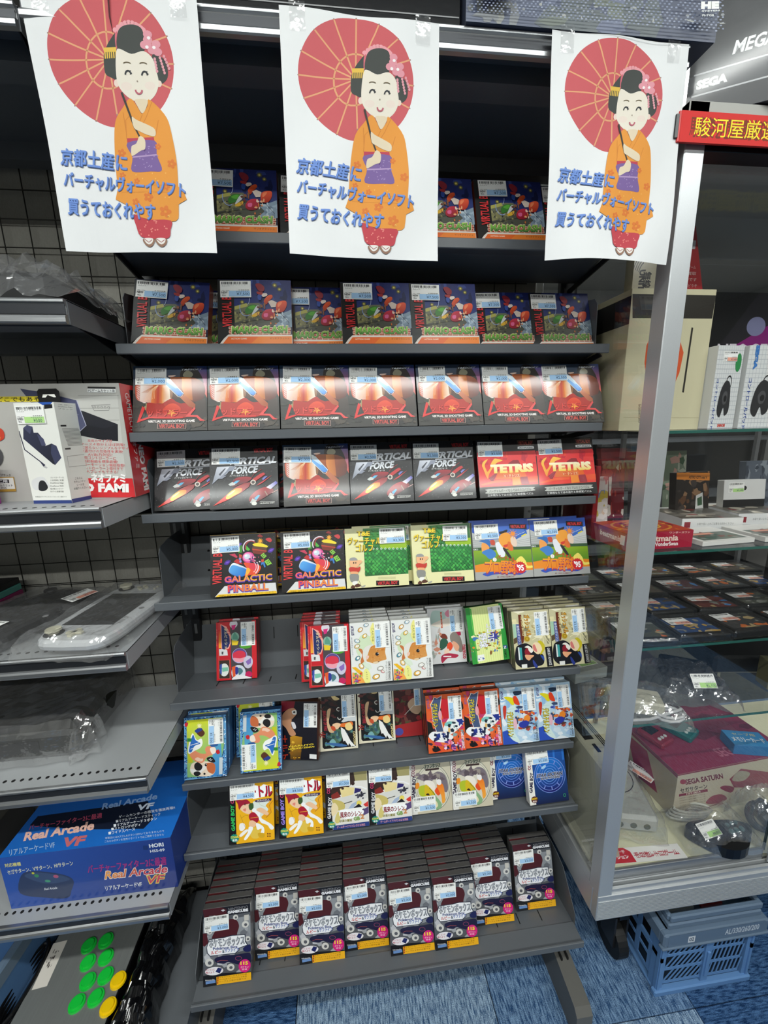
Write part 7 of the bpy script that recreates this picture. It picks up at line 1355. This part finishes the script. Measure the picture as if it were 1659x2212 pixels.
for k, (x, y) in enumerate(((0.735, 0.715), (0.885, 0.72), (1.03, 0.73))):
    o = cardbox('game_case', 'white card game case with header, %s of three along the shelf front' % ['left', 'middle', 'right'][k], 'game case', 0.13, 0.10, 0.010, (x, y, S2), R(4 - 3 * k), '#dcdad4', group='white card cases')
    A = Art(0.13, 0.10, bg='#e4e2dc'); A.r('#5c6a60', 8, 40, 92, 92); A.blobs(['#7a3c34', '#3c5c50', '#8a8c84'], 14, 46, 86, 86, 14, 5, 12, k); A.r('#e8a088', 20, 44, 60, 56); decal('top_print', A, (0, 0, 0.010), (1, 0, 0), (0, 1, 0), o)
PK = [(0.585, 0.93, 0.095, 0.12, '#d8ccc4', ['#c86a6a', '#e8c8b0', '#7c8cb0', '#c8b04a', '#f0e4dc'], 'pale pack with pink and cream figures'), (0.69, 0.985, 0.07, 0.16, '#7a2028', ['#a83c34', '#5c1820', '#e8dcd0'], 'dark red hanging pack'), (0.60, 1.055, 0.09, 0.175, '#c8ccc8', ['#2c6a8c', '#f0f0ec', '#3c3c40'], 'white hanging pack with blue header'), (0.775, 0.97, 0.085, 0.15, '#56585c', ['#7c8088', '#34383c', '#a8acb0', '#8a6a3c'], 'grey card pack full of figures'), (0.86, 0.925, 0.105, 0.125, '#241c18', ['#5c3c24', '#3c3430', '#8c6a4c'], 'brown and orange mini arcade pack'), (0.88, 1.06, 0.13, 0.17, '#8c9c84', ['#c8ccb8', '#4a6a4c', '#d8a898'], 'green bagged accessory pack'), (1.0, 0.93, 0.115, 0.10, '#c8c8c4', ['#1c1c20', '#c82c34', '#e8e8e4'], 'white header pack with black lower half'), (1.14, 1.0, 0.12, 0.14, '#5c6470', ['#3c4450', '#8c949c'], 'slate grey pack at the case rear')]
for k, (x, y, w, h, c, cols, nm) in enumerate(PK):
    def ex(A, k=k):
        if k == 4: A.p('#d8822c', 0, 0, 100, 4, 100, 20, 0, 14); A.t('#2c1c10', 'ASTRO CITY mini V', 64, 12, 56, 6, -3, 0.03); A.p('#d0d0cc', 60, 50, 80, 44, 86, 96, 58, 96); A.p('#3c5c40', 64, 56, 78, 52, 80, 70, 66, 72)
        if k == 2: A.r('#2c6a8c', 5, 4, 95, 16)
        if k == 6: A.r('#dcdcda', 0, 0, 100, 52); A.e('#1c1c1c', 50, 22, 5, 6); A.r('#141416', 0, 52, 100, 100)
    pack('hanging_pack', nm + ', standing on the second glass shelf', 'game pack', w, 0.02, h, (x, y, S2), R([4, 0, 0, 0, 6, 0, -3, 0][k]), c, cols, k + 2, 40, R(6), 'packs on the second glass shelf', ex, '11,000' if k == 0 else ('2,400' if k == 6 else None), 1 if k == 6 else 2)
cardbox('book', 'thin red spined book between the tray stand and the showcase packs', 'book', 0.012, 0.12, 0.16, (0.5635, 0.83, S2), 0, '#8c1c24')

# ---- third glass shelf: bagged cartridges laid out in rows
CC = ['#4c5044', '#5c2c34', '#44503c', '#3c4448', '#5a4c2c', '#2c4c7c', '#3a3a38', '#6a3028', '#50463a']
TOPS = ['wide grey green', 'dull crimson', 'olive', 'slate', 'tan', 'blue and orange', 'sandy', 'rust', 'brown']
k = 0; rows_ = ['front', 'second', 'third', 'rear']
for j in range(4):
    for i in range(5):
        x, y = 0.580 + i * 0.128 + j * 0.018, 0.705 + j * 0.105; ci = (i * 2 + j * 3) % 9
        if j == 0 and i == 1: ci = 5
        if j == 0 and i == 2: ci = 6
        o = cardbox('game_cartridge', '%s bagged black cartridge with %s label in the %s row' % (ORDN[i], TOPS[ci], rows_[j]), 'game cartridge', 0.115, 0.088, 0.016, (x, y, S3), R(-5 + (i + j) % 3 * 3), '#121312', 0.003, 'cartridges on the third glass shelf', 0.3)
        A = Art(0.095, 0.062, bg=CC[ci]); A.blobs([CC[(ci + 3) % 9], CC[ci], '#b8a070', '#8a8c84', ['#d8702c', '#4a90d0', '#c8a04c'][ci % 3]], 0, 0, 100, 100, 22, 6, 16, k)
        decal('label_print', A, (0.010, 0.014, 0.016), (1, 0, 0), (0, 1, 0), o)
        st = obj('price_sticker', sticker_mesh('3,800', 2), None, o); st.matrix_local = Matrix.Translation((0.010 + (k % 2) * 0.004, 0.046, 0.0182)) @ Matrix.Rotation(R(-90), 4, 'X') @ Matrix.Diagonal((0.95, 1, 0.95, 1))
        film = obj('film_sleeve', MB().box(-0.004, -0.004, 0.0, 0.119, 0.092, 0.0215, 0.003), FILM, o)
        k += 1
for k in range(4): cardbox('game_case', 'black flat case, %s from the front in the slanting rear stack' % ORDN[k], 'game case', 0.13, 0.018, 0.10, (1.20, 0.80 + k * 0.05, S3), R(-10), ['#101012', '#18181a', '#141818', '#0e0e10'][k], group='black cases at the showcase rear')

# ---- fourth glass shelf: bagged adapters
ad = thing('power_adapter', 'white power adapter with cable inside a clear bag, fourth glass shelf', 'power adapter', (0.655, 0.75, S4))
obj('brick', MB().box(-0.055, -0.025, 0.002, 0.055, 0.03, 0.035, 0.004), CRM, ad, rot=(0, 0, R(-24)))
obj('cable', MB().tube([(0.05 + 0.03 * math.cos(a * 0.6), -0.045 + 0.022 * math.sin(a * 0.6), 0.006 + a * 0.0008) for a in range(22)] + [(0.0, -0.05, 0.01), (-0.04, -0.045, 0.008)], 0.003), M('white_cable', '#d8d8d8', 0.4), ad)
film_bag('plastic_bag', 'clear bag around the white power adapter, fourth glass shelf', (0.662, 0.752, S4), 0.19, 0.13, 0.042, R(-22), 31, amp=1.0, n=(26, 18))
gb = cardbox('game_case', 'pale flat accessory in film behind the white adapter, at the showcase side', 'game case', 0.10, 0.15, 0.03, (0.572, 0.85, S4), R(10), '#a8aca4')
st = obj('price_label', sticker_mesh('1,980', 1), None, None); st.matrix_world = Matrix.Translation((0.585, 0.87, S4 + 0.0305)) @ Matrix.Rotation(R(10), 4, 'Z') @ Matrix.Rotation(R(-90), 4, 'X') @ Matrix.Diagonal((1.3, 1, 1.3, 1)); tag(st, 'large white price label on the pale accessory at the showcase side', 'price label')
ba = cardbox('power_adapter', 'black adapter under a green price label, middle of the fourth glass shelf', 'power adapter', 0.11, 0.12, 0.04, (0.775, 0.79, S4), R(-30), '#0e0e10', 0.004)
film_bag('plastic_bag', 'clear crumpled bag around the black adapter, fourth glass shelf', (0.835, 0.80, S4), 0.17, 0.16, 0.046, R(-20), 33, amp=1.2, n=(24, 20))
st = obj('price_label', sticker_mesh('1,100', 1), None, None); st.matrix_world = Matrix.Translation((0.80, 0.745, S4 + 0.040)) @ Matrix.Rotation(R(-8), 4, 'Z') @ Matrix.Rotation(R(-40), 4, 'X'); tag(st, 'green and white price label on the bagged black adapter', 'price label')
cardbox('console_box', 'black flat console lying right of the bagged adapters', 'console', 0.28, 0.22, 0.05, (0.95, 0.84, S4), R(-8), '#121414', 0.006)
cardbox('game_case', 'olive green carton at the right of the fourth glass shelf', 'box', 0.2, 0.04, 0.07, (1.02, 0.765, S4), R(-16), '#6c6a4c')

# ---- deck: consoles, carton, bagged pad
pf = thing('game_console', 'tall cream upright console in the left front corner of the showcase', 'console', (0.562, 0.705, DK))
CW = M('aged_cream_plastic', '#b9b8a4', 0.4, 0, 0.05, 200)
obj('body', MB().box(0, 0, 0.012, 0.062, 0.24, 0.262, 0.004), CW, pf); obj('foot', MB().prism([(-0.008, 0.0), (-0.008, 0.006), (0.0, 0.03), (0.062, 0.03), (0.070, 0.006), (0.070, 0.0)], 0.005, 0.235, 'y'), CW, pf)
obj('front_panel', MB().box(0.004, -0.002, 0.03, 0.058, 0.0, 0.25, 0.0008), CW, pf); obj('slot', MB().box(0.012, 0.09, 0.262, 0.035, 0.16, 0.2635).box(0.02, 0.05, 0.262, 0.028, 0.075, 0.2635), HOLE, pf); obj('button', MB().cyl((0.03, 0.03, 0.262), (0.03, 0.03, 0.266), 0.006, 14), DG, pf)
for k in range(3): obj('vent', MB().box(0.046 + k * 0.005, 0.06, 0.262, 0.048 + k * 0.005, 0.22, 0.2632), DG, pf)
fc = thing('game_console', 'flat white console lying behind the corner post on the deck', 'console', (0.715, 0.86, DK), (0, 0, R(-14)))
obj('body', MB().box(-0.07, -0.10, 0.004, 0.075, 0.12, 0.05, 0.008), M('white_plastic_aged', '#c6c7bd', 0.35, 0, 0.05, 200), fc)
obj('lid', MB().cyl((0, 0.02, 0.05), (0, 0.02, 0.056), 0.06, 32), M('white_plastic_aged'), fc); obj('lid_mark', ring3(0.056, 0.058, 0.056, cx=0, cy=0.02, h=0.0006), DG, fc)
A = Art(0.04, 0.03, bg=None); A.p('#2c2c2e', 10, 90, 50, 10, 60, 70); A.p('#b04a50', 50, 90, 90, 80, 60, 60); decal('logo', A, (-0.05, -0.07, 0.0505), (1, 0, 0), (0, 1, 0), fc)
for k in range(4): obj('port', MB().cyl((-0.05 + k * 0.032, -0.101, 0.024), (-0.05 + k * 0.032, -0.099, 0.024), 0.008, 14), M('olive_port', '#5c5a2c', 0.5), fc)
st = obj('price_label', sticker_mesh('9,800', 2), None, None); st.matrix_world = Matrix.Translation((0.78, 0.90, DK + 0.0568)) @ Matrix.Rotation(R(-62), 4, 'Z') @ Matrix.Rotation(R(-90), 4, 'X') @ Matrix.Diagonal((1.3, 1, 1.1, 1)); tag(st, 'white barcode label on the flat white console', 'price label')
film_bag('plastic_bag', 'clear bag around the flat white console', (0.715, 0.865, DK), 0.18, 0.26, 0.062, R(-14), 41, amp=0.5, skirt=0.1)
sb = cardbox('console_box', 'cream and crimson console carton on the showcase deck', 'box', 0.36, 0.24, 0.135, (0.835, 0.785, DK), R(4), '#bcb49c')
A = Art(0.36, 0.135, ((970, 275), (1900, 130), (1780, 470), (905, 605)), '#c6bca4')
A.p('#8a2040', 960, 250, 1950, 110, 1940, 140, 965, 285); A.t('#7a2438', 'SEGA SATURN', 1170, 320, 300, 44, 7, 0.04); A.e('#a03448', 1005, 333, 24, 20); A.t('#4a3430', 'セガサターン', 1085, 390, 210, 36, 7, 0.04); A.p('#8a2c40', 970, 430, 1190, 400, 1192, 422, 968, 448); A.t('#e8dcc8', 'HST-0014', 1080, 425, 110, 14, 7, 0.03)
for k in range(4): A.t('#6a5248', 'セガサターン本体と電源ケーブル一式', 1070, 452 + k * 18, 200, 10, 7, 0.01)
A.t('#8a2438', 'SEGA', 995, 572, 120, 26, 7, 0.07); A.p('#8e2440', 1370, 330, 1470, 250, 1700, 290, 1700, 420, 1400, 400); A.s('#a8a08c', 1390, 340, 1450, 270, 1540, 290, 1480, 350); A.s('#8e2440', 1290, 400, 1330, 380, 1400, 400, 1370, 440); A.s('#9a3c4c', 1170, 510, 1220, 460, 1300, 450, 1335, 490, 1240, 520)
decal('front_print', A, (0, 0, 0), (1, 0, 0), (0, 0, 1), sb)
A = Art(0.36, 0.24, bg='#7c1e3c'); A.p('#8e2848', 0, 60, 100, 50, 100, 100, 0, 100); A.t('#b86a7c', 'SEGA SATURN', 70, 84, 50, 12, 0, 0.02); A.blobs(['#6c1834', '#8a2444'], 0, 0, 100, 60, 12, 6, 16, 2); decal('top_print', A, (0, 0, 0.135), (1, 0, 0), (0, 1, 0), sb)
A = Art(0.24, 0.135, bg='#a89e88'); A.p('#8e2440', 30, 15, 60, 12, 80, 80, 50, 90); A.p('#7c1e3c', 0, 0, 100, 0, 100, 8, 0, 8); decal('side_print', A, (0, 0.24, 0), (0, -1, 0), (0, 0, 1), sb)
zt = DK + 0.1355
for k, (x, y, w, d, h, rz, c, nm) in enumerate(((0.855, 0.86, 0.055, 0.075, 0.018, 20, '#8c1a34', 'small wine red gadget with white buttons on the console carton'), (0.95, 0.87, 0.06, 0.08, 0.02, 28, '#0e6a68', 'small teal gadget on the console carton'))):
    o = cardbox('handheld_console', nm, 'handheld console', w, d, h, (x, y, zt), R(rz), c, 0.004); obj('screen', MB().box(0.010, d * 0.5, h, w - 0.010, d - 0.008, h + 0.0008), M('lcd_glass'), o)
    for q in range(3): obj('button', MB().cyl((0.014 + q * 0.013, 0.018, h), (0.014 + q * 0.013, 0.018, h + 0.002), 0.0045, 12), M('white_button', '#d8e0dc', 0.3), o)
o = cardbox('memory_box', 'small bright blue memory box on the right of the console carton', 'box', 0.095, 0.055, 0.030, (1.035, 0.825, zt), R(-14), '#2c78b0')
A = Art(0.095, 0.055, bg='#3c90c8'); A.t('#f0f4f4', 'メモリーカード', 50, 60, 84, 30, 0, 0.05); A.t('#d8c88c', 'セーブ用', 50, 24, 60, 18, 0, 0.03); decal('top_print', A, (0, 0, 0.030), (1, 0, 0), (0, 1, 0), o)
o = cardbox('tag_card', 'grey header card of a bagged part lying on the console carton', 'card', 0.085, 0.06, 0.004, (0.85, 0.945, zt), R(14), '#8c9490', 0.0008)
obj('hanging_hole', MB().cyl((0.04, 0.03, 0.004), (0.04, 0.03, 0.0046), 0.005, 14), HOLE, o)
cp = thing('game_controller', 'black six-button controller in a bag with pale coiled cable', 'controller', (0.905, 0.715, DK), (0, 0, R(-6)))
q = []
for k in range(30): a = 2 * math.pi * k / 30; q.append((0.075 * math.cos(a) * (1 + 0.08 * math.cos(4 * a)), 0.038 * math.sin(a) + 0.010 * math.cos(2 * a)))
obj('body', MB().prism(q, 0.003, 0.030, 'z'), BK, cp)
for k in range(3): obj('button', MB().cyl((0.022 + k * 0.015, -0.004 + k * 0.003, 0.030), (0.022 + k * 0.015, -0.004 + k * 0.003, 0.034), 0.006, 14), M('teal_grey_button', '#5c7c7c', 0.3), cp); obj('button', MB().cyl((0.026 + k * 0.013, 0.013 + k * 0.003, 0.030), (0.026 + k * 0.013, 0.013 + k * 0.003, 0.0335), 0.0042, 12), M('teal_grey_button'), cp)
obj('direction_pad', MB().box(-0.055, -0.004, 0.030, -0.031, 0.004, 0.034, 0.001).box(-0.047, -0.012, 0.030, -0.039, 0.012, 0.034, 0.001), DG, cp)
obj('cable', MB().tube([(-0.045 + 0.05 * math.cos(a * 0.5) + a * 0.0004, 0.058 + 0.016 * math.sin(a * 0.5), 0.008 + 0.0006 * a) for a in range(50)], 0.0032, 7), M('pale_cable', '#b8b8ac', 0.45), cp)
film_bag('plastic_bag', 'clear bag around the black six-button controller', (0.90, 0.735, DK), 0.20, 0.115, 0.044, R(-4), 51, amp=1.1, n=(28, 18))
st = obj('price_label', sticker_mesh('8,800', 1), None, None); st.matrix_world = Matrix.Translation((0.838, 0.692, DK + 0.040)) @ Matrix.Rotation(R(8), 4, 'Z') @ Matrix.Rotation(R(-62), 4, 'X'); tag(st, 'green and white price label on the bagged black controller', 'price label')
hp = thing('headset', 'black round headset part in a bag at the right edge of the deck', 'headset', (1.03, 0.725, DK)); obj('ear_cup', MB().cyl((0, 0, 0.03), (0.03, 0, 0.05), 0.036, 24), BK, hp); obj('cushion', ring3(0.02, 0.034, 0.0, h=0.012), DG, hp, (0.0, 0, 0.04), (0, R(-60), 0))
film_bag('plastic_bag', 'clear bag around the black headset part', (1.04, 0.735, DK), 0.13, 0.10, 0.09, 0, 53, amp=1.8, n=(20, 18))
ls = tag(obj('shelf_label', MB().box(0, 0, 0, 0.20, 0.034, 0.0012), CARDW, None, (0.592, 0.697, DK + 0.0002), (0, 0, R(-3))), 'red and white label strip with Japanese lettering on the deck edge', 'label')
A = Art(0.20, 0.034, bg='#eceae4'); A.p('#cc2424', 0, 0, 30, 0, 36, 28, 36, 100, 0, 100); A.t('#fbecec', 'ゲームハード', 16, 26, 26, 26, 0, 0.05); A.t('#fbecec', 'オプション', 18, 60, 24, 26, 0, 0.05); A.t('#b8242c', 'その他レトロゲーム', 66, 56, 54, 40, 0, 0.06)
decal('lettering', A, (0, 0, 0.0012), (1, 0, 0), (0, 1, 0), ls)

# ============================================================ beyond the showcase, and banners across the aisle that the glass mirrors
fs_ = thing('shelving_bay', 'dark shelving bay far behind the glass showcase', 'shelving', (1.9, 2.6, FLOOR))
for z in (0.1, 0.5, 0.9, 1.3): obj('shelf_board', MB().box(-1.2, 0, z, 1.5, 0.35, z + 0.02), GREY, fs_)
for x in (-1.2, 0.1, 1.48): obj('post', MB().box(x, 0.3, 0, x + 0.03, 0.36, 1.55), BLACKM, fs_)
obj('back_plate', MB().box(-1.2, 0.36, 0.05, 1.5, 0.37, 1.55), BLACKM, fs_)
for nm, z, col, parts in (('white banner with dark red computer lettering hanging across the aisle', 0.965, '#cfcfcf', [('#8c1c24', 'COMPUTER', 50)]), ('navy banner with yellow and white purchase lettering across the aisle', 0.83, '#20284c', [('#f0f0f0', '査定&', 22), ('#e8dc2c', '高価買取', 64)])):
    b = tag(obj('banner', MB().box(0, 0, 0, 0.75, 0.006, 0.12), M('banner_' + col, col, 0.6), None, (1.42, -0.372, z)), nm, 'banner')
    A = Art(0.75, 0.12, bg=col); 
    for c, tx, cx in parts: A.t(c, tx, cx, 50, 70 if len(parts) == 1 else (30 if cx < 40 else 46), 66, 0, 0.05)
    decal('lettering', A, (0.75, 0.006, 0), (-1, 0, 0), (0, 0, 1), b)
